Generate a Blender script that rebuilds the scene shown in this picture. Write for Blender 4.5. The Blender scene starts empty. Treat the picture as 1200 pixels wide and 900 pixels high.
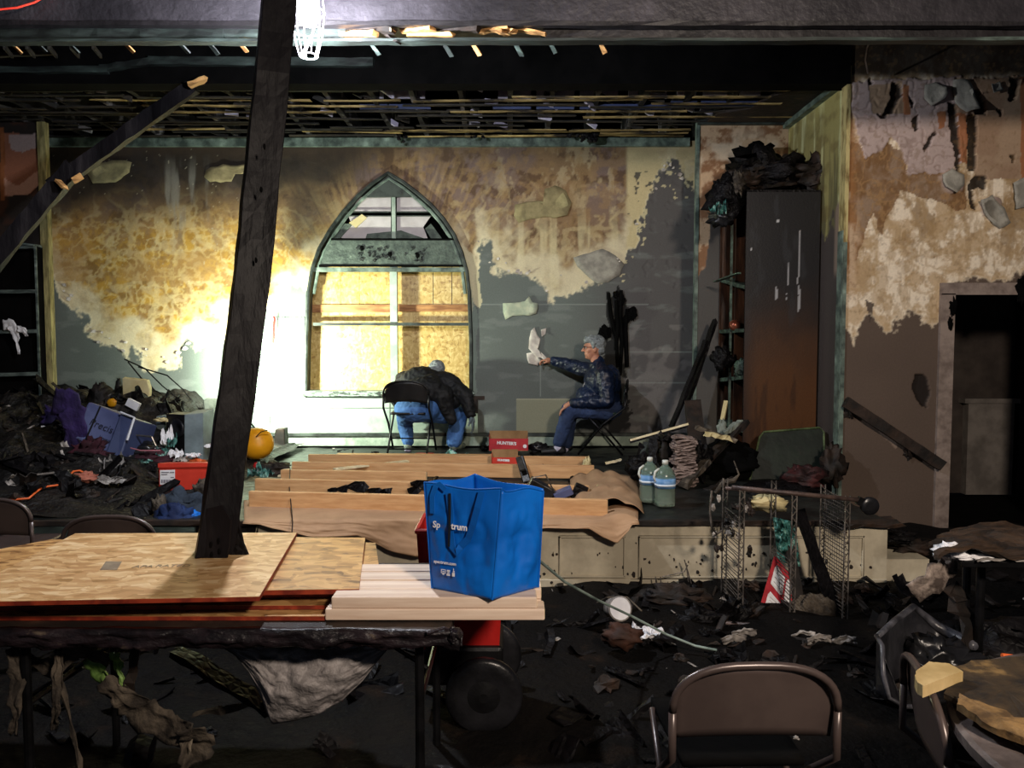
import bpy, bmesh, math, random
import numpy as np
from mathutils import Vector, Matrix, noise

# ------------------------------------------------------------------ camera, world, light, exposure
SC = bpy.context.scene
COL = SC.collection
CAMZ = 1.67
PITCH = math.atan(50 / 900.0)
cam_d = bpy.data.cameras.new('camera')
cam_d.sensor_fit = 'HORIZONTAL'; cam_d.sensor_width = 36.0; cam_d.lens = 36.0 * 900 / 1200
cam_d.clip_start = 0.05; cam_d.clip_end = 200
cam = bpy.data.objects.new('camera', cam_d); COL.objects.link(cam)
cam.location = (0, 0, CAMZ); cam.rotation_euler = (math.pi / 2 - PITCH, 0, 0)
SC.camera = cam

wd = bpy.data.worlds.new('world'); SC.world = wd; wd.use_nodes = True
wd.node_tree.nodes['Background'].inputs[0].default_value = (0.62, 0.74, 1.0, 1)
wd.node_tree.nodes['Background'].inputs[1].default_value = 0.045

# a work lamp standing in the hall behind the photographer, high and to the right
fl = bpy.data.lights.new('hall_light', 'AREA'); fl.shape = 'DISK'; fl.size = 0.5; fl.energy = 215; fl.color = (1.0, 0.84, 0.70)
flo = bpy.data.objects.new('hall_light', fl); COL.objects.link(flo)
flo.location = (1.7, -.9, 3.3)
flo.rotation_euler = (Vector((1.9, 6.0, 1.9)) - flo.location).to_track_quat('-Z', 'Y').to_euler()

HANGING_LAMP_W = 330.0
STAGE_LAMP_W = 155.0
SC.view_settings.view_transform = 'Standard'
SC.view_settings.look = 'None'
SC.view_settings.gamma = 1.0
SC.view_settings.use_curve_mapping = False
SC.view_settings.exposure = 0.12
SC.cycles.max_bounces = 6
SC.cycles.sample_clamp_indirect = 4.0

# ------------------------------------------------------------------ helpers
R_ = math.radians
PI = math.pi
rng = random.Random(7)


def P(px, py, D):
    u = (px - 600) / 900.0; v = (450 - py) / 900.0
    ca, sa = math.cos(PITCH), math.sin(PITCH)
    t = D / (ca + v * sa)
    return Vector((u * t, D, CAMZ + t * (v * ca - sa)))


def PZ(px, py, z):
    u = (px - 600) / 900.0; v = (450 - py) / 900.0
    ca, sa = math.cos(PITCH), math.sin(PITCH)
    t = (z - CAMZ) / (v * ca - sa)
    return Vector((u * t, t * (ca + v * sa), z))


def proj_np(X, Y, Z):
    ca, sa = math.cos(PITCH), math.sin(PITCH)
    dz = Z - CAMZ
    f = Y * ca - dz * sa
    up = Y * sa + dz * ca
    return 600 + 900 * X / f, 450 - 900 * up / f


def lin(h):
    h = h.lstrip('#'); c = [int(h[i:i + 2], 16) / 255 for i in (0, 2, 4)]
    return tuple(x / 12.92 if x <= 0.04045 else ((x + 0.055) / 1.055) ** 2.4 for x in c)


# numpy value noise for the wall finishes
def _hash(ix, iy, s):
    h = (ix.astype(np.int64) * 374761393 + iy.astype(np.int64) * 668265263 + s * 1442695041) & 0xffffffff
    h = ((h ^ (h >> 13)) * 1274126177) & 0xffffffff
    return ((h ^ (h >> 16)) & 0xffff) / 65535.0


def vn(x, y, s):
    ix = np.floor(x); iy = np.floor(y); fx = x - ix; fy = y - iy
    fx = fx * fx * (3 - 2 * fx); fy = fy * fy * (3 - 2 * fy)
    a = _hash(ix, iy, s); b = _hash(ix + 1, iy, s); c = _hash(ix, iy + 1, s); d = _hash(ix + 1, iy + 1, s)
    return (a * (1 - fx) + b * fx) * (1 - fy) + (c * (1 - fx) + d * fx) * fy


def fbm(x, y, scale, s, octv=4, gain=0.5):
    t = 0; a = 1.0; n = 0
    x = x / scale; y = y / scale
    for i in range(octv):
        t = t + a * vn(x, y, s + i * 17); n += a
        a *= gain; x = x * 2.03 + 5.1; y = y * 2.03 + 3.7
    return t / n


def sst(a, b, x):
    t = np.clip((x - a) / (b - a), 0, 1)
    return t * t * (3 - 2 * t)


def mixc(c, d, m):
    d = np.asarray(d, float)
    return c * (1 - m[:, None]) + d * m[:, None]


# ------------------------------------------------------------------ mesh builder
class MB:
    def __init__(s):
        s.v = []; s.f = []

    def add(s, vs, fs):
        o = len(s.v)
        s.v.extend([Vector(v) for v in vs]); s.f.extend([tuple(i + o for i in f) for f in fs]); return s

    def box(s, c, size, rot=None):
        c = Vector(c); h = Vector(size) / 2; vs = []
        for x in (-1, 1):
            for y in (-1, 1):
                for z in (-1, 1):
                    p = Vector((x * h.x, y * h.y, z * h.z))
                    if rot is not None: p = rot @ p
                    vs.append(c + p)
        return s.add(vs, [(0, 1, 3, 2), (4, 6, 7, 5), (0, 4, 5, 1), (2, 3, 7, 6), (0, 2, 6, 4), (1, 5, 7, 3)])

    def bb(s, a, b):
        a = Vector(a); b = Vector(b)
        return s.box((a + b) / 2, [abs(b[i] - a[i]) for i in range(3)])

    def bar(s, a, b, w, h, up=(0, 0, 1), jag=0.0, seg=1, seed=0):
        """rectangular timber from a to b; w across, h along up; jag roughens edges and ends"""
        a = Vector(a); b = Vector(b); d = (b - a); L = d.length; d.normalize(); up = Vector(up)
        if abs(d.dot(up)) > 0.98: up = Vector((0, 1, 0))
        sd = d.cross(up).normalized(); up = sd.cross(d).normalized()
        r = random.Random(seed); vs = []; fs = []
        for i in range(seg + 1):
            c = a + d * (L * i / seg)
            for (p, q) in ((-1, -1), (1, -1), (1, 1), (-1, 1)):
                j = Vector((r.uniform(-1, 1), r.uniform(-1, 1), r.uniform(-1, 1))) * jag
                if i in (0, seg): j += d * r.uniform(-1, 1) * jag * 2.5
                vs.append(c + sd * (p * w / 2) + up * (q * h / 2) + j)
        for i in range(seg):
            for k in range(4):
                k2 = (k + 1) % 4
                fs.append((i * 4 + k, i * 4 + k2, i * 4 + 4 + k2, i * 4 + 4 + k))
        fs.append((3, 2, 1, 0)); e = seg * 4; fs.append((e, e + 1, e + 2, e + 3))
        return s.add(vs, fs)

    def tube(s, path, r, n=8, closed=False):
        path = [Vector(p) for p in path]; m = len(path); vs = []; fs = []
        t0 = (path[1] - path[0]).normalized()
        nrm = t0.orthogonal().normalized()
        for i, p in enumerate(path):
            if closed: t = (path[(i + 1) % m] - path[i - 1])
            elif i == 0: t = path[1] - path[0]
            elif i == m - 1: t = path[-1] - path[-2]
            else: t = path[i + 1] - path[i - 1]
            t = t.normalized() if t.length > 1e-9 else t0
            nrm = (nrm - t * nrm.dot(t))
            nrm = nrm.normalized() if nrm.length > 1e-6 else t.orthogonal().normalized()
            bi = t.cross(nrm)
            rr = r[i] if isinstance(r, (list, tuple)) else r
            for k in range(n):
                a = 2 * PI * k / n
                vs.append(p + (nrm * math.cos(a) + bi * math.sin(a)) * rr)
        for i in range(m if closed else m - 1):
            j = (i + 1) % m
            for k in range(n):
                k2 = (k + 1) % n
                fs.append((i * n + k, i * n + k2, j * n + k2, j * n + k))
        if not closed:
            fs.append(tuple(reversed(range(n)))); fs.append(tuple((m - 1) * n + k for k in range(n)))
        return s.add(vs, fs)

    def lathe(s, prof, c, n=16, M=None, sq=0.0):
        c = Vector(c); vs = []; fs = []
        for (r, z) in prof:
            for k in range(n):
                a = 2 * PI * k / n
                q = 1.0
                if sq: q = 1 + sq * (1 / max(abs(math.cos(a)), abs(math.sin(a))) - 1)
                p = Vector((r * q * math.cos(a), r * q * math.sin(a), z))
                if M is not None: p = M @ p
                vs.append(c + p)
        for i in range(len(prof) - 1):
            for k in range(n):
                k2 = (k + 1) % n
                fs.append((i * n + k, i * n + k2, i * n + n + k2, i * n + n + k))
        fs.append(tuple(reversed(range(n)))); fs.append(tuple((len(prof) - 1) * n + k for k in range(n)))
        return s.add(vs, fs)

    def prism(s, pts, off):
        """polygon (3D points) extruded by vector off"""
        pts = [Vector(p) for p in pts]; off = Vector(off); n = len(pts)
        fs = [tuple(range(n)), tuple(reversed(range(n, 2 * n)))]
        for k in range(n):
            k2 = (k + 1) % n; fs.append((k, n + k, n + k2, k2))
        return s.add(pts + [p + off for p in pts], fs)

    def grid(s, fn, nu, nv, off=None):
        """surface fn(u,v); off = thickness vector (closed shell)"""
        a = [Vector(fn(i / nu, j / nv)) for j in range(nv + 1) for i in range(nu + 1)]
        W = nu + 1; fs = [(j * W + i, j * W + i + 1, (j + 1) * W + i + 1, (j + 1) * W + i) for j in range(nv) for i in range(nu)]
        if off is None: return s.add(a, fs)
        off = Vector(off); n = len(a); b = [p + off for p in a]
        fs += [tuple(reversed([q + n for q in f])) for f in fs[:nu * nv]]
        rim = [i for i in range(nu)] + [j * W + nu for j in range(nv)] + [nv * W + i for i in range(nu, 0, -1)] + [j * W for j in range(nv, 0, -1)]
        for k in range(len(rim)):
            p, q = rim[k], rim[(k + 1) % len(rim)]
            fs.append((q, p, p + n, q + n))
        return s.add(a + b, fs)

    def blob(s, c, r, seed=0, amp=0.25, freq=1.5, nu=14, nv=10, flat=None, M=None):
        c = Vector(c); r = Vector(r) if hasattr(r, '__len__') else Vector((r, r, r)); vs = []; fs = []
        o = Vector((seed * 7.31, seed * 3.7, seed * 1.9))
        for j in range(nv + 1):
            th = PI * j / nv
            for i in range(nu):
                ph = 2 * PI * i / nu
                d = Vector((math.sin(th) * math.cos(ph), math.sin(th) * math.sin(ph), math.cos(th)))
                k = max(.45, 1 + amp * 1.3 * (noise.fractal(d * freq + o, 1.0, 2.1, 3)))
                w = noise.noise_vector(d * freq * 1.4 + o) * amp * .55
                p = Vector(((d.x * k + w.x) * r.x, (d.y * k + w.y) * r.y, (d.z * k + w.z) * r.z))
                if flat is not None and p.z < -flat * r.z: p.z = -flat * r.z
                if M is not None: p = M @ p
                vs.append(c + p)
        for j in range(nv):
            for i in range(nu):
                i2 = (i + 1) % nu
                fs.append((j * nu + i, (j + 1) * nu + i, (j + 1) * nu + i2, j * nu + i2))
        return s.add(vs, fs)

    def mesh(s, name, mat, org=(0, 0, 0), smooth=False):
        org = Vector(org)
        me = bpy.data.meshes.new(name)
        me.from_pydata([tuple(v - org) for v in s.v], [], s.f)
        if mat is not None: me.materials.append(mat)
        bm = bmesh.new(); bm.from_mesh(me)
        bmesh.ops.remove_doubles(bm, verts=bm.verts, dist=1e-5)
        bmesh.ops.recalc_face_normals(bm, faces=bm.faces)
        bm.to_mesh(me); bm.free()
        if smooth:
            me.polygons.foreach_set('use_smooth', [True] * len(me.polygons))
        me.update(); return me

    def base(s):
        n = len(s.v)
        return Vector((sum(v.x for v in s.v) / n, sum(v.y for v in s.v) / n, min(v.z for v in s.v)))

    def build(s, name, mat, parent=None, smooth=False, bevel=0, org=None, kind=None, sub=0):
        if parent is not None:
            w = parent; org = Vector((0, 0, 0))
            while w is not None:
                org = org + w.location; w = w.parent
        elif org is None: org = s.base()
        me = s.mesh(name, mat, org, smooth)
        o = bpy.data.objects.new(name, me); COL.objects.link(o)
        if parent is not None: o.parent = parent
        else: o.location = org
        if bevel:
            m = o.modifiers.new('bevel', 'BEVEL'); m.width = bevel; m.segments = 2; m.limit_method = 'ANGLE'
        if sub:
            m = o.modifiers.new('sub', 'SUBSURF'); m.levels = sub; m.render_levels = sub
        if kind: o['kind'] = kind
        return o


def tag(o, label, cat, group=None, kind=None):
    o['label'] = label; o['category'] = cat
    if group: o['group'] = group
    if kind: o['kind'] = kind
    return o


def thing(name, label, cat, loc, group=None):
    o = bpy.data.objects.new(name, None); COL.objects.link(o); o.location = loc
    o.empty_display_size = 0.1
    return tag(o, label, cat, group)


def dup(o, loc=None, rot=None, label=None, scale=None, parent=None):
    c = o.copy(); COL.objects.link(c)
    if parent is not None: c.parent = parent
    if loc is not None: c.location = loc
    if rot is not None: c.rotation_euler = rot
    if scale is not None: c.scale = scale
    if label: c['label'] = label
    for ch in list(o.children): dup(ch, parent=c)
    return c


def text_mesh(body, size, mat, name, parent, Mw, depth=0.0006, align='CENTER', bold=0.0):
    """lettering as a thin mesh; Mw = world matrix of the text plane"""
    cu = bpy.data.curves.new('tmp', 'FONT'); cu.body = body; cu.size = size; cu.extrude = depth; cu.offset = bold
    cu.align_x = align; cu.align_y = 'CENTER'; cu.resolution_u = 3
    t = bpy.data.objects.new('tmp', cu); COL.objects.link(t)
    dg = bpy.context.evaluated_depsgraph_get()
    me = bpy.data.meshes.new_from_object(t.evaluated_get(dg))
    bpy.data.objects.remove(t); bpy.data.curves.remove(cu)
    me.name = name; me.materials.clear(); me.materials.append(mat)
    org = Vector((0, 0, 0)); w = parent
    while w is not None: org = org + w.location; w = w.parent
    me.transform(Matrix.Translation(-org) @ Mw)
    o = bpy.data.objects.new(name, me); COL.objects.link(o); o.parent = parent
    return o


def frame_at(o, xdir, ydir):
    x = Vector(xdir).normalized(); y = Vector(ydir); y = (y - x * y.dot(x)).normalized(); z = x.cross(y)
    m = Matrix.Identity(4)
    for i in range(3):
        m[i][0] = x[i]; m[i][1] = y[i]; m[i][2] = z[i]; m[i][3] = o[i]
    return m


# ------------------------------------------------------------------ materials
def mat(name, c1, c2=None, scale=6.0, rough=0.75, bump=0.25, metal=0.0, stretch=(1, 1, 1), c3=None, spec=0.4,
        bscale=None, contrast=(0.4, 0.62), vary=0.0, trans=0.0, alpha=1.0, detail=6.0, emit=None, bdist=0.01, vor=False, rvar=0.0):
    m = bpy.data.materials.new(name); m.use_nodes = True
    nt = m.node_tree; N = nt.nodes; L = nt.links; b = N['Principled BSDF']
    b.inputs['Roughness'].default_value = rough; b.inputs['Metallic'].default_value = metal
    b.inputs['Specular IOR Level'].default_value = spec
    if trans: b.inputs['Transmission Weight'].default_value = trans; b.inputs['IOR'].default_value = 1.33
    if alpha < 1: b.inputs['Alpha'].default_value = alpha
    if emit:
        b.inputs['Emission Color'].default_value = (*lin(emit[0]), 1); b.inputs['Emission Strength'].default_value = emit[1]
    tc = N.new('ShaderNodeTexCoord'); mp = N.new('ShaderNodeMapping'); mp.inputs['Scale'].default_value = stretch
    L.new(tc.outputs['Object'], mp.inputs['Vector'])
    nz = N.new('ShaderNodeTexNoise'); nz.inputs['Scale'].default_value = scale; nz.inputs['Detail'].default_value = detail
    nz.inputs['Roughness'].default_value = 0.6
    L.new(mp.outputs[0], nz.inputs['Vector'])
    cr = N.new('ShaderNodeValToRGB'); e = cr.color_ramp.elements
    e[0].position = contrast[0]; e[1].position = contrast[1]
    e[0].color = (*lin(c1), 1); e[1].color = (*lin(c2 or c1), 1)
    if c3:
        q = e.new(min(0.95, contrast[1] + 0.12)); q.color = (*lin(c3), 1)
    L.new(nz.outputs['Fac'], cr.inputs[0])
    out = cr.outputs[0]
    if vary:
        oi = N.new('ShaderNodeObjectInfo'); hs = N.new('ShaderNodeHueSaturation')
        mr = N.new('ShaderNodeMapRange'); mr.inputs['To Min'].default_value = 1 - vary; mr.inputs['To Max'].default_value = 1 + vary
        L.new(oi.outputs['Random'], mr.inputs['Value']); L.new(mr.outputs[0], hs.inputs['Value'])
        L.new(out, hs.inputs['Color']); out = hs.outputs[0]
    L.new(out, b.inputs['Base Color'])
    if bump:
        if vor:
            n2 = N.new('ShaderNodeTexVoronoi'); n2.inputs['Scale'].default_value = bscale or scale * 3; n2.feature = 'DISTANCE_TO_EDGE'
            hgt = n2.outputs['Distance']
        else:
            n2 = N.new('ShaderNodeTexNoise'); n2.inputs['Scale'].default_value = bscale or scale * 3; n2.inputs['Detail'].default_value = 8
            hgt = n2.outputs['Fac']
        L.new(mp.outputs[0], n2.inputs['Vector'])
        bp = N.new('ShaderNodeBump'); bp.inputs['Strength'].default_value = bump; bp.inputs['Distance'].default_value = bdist
        L.new(hgt, bp.inputs['Height']); L.new(bp.outputs[0], b.inputs['Normal'])
    if rvar:
        r3 = N.new('ShaderNodeMapRange'); r3.inputs['To Min'].default_value = max(0, rough - rvar); r3.inputs['To Max'].default_value = min(1, rough + rvar)
        L.new(nz.outputs['Fac'], r3.inputs['Value']); L.new(r3.outputs[0], b.inputs['Roughness'])
    return m


def vcol_mat(name, rough=0.85, fine=(0.93, 1.06), scale=60, bump=0.25):
    m = bpy.data.materials.new(name); m.use_nodes = True
    nt = m.node_tree; N = nt.nodes; L = nt.links; b = N['Principled BSDF']
    b.inputs['Roughness'].default_value = rough; b.inputs['Specular IOR Level'].default_value = 0.3
    at = N.new('ShaderNodeAttribute'); at.attribute_name = 'finish'
    tc = N.new('ShaderNodeTexCoord'); nz = N.new('ShaderNodeTexNoise'); nz.inputs['Scale'].default_value = scale; nz.inputs['Detail'].default_value = 6
    L.new(tc.outputs['Object'], nz.inputs['Vector'])
    mr = N.new('ShaderNodeMapRange'); mr.inputs['From Min'].default_value = 0.3; mr.inputs['From Max'].default_value = 0.7
    mr.inputs['To Min'].default_value = fine[0]; mr.inputs['To Max'].default_value = fine[1]
    L.new(nz.outputs['Fac'], mr.inputs['Value'])
    mx = N.new('ShaderNodeVectorMath'); mx.operation = 'MULTIPLY'
    L.new(at.outputs['Color'], mx.inputs[0]); L.new(mr.outputs[0], mx.inputs[1])
    L.new(mx.outputs[0], b.inputs['Base Color'])
    bp = N.new('ShaderNodeBump'); bp.inputs['Strength'].default_value = bump; bp.inputs['Distance'].default_value = 0.006
    L.new(nz.outputs['Fac'], bp.inputs['Height']); L.new(bp.outputs[0], b.inputs['Normal'])
    return m


def osb_mat(name, c1, c2, c3, dark, scale=9.0, sts=((1.0, 3.2, 3.2), (0.9, 2.2, 5.0))):
    m = bpy.data.materials.new(name); m.use_nodes = True
    nt = m.node_tree; N = nt.nodes; L = nt.links; b = N['Principled BSDF']
    b.inputs['Roughness'].default_value = 0.42; b.inputs['Specular IOR Level'].default_value = 0.45
    tc = N.new('ShaderNodeTexCoord')
    wz = N.new('ShaderNodeTexNoise'); wz.inputs['Scale'].default_value = 5; L.new(tc.outputs['Object'], wz.inputs['Vector'])
    wa = N.new('ShaderNodeVectorMath'); wa.operation = 'MULTIPLY_ADD'; wa.inputs[1].default_value = (0.12, 0.12, 0.12)
    L.new(wz.outputs['Color'], wa.inputs[0]); L.new(tc.outputs['Object'], wa.inputs[2])
    cols = []
    for k, st in enumerate(sts):
        mp = N.new('ShaderNodeMapping'); mp.inputs['Scale'].default_value = st; mp.inputs['Rotation'].default_value = (0, k * 0.9, k * 0.7)
        L.new(wa.outputs[0], mp.inputs['Vector'])
        vo = N.new('ShaderNodeTexVoronoi'); vo.inputs['Scale'].default_value = scale * (1 + k * 0.5); vo.inputs['Randomness'].default_value = 1
        L.new(mp.outputs[0], vo.inputs['Vector']); cols.append(vo)
    sp = N.new('ShaderNodeSeparateColor'); L.new(cols[0].outputs['Color'], sp.inputs[0])
    sp2 = N.new('ShaderNodeSeparateColor'); L.new(cols[1].outputs['Color'], sp2.inputs[0])
    ad = N.new('ShaderNodeMath'); ad.operation = 'ADD'; L.new(sp.outputs[0], ad.inputs[0]); L.new(sp2.outputs[1], ad.inputs[1])
    hf = N.new('ShaderNodeMath'); hf.operation = 'MULTIPLY'; hf.inputs[1].default_value = 0.5; L.new(ad.outputs[0], hf.inputs[0])
    cr = N.new('ShaderNodeValToRGB'); e = cr.color_ramp.elements
    e[0].position = 0.08; e[0].color = (*lin(dark), 1); e[1].position = 0.9; e[1].color = (*lin(c3), 1)
    q = e.new(0.28); q.color = (*lin(c1), 1); q = e.new(0.6); q.color = (*lin(c2), 1)
    L.new(hf.outputs[0], cr.inputs[0]); L.new(cr.outputs[0], b.inputs['Base Color'])
    bp = N.new('ShaderNodeBump'); bp.inputs['Strength'].default_value = 0.2; bp.inputs['Distance'].default_value = 0.003
    L.new(hf.outputs[0], bp.inputs['Height']); L.new(bp.outputs[0], b.inputs['Normal'])
    return m


def wood_mat(name, c1, c2, axis='X', rough=0.6, vary=0.0):
    st = {'X': (1, 14, 14), 'Y': (14, 1, 14), 'Z': (14, 14, 1)}[axis]
    return mat(name, c1, c2, scale=2.2, rough=rough, bump=0.12, stretch=st, contrast=(0.35, 0.65), vary=vary)


M = {}
M['char'] = mat('charred_timber', '#080708', '#141214', 7, 0.55, 0.9, vor=True, bscale=28, bdist=0.012, c3='#221f20', rvar=0.15, spec=.15)
M['char2'] = mat('charred_brown', '#14100d', '#2e2119', 6, 0.7, 0.6, c3='#4a3526', vary=0.3)
M['post'] = mat('charred_post', '#0a090b', '#151316', 4, 0.45, 0.5, stretch=(1, 1, 0.25), bscale=30, c3='#2a2729', rvar=0.1, spec=.10)
M['soot'] = mat('soot_black', '#040404', '#0a0909', 5, 0.95, 0.4, spec=0.08)
M['joist'] = mat('lamplit_joist', '#0b0b0c', '#1c1b1d', 5, 0.7, 0.4, c3='#86838a', contrast=(.42, .55), stretch=(1, .8, 1))  # pale patches stand in for lamplight on the joist undersides
M['sootwood'] = mat('sooty_lath', '#171614', '#383229', 9, 0.75, 0.4, stretch=(0.4, 2, 2), c3='#6b5a3e', vary=0.35, contrast=(0.42, 0.62))
M['lathlit'] = mat('lit_half_burnt_lath', '#2a2218', '#a8905c', 7, 0.75, 0.4, stretch=(0.3, 1, 1), c3='#c8b078', vary=0.25, contrast=(0.42, 0.55))  # paler lath copy with lamplight put into its colour
M['ledge'] = mat('painted_ledge', '#141817', '#36413d', 5, 0.6, 0.4, c3='#5d6f67', stretch=(0.5, 2, 2))
M['trimgreen'] = mat('sooty_green_trim', '#3c4842', '#75877b', 7, 0.55, 0.3, c3='#9fb3a4')
M['trimdark'] = mat('dark_trim', '#1d2220', '#414a45', 7, 0.6, 0.3)
M['cream'] = mat('cream_paint', '#a39a85', '#c9c0a8', 3, 0.6, 0.25, c3='#d8cfb6')
M['board_w'] = mat('pale_green_board', '#8fa294', '#bccbbd', 3, 0.6, 0.2, c3='#d3ddcf')
M['beam'] = mat('scorched_beam', '#28262a', '#38353a', 3, 0.45, 0.6, bscale=22, c3='#4a464c', rvar=0.12)
M['beamdark'] = mat('scorched_beam_dark', '#171517', '#221f22', 3, 0.5, 0.6, bscale=18, c3='#2d292b')
M['black'] = mat('black_plastic', '#0b0b0c', '#141416', 8, 0.4, 0.15)
M['blackmetal'] = mat('black_metal', '#0e0e0f', '#1a1a1c', 12, 0.35, 0.1, metal=0.4)
M['tan_metal'] = mat('taupe_metal', '#4a3f3c', '#544844', 5, 0.32, 0.06, metal=0.25, spec=0.6)
M['steel'] = mat('worn_steel', '#6e6c68', '#9a9690', 12, 0.3, 0.1, metal=0.9)
M['rustmetal'] = mat('scorched_wire', '#3c3835', '#77706a', 20, 0.45, 0.2, metal=0.3)
M['rusttube'] = mat('scorched_tube', '#3c3230', '#66544c', 12, 0.5, 0.3, metal=0.2)
M['lumber'] = wood_mat('new_lumber', '#b98a5c', '#d3a878', 'X', vary=0.08)
M['lumber_w'] = wood_mat('white_spruce', '#ccb29c', '#e6d2be', 'X', vary=0.05)
M['plywood_end'] = mat('cut_wood_end', '#d8c9a0', '#f0e4c0', 20)
M['red_edge'] = mat('red_painted_edge', '#6a2012', '#9b3a1e', 15, 0.6, 0.2)
M['osb'] = osb_mat('strand_board', '#b78c5c', '#cca674', '#e0c294', '#a07a4a', 11)
M['osb2'] = osb_mat('strand_board_dark', '#9d7345', '#bd915a', '#cfa46c', '#6d4a28', 10)
M['osbw'] = osb_mat('window_strand_board', '#bd9c58', '#ceb06c', '#ddc586', '#a07c42', 13, ((1.4, 1.4, 2.6), (2.6, 1.0, 1.2)))
M['kraft'] = mat('kraft_paper', '#9a7a5c', '#b08d6b', 2.5, 0.75, 0.35, bscale=6, bdist=0.02)
M['card'] = mat('cardboard', '#8a6a45', '#a5835a', 5, 0.8, 0.1)
M['redbox'] = mat('red_box_card', '#a31f2c', '#c03038', 6, 0.5, 0.1)
M['redshoe'] = mat('orange_red_box', '#c23426', '#d84432', 3, 0.5, 0.05)
M['white'] = mat('white_print', '#dcdce0', '#f0f0f2', 8, 0.6, 0)
M['lightgrey'] = mat('pale_grey_board', '#b5aeb0', '#cbc5c6', 3, 0.6, 0.15)
M['greyfoil'] = mat('grey_bumpy_sheet', '#7b7674', '#96908e', 9, 0.5, 0.9, bscale=26, bdist=0.02)
M['bluebag'] = mat('blue_woven_bag', '#0a5cb8', '#0d6ed2', 4, 0.38, 0.25, bscale=9, bdist=0.012)
M['bluebag2'] = mat('blue_bag_strap', '#0a56ac', '#1168c6', 4, 0.4, 0.1)
M['slit'] = mat('dark_gap', '#03101e', '#04152a', 4, 0.8, 0)
M['jeans'] = mat('blue_denim', '#35588c', '#4d78b4', 4, 0.85, 0.4, bscale=14, bdist=0.02)
M['jeans2'] = mat('dark_blue_denim', '#22304e', '#2e4066', 4, 0.85, 0.4, bscale=14, bdist=0.02)
M['jacket'] = mat('black_jacket', '#08090b', '#101216', 5, 0.7, 0.5, bscale=9, bdist=0.03)
M['navy'] = mat('navy_nylon_jacket', '#0a1326', '#12213d', 3, 0.42, 0.3, bscale=5, bdist=0.03)
M['skin'] = mat('skin', '#b07a62', '#c48d74', 14, 0.5, 0.1)
M['glove'] = mat('grey_glove', '#4e5a5e', '#66747a', 14, 0.7, 0.3)
M['hair'] = mat('grey_hair', '#5f6668', '#9aa1a2', 26, 0.7, 0.9, stretch=(1, 1, 2), bscale=60, contrast=(0.35, 0.65))
M['sock'] = mat('white_sock', '#b9b4cc', '#d0ccdf', 20, 0.8, 0.2)
M['shoe'] = mat('pale_sports_shoe', '#63706a', '#96a28a', 14, 0.6, 0.3)
M['shoeb'] = mat('black_shoe', '#0d0d0f', '#191a1c', 14, 0.5, 0.2)
M['darkgreen'] = mat('dark_green_board', '#141c16', '#1f2a20', 4, 0.5, 0.3)
M['seatgreen'] = mat('dark_green_vinyl', '#16241c', '#213328', 4, 0.4, 0.1)
M['purple'] = mat('purple_cloth', '#21173c', '#33235a', 7, 0.8, 0.7, bscale=12, bdist=0.03)
M['tote'] = mat('slate_blue_plastic', '#474d70', '#565d82', 3, 0.4, 0.1)
M['grey_sp'] = mat('grey_speaker_case', '#5d6b70', '#74858a', 5, 0.5, 0.15)
M['yellow'] = mat('yellow_plastic', '#d8920e', '#eaa41a', 3, 0.45, 0.1)
M['beige'] = mat('beige_panel', '#c3b382', '#ddd0a0', 3, 0.7, 0.2)
M['orange'] = mat('orange_cord', '#d8602a', '#e8703a', 9, 0.5, 0)
M['red'] = mat('red_plastic', '#9d1a18', '#b82622', 3, 0.4, 0.1)
M['denimcloth'] = mat('denim_cloth', '#1a222d', '#333f4e', 6, 0.9, 0.7, bscale=12, bdist=0.03)
M['blackcloth'] = mat('black_cloth', '#0a0b10', '#14161d', 5, 0.9, 0.7, bscale=10, bdist=0.03)
M['maroon'] = mat('maroon_cloth', '#2a0d16', '#431624', 7, 0.8, 0.6, bscale=12, bdist=0.03)
M['paper'] = mat('sooty_paper', '#6f6a66', '#b9b2aa', 9, 0.75, 0.3, c3='#d8d2c8')
M['tancloth'] = mat('burnt_tan_cloth', '#2c2620', '#61574a', 9, 0.85, 0.9, bscale=24, bdist=0.02, c3='#958a78')
M['foilcyan'] = mat('cyan_crinkled_foil', '#142c2a', '#4f8c84', 16, 0.3, 0.9, bscale=30, bdist=0.02, contrast=(0.42, 0.56), c3='#bfe6da')
M['leafgreen'] = mat('green_lit_shred', '#5a7a3a', '#9ac06a', 10, 0.5, 0.4)  # green light put into the colour of the hanging shreds
M['ashfloor'] = mat('charred_floor', '#060505', '#0e0b09', 3.5, 0.8, 0.9, bscale=16, bdist=0.03, spec=.12, c3='#261b13', contrast=(0.4, 0.6), rvar=0.2, detail=10)
M['stagefloor'] = mat('sooty_stage_floor', '#121414', '#262926', 4, 0.45, 0.5, bscale=14, bdist=0.02, c3='#3d4038', rvar=0.2)
M['heap'] = mat('rubble', '#0a0908', '#1c1815', 6, 0.6, 0.9, bscale=26, bdist=0.03, c3='#3f362d', contrast=(0.42, 0.6), detail=10, rvar=0.2)
M['blackrubber'] = mat('melted_black_plastic', '#131315', '#222225', 5, 0.3, 0.4, bscale=9, bdist=0.02)
M['brownpanel'] = mat('scorched_brown_panel', '#24150d', '#4a2c1a', 4, 0.4, 0.3, stretch=(3, 3, 0.6))
M['purpleedge'] = mat('melted_tablecloth', '#141013', '#2b2226', 14, 0.4, 0.9, bscale=40, bdist=0.012, c3='#6f6252', contrast=(0.42, 0.6), stretch=(0.5, 1, 1))
M['stone'] = mat('plaster_lump', '#6d756c', '#8f978c', 6, 0.8, 0.6)
M['pinklump'] = mat('charred_pinkish_pages', '#5a4a44', '#a08d84', 18, 0.8, 0.6, stretch=(1, 1, 3))
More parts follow.
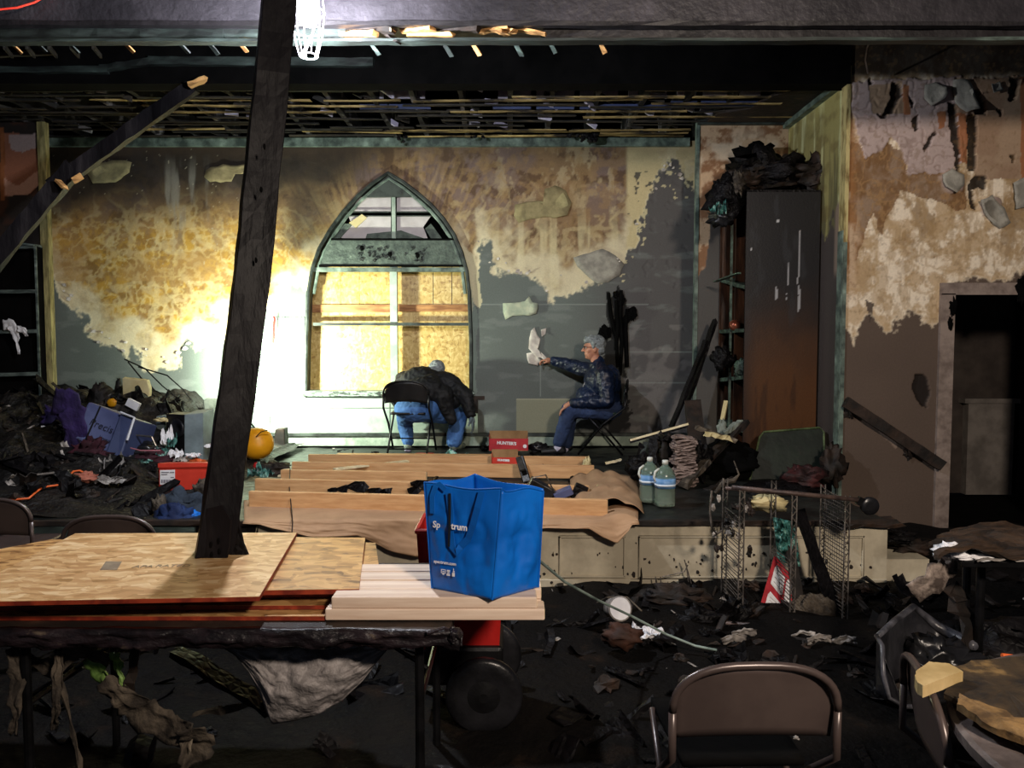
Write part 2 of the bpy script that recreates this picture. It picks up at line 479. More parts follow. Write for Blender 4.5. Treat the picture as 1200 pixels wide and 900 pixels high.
M['blueprint'] = mat('blue_label', '#4f7fb0', '#7aa2cc', 20, 0.5, 0)
M['water'] = mat('clear_plastic_water', '#a9c4b0', '#cfe2d2', 5, 0.15, 0.05, trans=0.78, spec=0.5)
M['capwhite'] = mat('white_cap', '#c8ccc4', '#d8dcd4', 5, 0.4, 0)
# ------------------------------------------------------------------ the setting
STZ = 0.48          # stage floor height
DW = 8.6            # back wall
DP = 7.9            # flanking wall pieces of the stage
DR = 6.5            # hall wall at the right, with the doorway
XR = 2.80           # side wall of the stage recess
XL = -4.74
ZC = 3.88           # stage ceiling
XDOOR = 3.70


def painted(name, a, b, z0, z1, cell, fn, keep=None, thick=0.10, nrm=(0, -1, 0)):
    """vertical wall from ground point a to b; fn(px,py,X,Y,Z)->(colour n*3, relief n metres along nrm)"""
    a = np.array(a, float); b = np.array(b, float); L = np.linalg.norm(b - a)
    nu = max(2, int(L / cell)); nv = max(2, int((z1 - z0) / cell))
    U, V = np.meshgrid(np.linspace(0, 1, nu + 1), np.linspace(0, 1, nv + 1))
    U = U.ravel(); V = V.ravel()
    X = a[0] + (b[0] - a[0]) * U; Y = a[1] + (b[1] - a[1]) * U; Z = z0 + (z1 - z0) * V
    px, py = proj_np(X, Y, Z)
    col, rel = fn(px, py, X, Y, Z)
    vx = np.stack([X + nrm[0] * rel, Y + nrm[1] * rel, Z], 1)
    W = nu + 1
    I, J = np.meshgrid(np.arange(nu), np.arange(nv)); I = I.ravel(); J = J.ravel()
    f = np.stack([J * W + I, J * W + I + 1, (J + 1) * W + I + 1, (J + 1) * W + I], 1)
    if keep is not None:
        cx = X[f].mean(1); cz = Z[f].mean(1); f = f[keep(cx, cz)]
    me = bpy.data.meshes.new(name)
    org = np.array([(a[0] + b[0]) / 2, (a[1] + b[1]) / 2, z0])
    me.vertices.add(len(vx)); me.vertices.foreach_set('co', (vx - org).ravel().astype(np.float32))
    me.loops.add(f.size); me.loops.foreach_set('vertex_index', f.ravel().astype(np.int32))
    me.polygons.add(len(f)); me.polygons.foreach_set('loop_start', (np.arange(len(f)) * 4).astype(np.int32))
    me.polygons.foreach_set('loop_total', np.full(len(f), 4, np.int32))
    me.update(); me.validate()
    at = me.attributes.new('finish', 'FLOAT_COLOR', 'POINT')
    c4 = np.ones((len(vx), 4), np.float32); c4[:, :3] = np.clip(col, 0.002, 0.95)
    at.data.foreach_set('color', c4.ravel())
    me.materials.append(M['wallpaint'])
    o = bpy.data.objects.new(name, me); COL.objects.link(o); o.location = org
    o['kind'] = 'structure'
    return o


M['wallpaint'] = vcol_mat('scorched_wall_finish', 0.8)
M['wallpaint'].node_tree.nodes['Principled BSDF'].inputs['Roughness'].default_value = 0.72


def C(h): return np.array(lin(h))


def ridge(x, y, sc, s, o=4): return 1 - np.abs(2 * fbm(x, y, sc, s, o) - 1)


def poly_mask(px, py, poly, jag=0, seed=0, js=14):
    """points inside a polygon given in photograph coordinates, edge roughened by noise"""
    if jag:
        px = px + (fbm(px, py, js, seed, 4) - .5) * 2 * jag; py = py + (fbm(px, py, js, seed + 91, 4) - .5) * 2 * jag
    ins = np.zeros(len(px), bool); n = len(poly)
    for i in range(n):
        x1, y1 = poly[i]; x2, y2 = poly[(i + 1) % n]
        if y1 == y2: continue
        c = ((y1 > py) != (y2 > py)) & (px < (x2 - x1) * (py - y1) / (y2 - y1) + x1)
        ins ^= c
    return ins.astype(float)


ARCH = [(358, 460), (359, 400), (361, 345), (366, 315), (374, 292), (386, 271), (402, 249), (420, 229), (438, 214), (455, 203),
        (473, 214), (490, 227), (506, 241), (520, 257), (532, 275), (541, 296), (547, 318), (550, 345), (552, 400), (552, 460)]
ARCHW = [P(x, y, DW) for x, y in ARCH]


def in_arch(cx, cz):
    return poly_mask(cx, cz, [(p.x, p.z) for p in ARCHW]) > 0.5


def back_fn(px, py, X, Y, Z):
    n = len(px); j = (fbm(px, py, 26, 3, 6, .62) - .5)
    jx = px + (fbm(px, py, 16, 31, 5, .6) - .5) * 22
    bx = [40, 68, 74, 84, 100, 112, 116, 132, 150, 158, 168, 186, 200, 210, 214, 222, 230, 245, 262, 300, 330, 352, 356, 549, 553, 560, 566, 574, 582, 600, 625, 640, 652, 665, 680, 705, 730, 736, 742, 748, 754, 762, 772, 784, 792, 800, 812, 840]
    by = [320, 318, 345, 362, 372, 392, 402, 404, 418, 410, 425, 428, 431, 428, 404, 396, 408, 402, 398, 372, 352, 338, 330, 320, 352, 300, 287, 290, 318, 322, 326, 336, 345, 340, 328, 322, 316, 290, 284, 262, 240, 222, 204, 194, 186, 196, 216, 230]
    b = np.interp(jx, bx, by)
    dist = (b - py) + j * 46 + (fbm(px, py, 7, 41, 4, .6) - .5) * 13                       # >0 : finish peeled away or scorched, <0 : grey paint left
    peel = sst(-1.0, 1.0, dist)
    pn = fbm(px, py, 9, 77, 3)
    holes = ((pn > .70) & (px > 735) & (py > 200)).astype(float)     # small flakes near the right edge
    flk = ((fbm(px, py, 7, 55, 3) > .69) & (dist < 0) & (dist > -38) & (px > 725)).astype(float)
    # grey paint
    g = C('#646b67')[None, :] * (0.86 + .3 * fbm(px, py, 60, 9)[:, None])
    g = mixc(g, C('#585353'), sst(650, 760, px) * .8)
    smear = sst(.60, .75, fbm(px, py * 3.0, 30, 12, 4)) * .35
    g = mixc(g, C('#868d88'), smear)
    seam = (np.abs(py - 357) < 0.8) & (px > 560) & (px < 760) | (np.abs(px - 633) < .6) & (py > 420) & (py < 465) | (np.abs(py - 449) < .7) & (px > 720) & (px < 812) | (np.abs(py - 412) < .6) & (px > 730) & (px < 812)
    g = mixc(g, C('#8d9690'), seam * .7)
    # scorched finish
    c = np.tile(C('#8c7152'), (n, 1))
    c = mixc(c, C('#7c6a66'), sst(.42, .62, fbm(px, py, 55, 21, 5)) * sst(300, 210, py) * .85)
    c = mixc(c, C('#5e4630'), sst(.50, .66, fbm(px, py, 15, 22, 5, .62)) * .8)
    c = mixc(c, C('#c2b08a'), sst(.54, .64, fbm(px, py / 1.8, 13, 46, 5, .62)) * .6 * sst(560, 600, px))
    c = mixc(c, C('#a08258'), sst(.5, .6, fbm(px, py, 8, 47, 4)) * .5)
    och = sst(480, 330, px) * sst(225, 290, py)
    c = mixc(c, C('#b8903f'), och * (.30 + .7 * sst(.42, .58, fbm(px, py, 13, 23, 5, .65))))
    c = mixc(c, C('#8a6426'), och * sst(.52, .66, fbm(px, py, 9, 43, 5, .65)) * .6)
    c = mixc(c, C('#dcc88c'), och * sst(.84, .96, ridge(px, py, 11, 44, 4)) * .5)
    vein = sst(.84, .94, ridge(px + 30 * fbm(px, py, 30, 45), py, 26, 24, 5))
    c = mixc(c, C('#cbb88a'), vein * .5 * sst(190, 260, py))
    # rays fanning out from the arch
    cx, cy = 455, 420; ang = np.arctan2(py - cy, px - cx); rr = np.hypot(px - cx, py - cy)
    ray = sst(.5, .68, fbm(ang * 90, rr / 16, 1.6, 25, 4)) * sst(290, 200, rr) * sst(360, 320, py)
    c = mixc(c, C('#b89c68'), ray * .38)
    ray2 = sst(.52, .7, fbm(ang * 90 + 40, rr / 18, 1.4, 26, 4)) * sst(290, 190, rr) * sst(360, 330, py)
    c = mixc(c, C('#5a452f'), ray2 * .38)
    drip = sst(.52, .66, fbm(px, py / 9, 10, 27, 3)) * sst(225, 300, py) * sst(555, 600, px)
    c = mixc(c, C('#d6ca9f'), drip * .75)
    crm = sst(np.where(px < 500, 52, 62), 6, dist + (fbm(px, py, 18, 28, 4) - .5) * 70)
    c = mixc(c, C('#ddd2b0'), crm * np.where(px > 735, 1.0, .9))
    wide = sst(733, 738, px) * sst(250, 225, py * 0 + 200 + 0)           # strip at the right: paler board
    c = mixc(c, C('#cfc093') * 1.0, sst(732, 737, px) * (.55 + .45 * (fbm(px, py, 30, 29) > .45)))
    tan_l = sst(255, 305, py) * sst(300, 230, px) * (py < 330)
    c = mixc(c, C('#a5824f'), tan_l * .55 * sst(.35, .6, fbm(px, py, 40, 33)))
    # soot settled on the upper left and round the post
    so = sst(275, 205, py + (fbm(px, py, 60, 34, 4) - .5) * 60) * sst(480, 380, px + (py - 200) * .9)
    so = np.maximum(so, sst(345, 262, py + (fbm(px, py, 40, 35) - .5) * 60) * sst(440, 360, px) * sst(310, 350, px) * .85)
    c = mixc(c, C('#211f1c'), np.clip(so, 0, 1) * .93)
    st2 = sst(.55, .72, fbm(px, py / 8, 9, 36, 4)) * sst(175, 215, py) * sst(315, 230, py) * (sst(170, 190, px) * sst(290, 262, px))
    c = mixc(c, C('#86857c'), st2 * .6)
    spk = (fbm(px, py, 2.6, 37, 2) > .87)
    c = mixc(c, C('#b9b49c'), spk * .5 * sst(330, 250, px))
    top = sst(192, 172, py + (fbm(px, py, 20, 38) - .5) * 14)
    c = mixc(c, C('#4a3a2c'), top * .45)
    col = g * (1 - peel[:, None]) + c * peel[:, None]
    edge = np.exp(-(dist / 2.6) ** 2) * (dist > -4)
    col = mixc(col, C('#e3d9b6'), edge * .65 * sst(150, 250, py))
    col = mixc(col, C('#4c4a46'), holes * (dist > 0) * .9 * (px > 735))
    col = mixc(col, C('#d0c69c'), flk * .9)
    # scrubbed right of the arch: pale tongue of bare plaster beside the frame
    tg = poly_mask(px, py, [(541, 285), (556, 300), (561, 330), (566, 352), (563, 362), (556, 356), (551, 380), (546, 330)], 4, 61)
    col = mixc(col, C('#c9c09c'), tg * .9)
    jt = poly_mask(px, py, [(549, 330), (560, 372), (557, 463), (549, 463)], 3, 62)
    col = mixc(col, C('#7d8c82'), jt * .7)
    # paler greenish strip beside the window
    lg = sst(318, 326, px) * sst(362, 352, px) * sst(340, 372, py)
    col = mixc(col, C('#a9b8a8'), lg * .75)
    lg2 = sst(355, 430, py) * sst(210, 262, px) * sst(330, 300, px) * (1 - peel)  # grey paint made paler to carry the glow of the work light
    col = mixc(col, C('#8fa096'), lg2 * .6)
    # rectangular lighter patch low on the wall, rows of scorch drips
    rp = ((px > 605) & (px < 667) & (py > 467) & (py < 508)).astype(float)
    col = mixc(col, C('#98997f'), rp * .75); col = mixc(col, C('#a9aa92'), rp * (np.abs(py - 467) < 1.5))
    # long black scorch on the wall behind the seated man
    s1 = poly_mask(px, py, [(716, 352), (722, 335), (728, 338), (735, 360), (746, 362), (744, 374), (736, 372), (733, 400), (735, 450), (742, 540), (716, 540), (706, 400), (704, 388), (712, 382), (714, 400), (721, 400)], 5, 63, 7)
    s1 = np.maximum(s1, poly_mask(px, py, [(710, 342), (714, 341), (718, 375), (724, 400), (718, 402), (712, 370)], 2, 64))
    col = mixc(col, C('#0d0d0d'), s1 * .95)
    scr = sst(.80, .9, ridge(px + py * .6, py - px * .3, 40, 65, 4)) * (px > 725) * (py > 380) * (1 - peel)
    col = mixc(col, C('#8b8884'), scr * .4)
    rel = -(peel * .004) - holes * .004 + vein * peel * .0015 + (fbm(px, py, 14, 40) - .5) * .004 * peel
    return col, rel


bw = painted('wall_back', (-5.6, DW), (2.15, DW), STZ, ZC + .02, .0115, back_fn, keep=lambda cx, cz: ~in_arch(cx, cz))


def flap(name, pts, D, h1, h2, parent, curl=.03, seed=0, thick=.008, matl=None):
    """a hanging plaster or paper flap on the wall, pts in photograph coordinates"""
    mb = MB(); r = random.Random(seed); n = len(pts); out = []
    for i in range(n):
        x0, y0 = pts[i]; x1, y1 = pts[(i + 1) % n]
        k = max(1, int(math.hypot(x1 - x0, y1 - y0) / 6))
        for q in range(k):
            t = q / k; out.append((x0 + (x1 - x0) * t + r.uniform(-1, 1) * .9, y0 + (y1 - y0) * t + r.uniform(-1, 1) * .9))
    W = [P(x, y, D) for x, y in out]; c = sum(W, Vector()) / len(W); ang = r.uniform(0, 6.28); rad = max((p - c).length for p in W)
    W2 = [p + Vector((0, -.008 - curl * max(0, ((p.x - c.x) * math.cos(ang) + (p.z - c.z) * math.sin(ang)) / rad) ** 2 - .3 * curl * abs(noise.noise(Vector((p.x * 9, 0, p.z * 9)))), 0)) for p in W]
    # rings shrinking to the middle keep the sheet smooth
    m = len(W2); vs = []; fs = []; rings = [(1.0, 1.0), (.7, .6), (.35, .35)]
    cc = c + Vector((0, -.010, 0))
    for (q1, q2) in rings:
        for p in W2: vs.append(Vector((cc.x + (p.x - cc.x) * q1, cc.y + (p.y - cc.y) * q2 * q1 - .25 * curl * abs(noise.noise(Vector((p.x * 7 * q1, 3, p.z * 7)))) * (1 - q1), cc.z + (p.z - cc.z) * q1)))
    vs.append(cc); back = len(vs); vs += [p + Vector((0, thick, 0)) for p in W2]
    for g in range(2):
        for i in range(m): k = (i + 1) % m; fs.append((g * m + i, g * m + k, (g + 1) * m + k, (g + 1) * m + i))
    for i in range(m):
        k = (i + 1) % m; fs.append((2 * m + i, 2 * m + k, 3 * m)); fs.append((i, back + i, back + k, k))
    fs.append(tuple(range(back, back + m)))
    mb.add(vs, fs)
    return mb.build(name, matl or mat(name + '_m', h1, h2, 12, .85, .4), parent, smooth=True)


fm = {k: mat('flap_' + k, a, b, 10, .85, .5) for k, (a, b) in dict(tan=('#867c5a', '#a2966e'), pink=('#8d8a80', '#aba79a'), green=('#a4b09a', '#c2c8ae'),
      khaki=('#7d7657', '#9a9169'), white=('#b7aea6', '#dcd6cc')).items()}
flap('plaster_flap', [(105, 194), (118, 191), (139, 188), (155, 190), (151, 203), (136, 214), (112, 216), (104, 205)], DW - .005, 0, 0, bw, .05, 1, matl=fm['khaki'])
flap('plaster_flap', [(241, 199), (262, 193), (278, 195), (298, 190), (298, 202), (276, 204), (272, 214), (246, 213), (239, 207)], DW - .005, 0, 0, bw, .05, 2, matl=fm['tan'])
flap('plaster_flap', [(604, 240), (622, 236), (636, 236), (638, 222), (650, 217), (663, 224), (669, 238), (664, 252), (650, 255), (636, 255), (622, 257), (608, 261), (602, 252)], DW - .005, 0, 0, bw, .06, 3, matl=fm['tan'])
flap('plaster_flap', [(672, 303), (690, 296), (706, 292), (722, 299), (731, 310), (726, 322), (712, 331), (700, 333), (686, 322), (676, 312)], DW - .003, 0, 0, bw, .015, 4, matl=fm['pink'])
flap('plaster_flap', [(589, 355), (600, 354), (616, 353), (619, 347), (623, 355), (630, 356), (629, 368), (612, 370), (600, 371), (593, 374), (590, 366)], DW - .005, 0, 0, bw, .03, 5, matl=fm['green'])
for i, q in enumerate([[(622, 388), (626, 384), (629, 392), (633, 398), (631, 410), (638, 424), (634, 428), (626, 416), (620, 408), (619, 398)],
                       [(617, 414), (626, 412), (634, 422), (630, 428), (620, 426)], [(634, 386), (640, 385), (640, 392), (635, 394)],
                       [(634, 412), (640, 418), (641, 427), (636, 424)]]):
    flap('plaster_flap', q, DW - .005, 0, 0, bw, .03, 10 + i, matl=fm['white'])
mb = MB()
for k in range(46):   # loose curled flakes at the edge of the peeled area
    x = rng.choice([rng.uniform(75, 225), rng.uniform(560, 735), rng.uniform(740, 810)])
    y = np.interp(x, [70, 100, 115, 160, 205, 225, 560, 600, 640, 680, 735, 745, 780, 812], [335, 370, 398, 415, 430, 400, 292, 322, 335, 328, 310, 270, 196, 215]) + rng.uniform(-12, 6)
    c = P(x, y, DW - .012); s = rng.uniform(.012, .035)
    mb.prism([c + Vector((s * math.cos(a) * rng.uniform(.5, 1.2), -rng.uniform(0, .02), s * math.sin(a) * rng.uniform(.4, 1))) for a in (0, 1.2, 2.5, 3.7, 5)], (0, .003, 0))
mb.build('paint_flakes', fm['white'], bw, kind='stuff')

# scorched fabric remnant on the wall behind the seated man
mb = MB()
for k, q in enumerate([[(713, 343), (716, 370), (722, 396), (724, 430)], [(728, 340), (727, 370), (729, 400), (727, 440)], [(735, 362), (733, 385), (735, 430)], [(722, 352), (724, 380), (722, 410)]]):
    mb.tube([P(x, y, DW - .03 - .01 * (k % 2)) for x, y in q], [.018, .026, .022, .015][:len(q)], 6)
for (x, y, s) in [(727, 352, .05), (741, 367, .055), (709, 390, .06), (722, 345, .03), (733, 375, .04), (738, 371, .03)]:
    mb.blob(P(x, y, DW - .035), (s, .02, s * 1.2), int(x), .5, 2.5)
mb.build('charred_remnant', M['soot'], bw)

# --- flanking wall at the right of the recess (the bookcase stands in front of it)


def pil_fn(px, py, X, Y, Z):
    n = len(px); j = fbm(px, py, 18, 103, 5, .6) - .5
    b = np.interp(px, [815, 818, 826, 834, 846, 860, 880, 900, 916, 925], [330, 322, 312, 250, 212, 200, 178, 176, 180, 180])
    d = b - py + j * 30; peel = sst(-1, 1, d)
    c = np.tile(C('#c4a888'), (n, 1)); c = mixc(c, C('#7c5232'), sst(.47, .60, fbm(px, py, 14, 104, 6, .64)) * .85)
    c = mixc(c, C('#d9c8ae'), sst(.55, .7, fbm(px, py, 22, 105, 4)) * sst(140, 175, py) * .9)
    g = np.tile(C('#3a3634'), (n, 1)); g = mixc(g, C('#5b5955'), sst(230, 330, py) * .8)
    return g * (1 - peel[:, None]) + c * peel[:, None], -peel * .004


pw = painted('wall_back_right', (1.89, DP), (XR, DP), STZ, ZC, .012, pil_fn)


def pill_fn(px, py, X, Y, Z):
    n = len(px); c = np.tile(C('#241f1c'), (n, 1)); c = mixc(c, C('#4a2c1e'), sst(.5, .7, fbm(px, py, 20, 204, 4)) * .7)
    m = poly_mask(px, py, [(2, 158), (46, 156), (44, 190), (46, 215), (34, 228), (6, 228), (2, 205)], 4, 206)
    m2 = poly_mask(px, py, [(10, 156), (46, 156), (40, 172), (24, 178), (12, 174)], 3, 207)
    edge = poly_mask(px, py, [(2, 205), (20, 218), (46, 200), (46, 218), (34, 229), (4, 229)], 3, 208)
    c = mixc(c, C('#8a5a44'), m * .95); c = mixc(c, C('#9a8a86'), m2 * .9); c = mixc(c, C('#b08a78'), edge * .8)
    fr = ((px > 0) & (px < 5) & (py > 150) & (py < 235)).astype(float); c = mixc(c, C('#7c4a28'), fr)
    br = ((px > 51) & (px < 61) & (py > 250)).astype(float); c = mixc(c, C('#5a2c18'), br * sst(.3, .6, fbm(px, py, 12, 209)))
    return c, -m * .01


plw = painted('wall_back_left', (-5.7, DP), (XL, DP), STZ, ZC, .014, pill_fn)


# --- side wall of the recess at the right
def side_fn(px, py, X, Y, Z):
    n = len(px); s = (DP - Y) / (DP - DR)
    c = np.tile(C('#a39a62'), (n, 1)); v = fbm(s * 900, Z * 60, 40, 303, 5)
    c = mixc(c, C('#cfcf9a'), sst(.5, .68, v)); c = mixc(c, C('#55503a'), sst(.48, .66, fbm(s * 1400, Z * 90, 60, 304, 4)) * sst(3.5, 3.0, Z + (v - .5)) * .8)
    c = mixc(c, C('#6b5a34'), sst(.5, .7, fbm(s * 300, Z * 300, 40, 305, 5)) * .5)
    lowb = 2.75 + (fbm(s * 500, Z * 300, 60, 306, 4) - .5) * .9
    c = mixc(c, C('#4c4440'), sst(.03, -.03, Z - lowb))
    pk = sst(.82, .86, s) * sst(.05, -.02, Z - lowb) * sst(2.2, 2.3, Z); c = mixc(c, C('#a18a78'), pk * .7)
    return c, s * 0


sw = painted('wall_right', (XR, DP), (XR, DR), STZ, ZC + .3, .014, side_fn, nrm=(-1, 0, 0))


# --- hall wall at the right with the doorway
def right_fn(px, py, X, Y, Z):
    n = len(px); j = fbm(px, py, 26, 403, 6, .6) - .5
    b = np.interp(px, [985, 990, 996, 1000, 1006, 1014, 1020, 1028, 1040, 1052, 1062, 1070, 1080, 1092, 1098, 1110, 1140, 1170, 1185, 1200, 1330],
                  [372, 378, 392, 402, 396, 376, 372, 386, 388, 382, 366, 366, 374, 386, 380, 334, 330, 326, 322, 318, 300])
    d = b - py + j * 34 + (fbm(px, py, 7, 441, 4, .65) - .5) * 18; peel = sst(-1.2, 1.2, d)
    c = np.tile(C('#cbb391'), (n, 1)); c = mixc(c, C('#f2e4cc'), sst(.42, .56, fbm(px, py, 22, 404, 7, .66)))
    c = mixc(c, C('#927650'), sst(.50, .62, fbm(px, py * .6, 22, 405, 7, .66)) * sst(380, 250, py) * .8)
    c = mixc(c, C('#a98c62'), sst(.53, .62, fbm(px, py / 3, 9, 442, 5, .6)) * .5)
    c = mixc(c, C('#b29468'), sst(.86, .95, ridge(px, py, 22, 443, 4)) * .5)
    # browned zone with crackle
    bz = poly_mask(px, py, [(988, 160), (1014, 175), (1032, 180), (1040, 168), (1060, 178), (1062, 198), (1100, 200), (1128, 212), (1134, 240), (1118, 250), (1100, 236), (1072, 228), (1056, 222), (1044, 250), (1034, 275), (1020, 250), (1004, 300), (990, 320)], 7, 407, 18)
    c = mixc(c, C('#6f4a28'), bz * .8)
    vo = sst(.86, .95, ridge(px, py * .7, 9, 408, 3)); c = mixc(c, C('#a88458'), bz * vo * .6)
    lf = sst(1016, 996, px + (fbm(px, py, 14, 409) - .5) * 26) * sst(370, 290, py) * (py > 90)
    c = mixc(c, C('#9a6a3c'), lf * .75); c = mixc(c, C('#cdb496'), lf * sst(.56, .66, fbm(px, py / 5, 7, 410)) * .8)
    # bubbled pink-grey plaster
    pz = poly_mask(px, py, [(999, 95), (1200, 90), (1200, 100), (1140, 110), (1130, 190), (1110, 200), (1094, 204), (1062, 204), (1058, 178), (1044, 160), (1034, 178), (1016, 188), (1004, 160), (998, 130)], 6, 411)
    c = mixc(c, C('#b9a6a0'), pz); cell = sst(.88, .96, ridge(px, py, 11, 412, 2)); c = mixc(c, C('#8a756c'), pz * cell * .5)
    # bare board exposed at the upper right
    bd = poly_mask(px, py, [(1016, 98), (1056, 96), (1058, 132), (1020, 134)], 4, 413)
    bd = np.maximum(bd, poly_mask(px, py, [(1120, 92), (1330, 85), (1330, 240), (1208, 214), (1145, 206), (1144, 134), (1122, 132)], 4, 414))
    c = mixc(c, C('#9b8068'), bd); c = mixc(c, C('#b19a80'), bd * sst(.5, .62, fbm(px, py, 40, 415)) * .5)
    for q in ([(1057, 98), (1064, 100), (1066, 134), (1058, 135)], [(1122, 132), (1133, 134), (1134, 192), (1126, 190)], [(1097, 132), (1108, 130), (1106, 150), (1100, 152)], [(1196, 90), (1212, 90), (1212, 230), (1198, 230)]):
        c = mixc(c, C('#a06a48'), poly_mask(px, py, q, 1.5, 416))
    hole = np.zeros(n)
    for q in ([(1046, 96), (1054, 100), (1056, 112), (1046, 134), (1036, 133), (1042, 118)], [(1026, 136), (1040, 132), (1038, 139)], [(1068, 140), (1076, 134), (1076, 150), (1070, 154)],
              [(1020, 92), (1024, 98), (1018, 100)], [(1110, 120), (1120, 122), (1124, 160), (1126, 192), (1120, 190), (1112, 150)], [(1136, 103), (1146, 104), (1158, 128), (1156, 135), (1142, 134)],
              [(1134, 135), (1146, 135), (1145, 200), (1134, 200)], [(1096, 154), (1098, 158), (1080, 182), (1084, 170)], [(1184, 90), (1196, 92), (1192, 116), (1184, 120)], [(1146, 206), (1158, 206), (1156, 220), (1140, 222), (1144, 245), (1138, 244), (1134, 218)],
              [(1087, 95), (1092, 110), (1101, 112), (1098, 118), (1090, 114)], [(1118, 190), (1126, 190), (1124, 206), (1120, 206)], [(1168, 128), (1176, 128), (1174, 138)], [(1110, 208), (1116, 209), (1116, 220), (1111, 218)],
              [(1064, 112), (1072, 118), (1068, 126)], [(1184, 182), (1190, 182), (1188, 196)], [(1094, 300), (1097, 300), (1096, 304)]):
        hole = np.maximum(hole, poly_mask(px, py, q, 3, 417, 9))
    c = mixc(c, C('#18120e'), hole * .95)
    rose = sst(16, 12, np.hypot(px - 1116, (py - 212)) + (fbm(px, py, 8, 418) - .5) * 10) + sst(14, 10, np.hypot(px - 1160, py - 244) + (fbm(px, py, 9, 419) - .5) * 16)
    rose = np.clip(rose, 0, 1) * (1 - hole); c = mixc(c, C('#a39086'), rose)
    # top soot under the ceiling
    tp = sst(98, 84, py + (fbm(px, py, 12, 420) - .5) * 10); c = mixc(c, C('#1c130c'), tp * .95)
    g = C('#5c4e44')[None, :] * (.9 + .2 * fbm(px, py, 60, 421)[:, None])
    w = poly_mask(px, py, [(1026, 500), (1040, 510), (1052, 522), (1050, 527), (1036, 514)], 3, 422)
    g = mixc(g, C('#a08c7c'), w * .5)
    hh = poly_mask(px, py, [(1073, 438), (1082, 437), (1088, 446), (1089, 462), (1086, 472), (1087, 478), (1082, 476), (1075, 468), (1070, 454)], 2, 423)
    g = mixc(g, C('#17100c'), hh * .95)
    c = mixc(c, C('#7a6040'), sst(.60, .72, fbm(px, py, 5, 451, 3, .6)) * .35)
    col = g * (1 - peel[:, None]) + c * peel[:, None]
    isl = poly_mask(px, py, [(1014, 350), (1024, 356), (1022, 366), (1020, 378), (1016, 366)], 3, 424)
    col = mixc(col, C('#463a34'), isl * .9)
    col = mixc(col, C('#e2d2b6'), np.exp(-(d / 3) ** 2) * (d > -3) * .5)
    rel = -peel * .004 + pz * (.006 + .006 * (1 - cell)) + rose * .02 - hole * .03 - bd * .004 - hh * .02
    return col, rel


rw = painted('wall_front_right', (XR, DR), (5.4, DR), 0, 4.2, .0095, right_fn,
             keep=lambda cx, cz: ~((cx > XDOOR + .02) & (cx < XDOOR + .95) & (cz < 2.06)))
flap('plaster_flap', [(1104, 205), (1116, 198), (1128, 205), (1130, 218), (1118, 226), (1106, 220)], DR - .015, 0, 0, rw, .05, 30, matl=fm['pink'])
flap('plaster_flap', [(1146, 236), (1160, 230), (1176, 244), (1184, 262), (1172, 268), (1164, 262), (1152, 250)], DR - .015, 0, 0, rw, .05, 31, matl=fm['pink'])
flap('plaster_flap', [(1084, 100), (1096, 96), (1106, 104), (1104, 118), (1092, 124), (1082, 116)], DR - .015, 0, 0, rw, .07, 32, matl=fm['pink'])
flap('plaster_flap', [(1116, 94), (1132, 93), (1140, 104), (1144, 130), (1130, 132), (1118, 120)], DR - .015, 0, 0, rw, .06, 33, matl=fm['pink'])
flap('plaster_flap', [(1158, 100), (1170, 96), (1174, 106), (1164, 110)], DR - .015, 0, 0, rw, .05, 34, matl=fm['pink'])
flap('plaster_flap', [(1186, 214), (1206, 204), (1216, 240), (1190, 246)], DR - .015, 0, 0, rw, .03, 35, matl=fm['pink'])

# left hall wall mostly out of frame
mb = MB(); mb.bb((-5.75, 5.0, 0), (-5.65, DP, 4.2)); o = mb.build('wall_left', M['char2']); o['kind'] = 'structure'

# --- window: reveal, strand boards, mullions, glazing in the arch
win = MB(); RD = .20
n = len(ARCHW)
for i in range(n - 1):
    a, b = ARCHW[i], ARCHW[i + 1]
    win.add([a + Vector((0, -.01, 0)), b + Vector((0, -.01, 0)), b + Vector((0, RD + .06, 0)), a + Vector((0, RD + .06, 0))], [(0, 1, 2, 3)])
wo = win.build('window_1', M['trimdark']); wo['kind'] = 'structure'
mb = MB(); mb.tube([p + Vector((0, -.012, 0)) for p in ARCHW], .022, 6); mb.build('arch_frame', M['trimdark'], wo)
ac = Vector((P(455, 330, DW).x, DW, P(455, 330, DW).z))
mb = MB(); mb.tube([p + (ac - p).normalized() * .05 + Vector((0, .05, 0)) for p in ARCHW[2:-2]], .02, 6); mb.build('arch_frame', M['trimgreen'], wo)
DB = DW + RD
Px = lambda x, D=DW: (x - 600) * D / 900 * 1.0


def wp(x, y, D): return P(600 + (x - 600) * DW / D * (D / DW), y, D)   # plain pixel lookup at depth D


def wboard(name, x0, y0, x1, y1, m, D=DB, t=.012, parent=wo, seed=0):
    a = P(x0, y1, D); b = P(x1, y0, D)
    mb = MB(); mb.bb((a.x, D, a.z), (b.x, D + t, b.z)); return mb.build(name, m, parent)


for (x0, x1) in ((355, 398.5), (399.5, 420.5), (421.5, 462)): wboard('strand_board', x0, 312, x1, 358, M['osbw'])
for (x0, x1) in ((463, 507), (508, 529), (530, 556)): wboard('strand_board', x0, 312, x1, 358, M['osbw'])
wboard('strand_board', 355, 359, 462, 470, M['osbw'], DB + .002); wboard('strand_board', 463, 359, 556, 470, M['osbw'], DB + .002)
wb = mat('raw_wood_batten', '#8a5c38', '#c08c58', 8, .7, .2, stretch=(.4, 3, 3))
wboard('batten', 366, 357, 461, 366, wb, DB - .02, .02); wboard('batten', 464, 357, 552, 365, wb, DB - .02, .02)
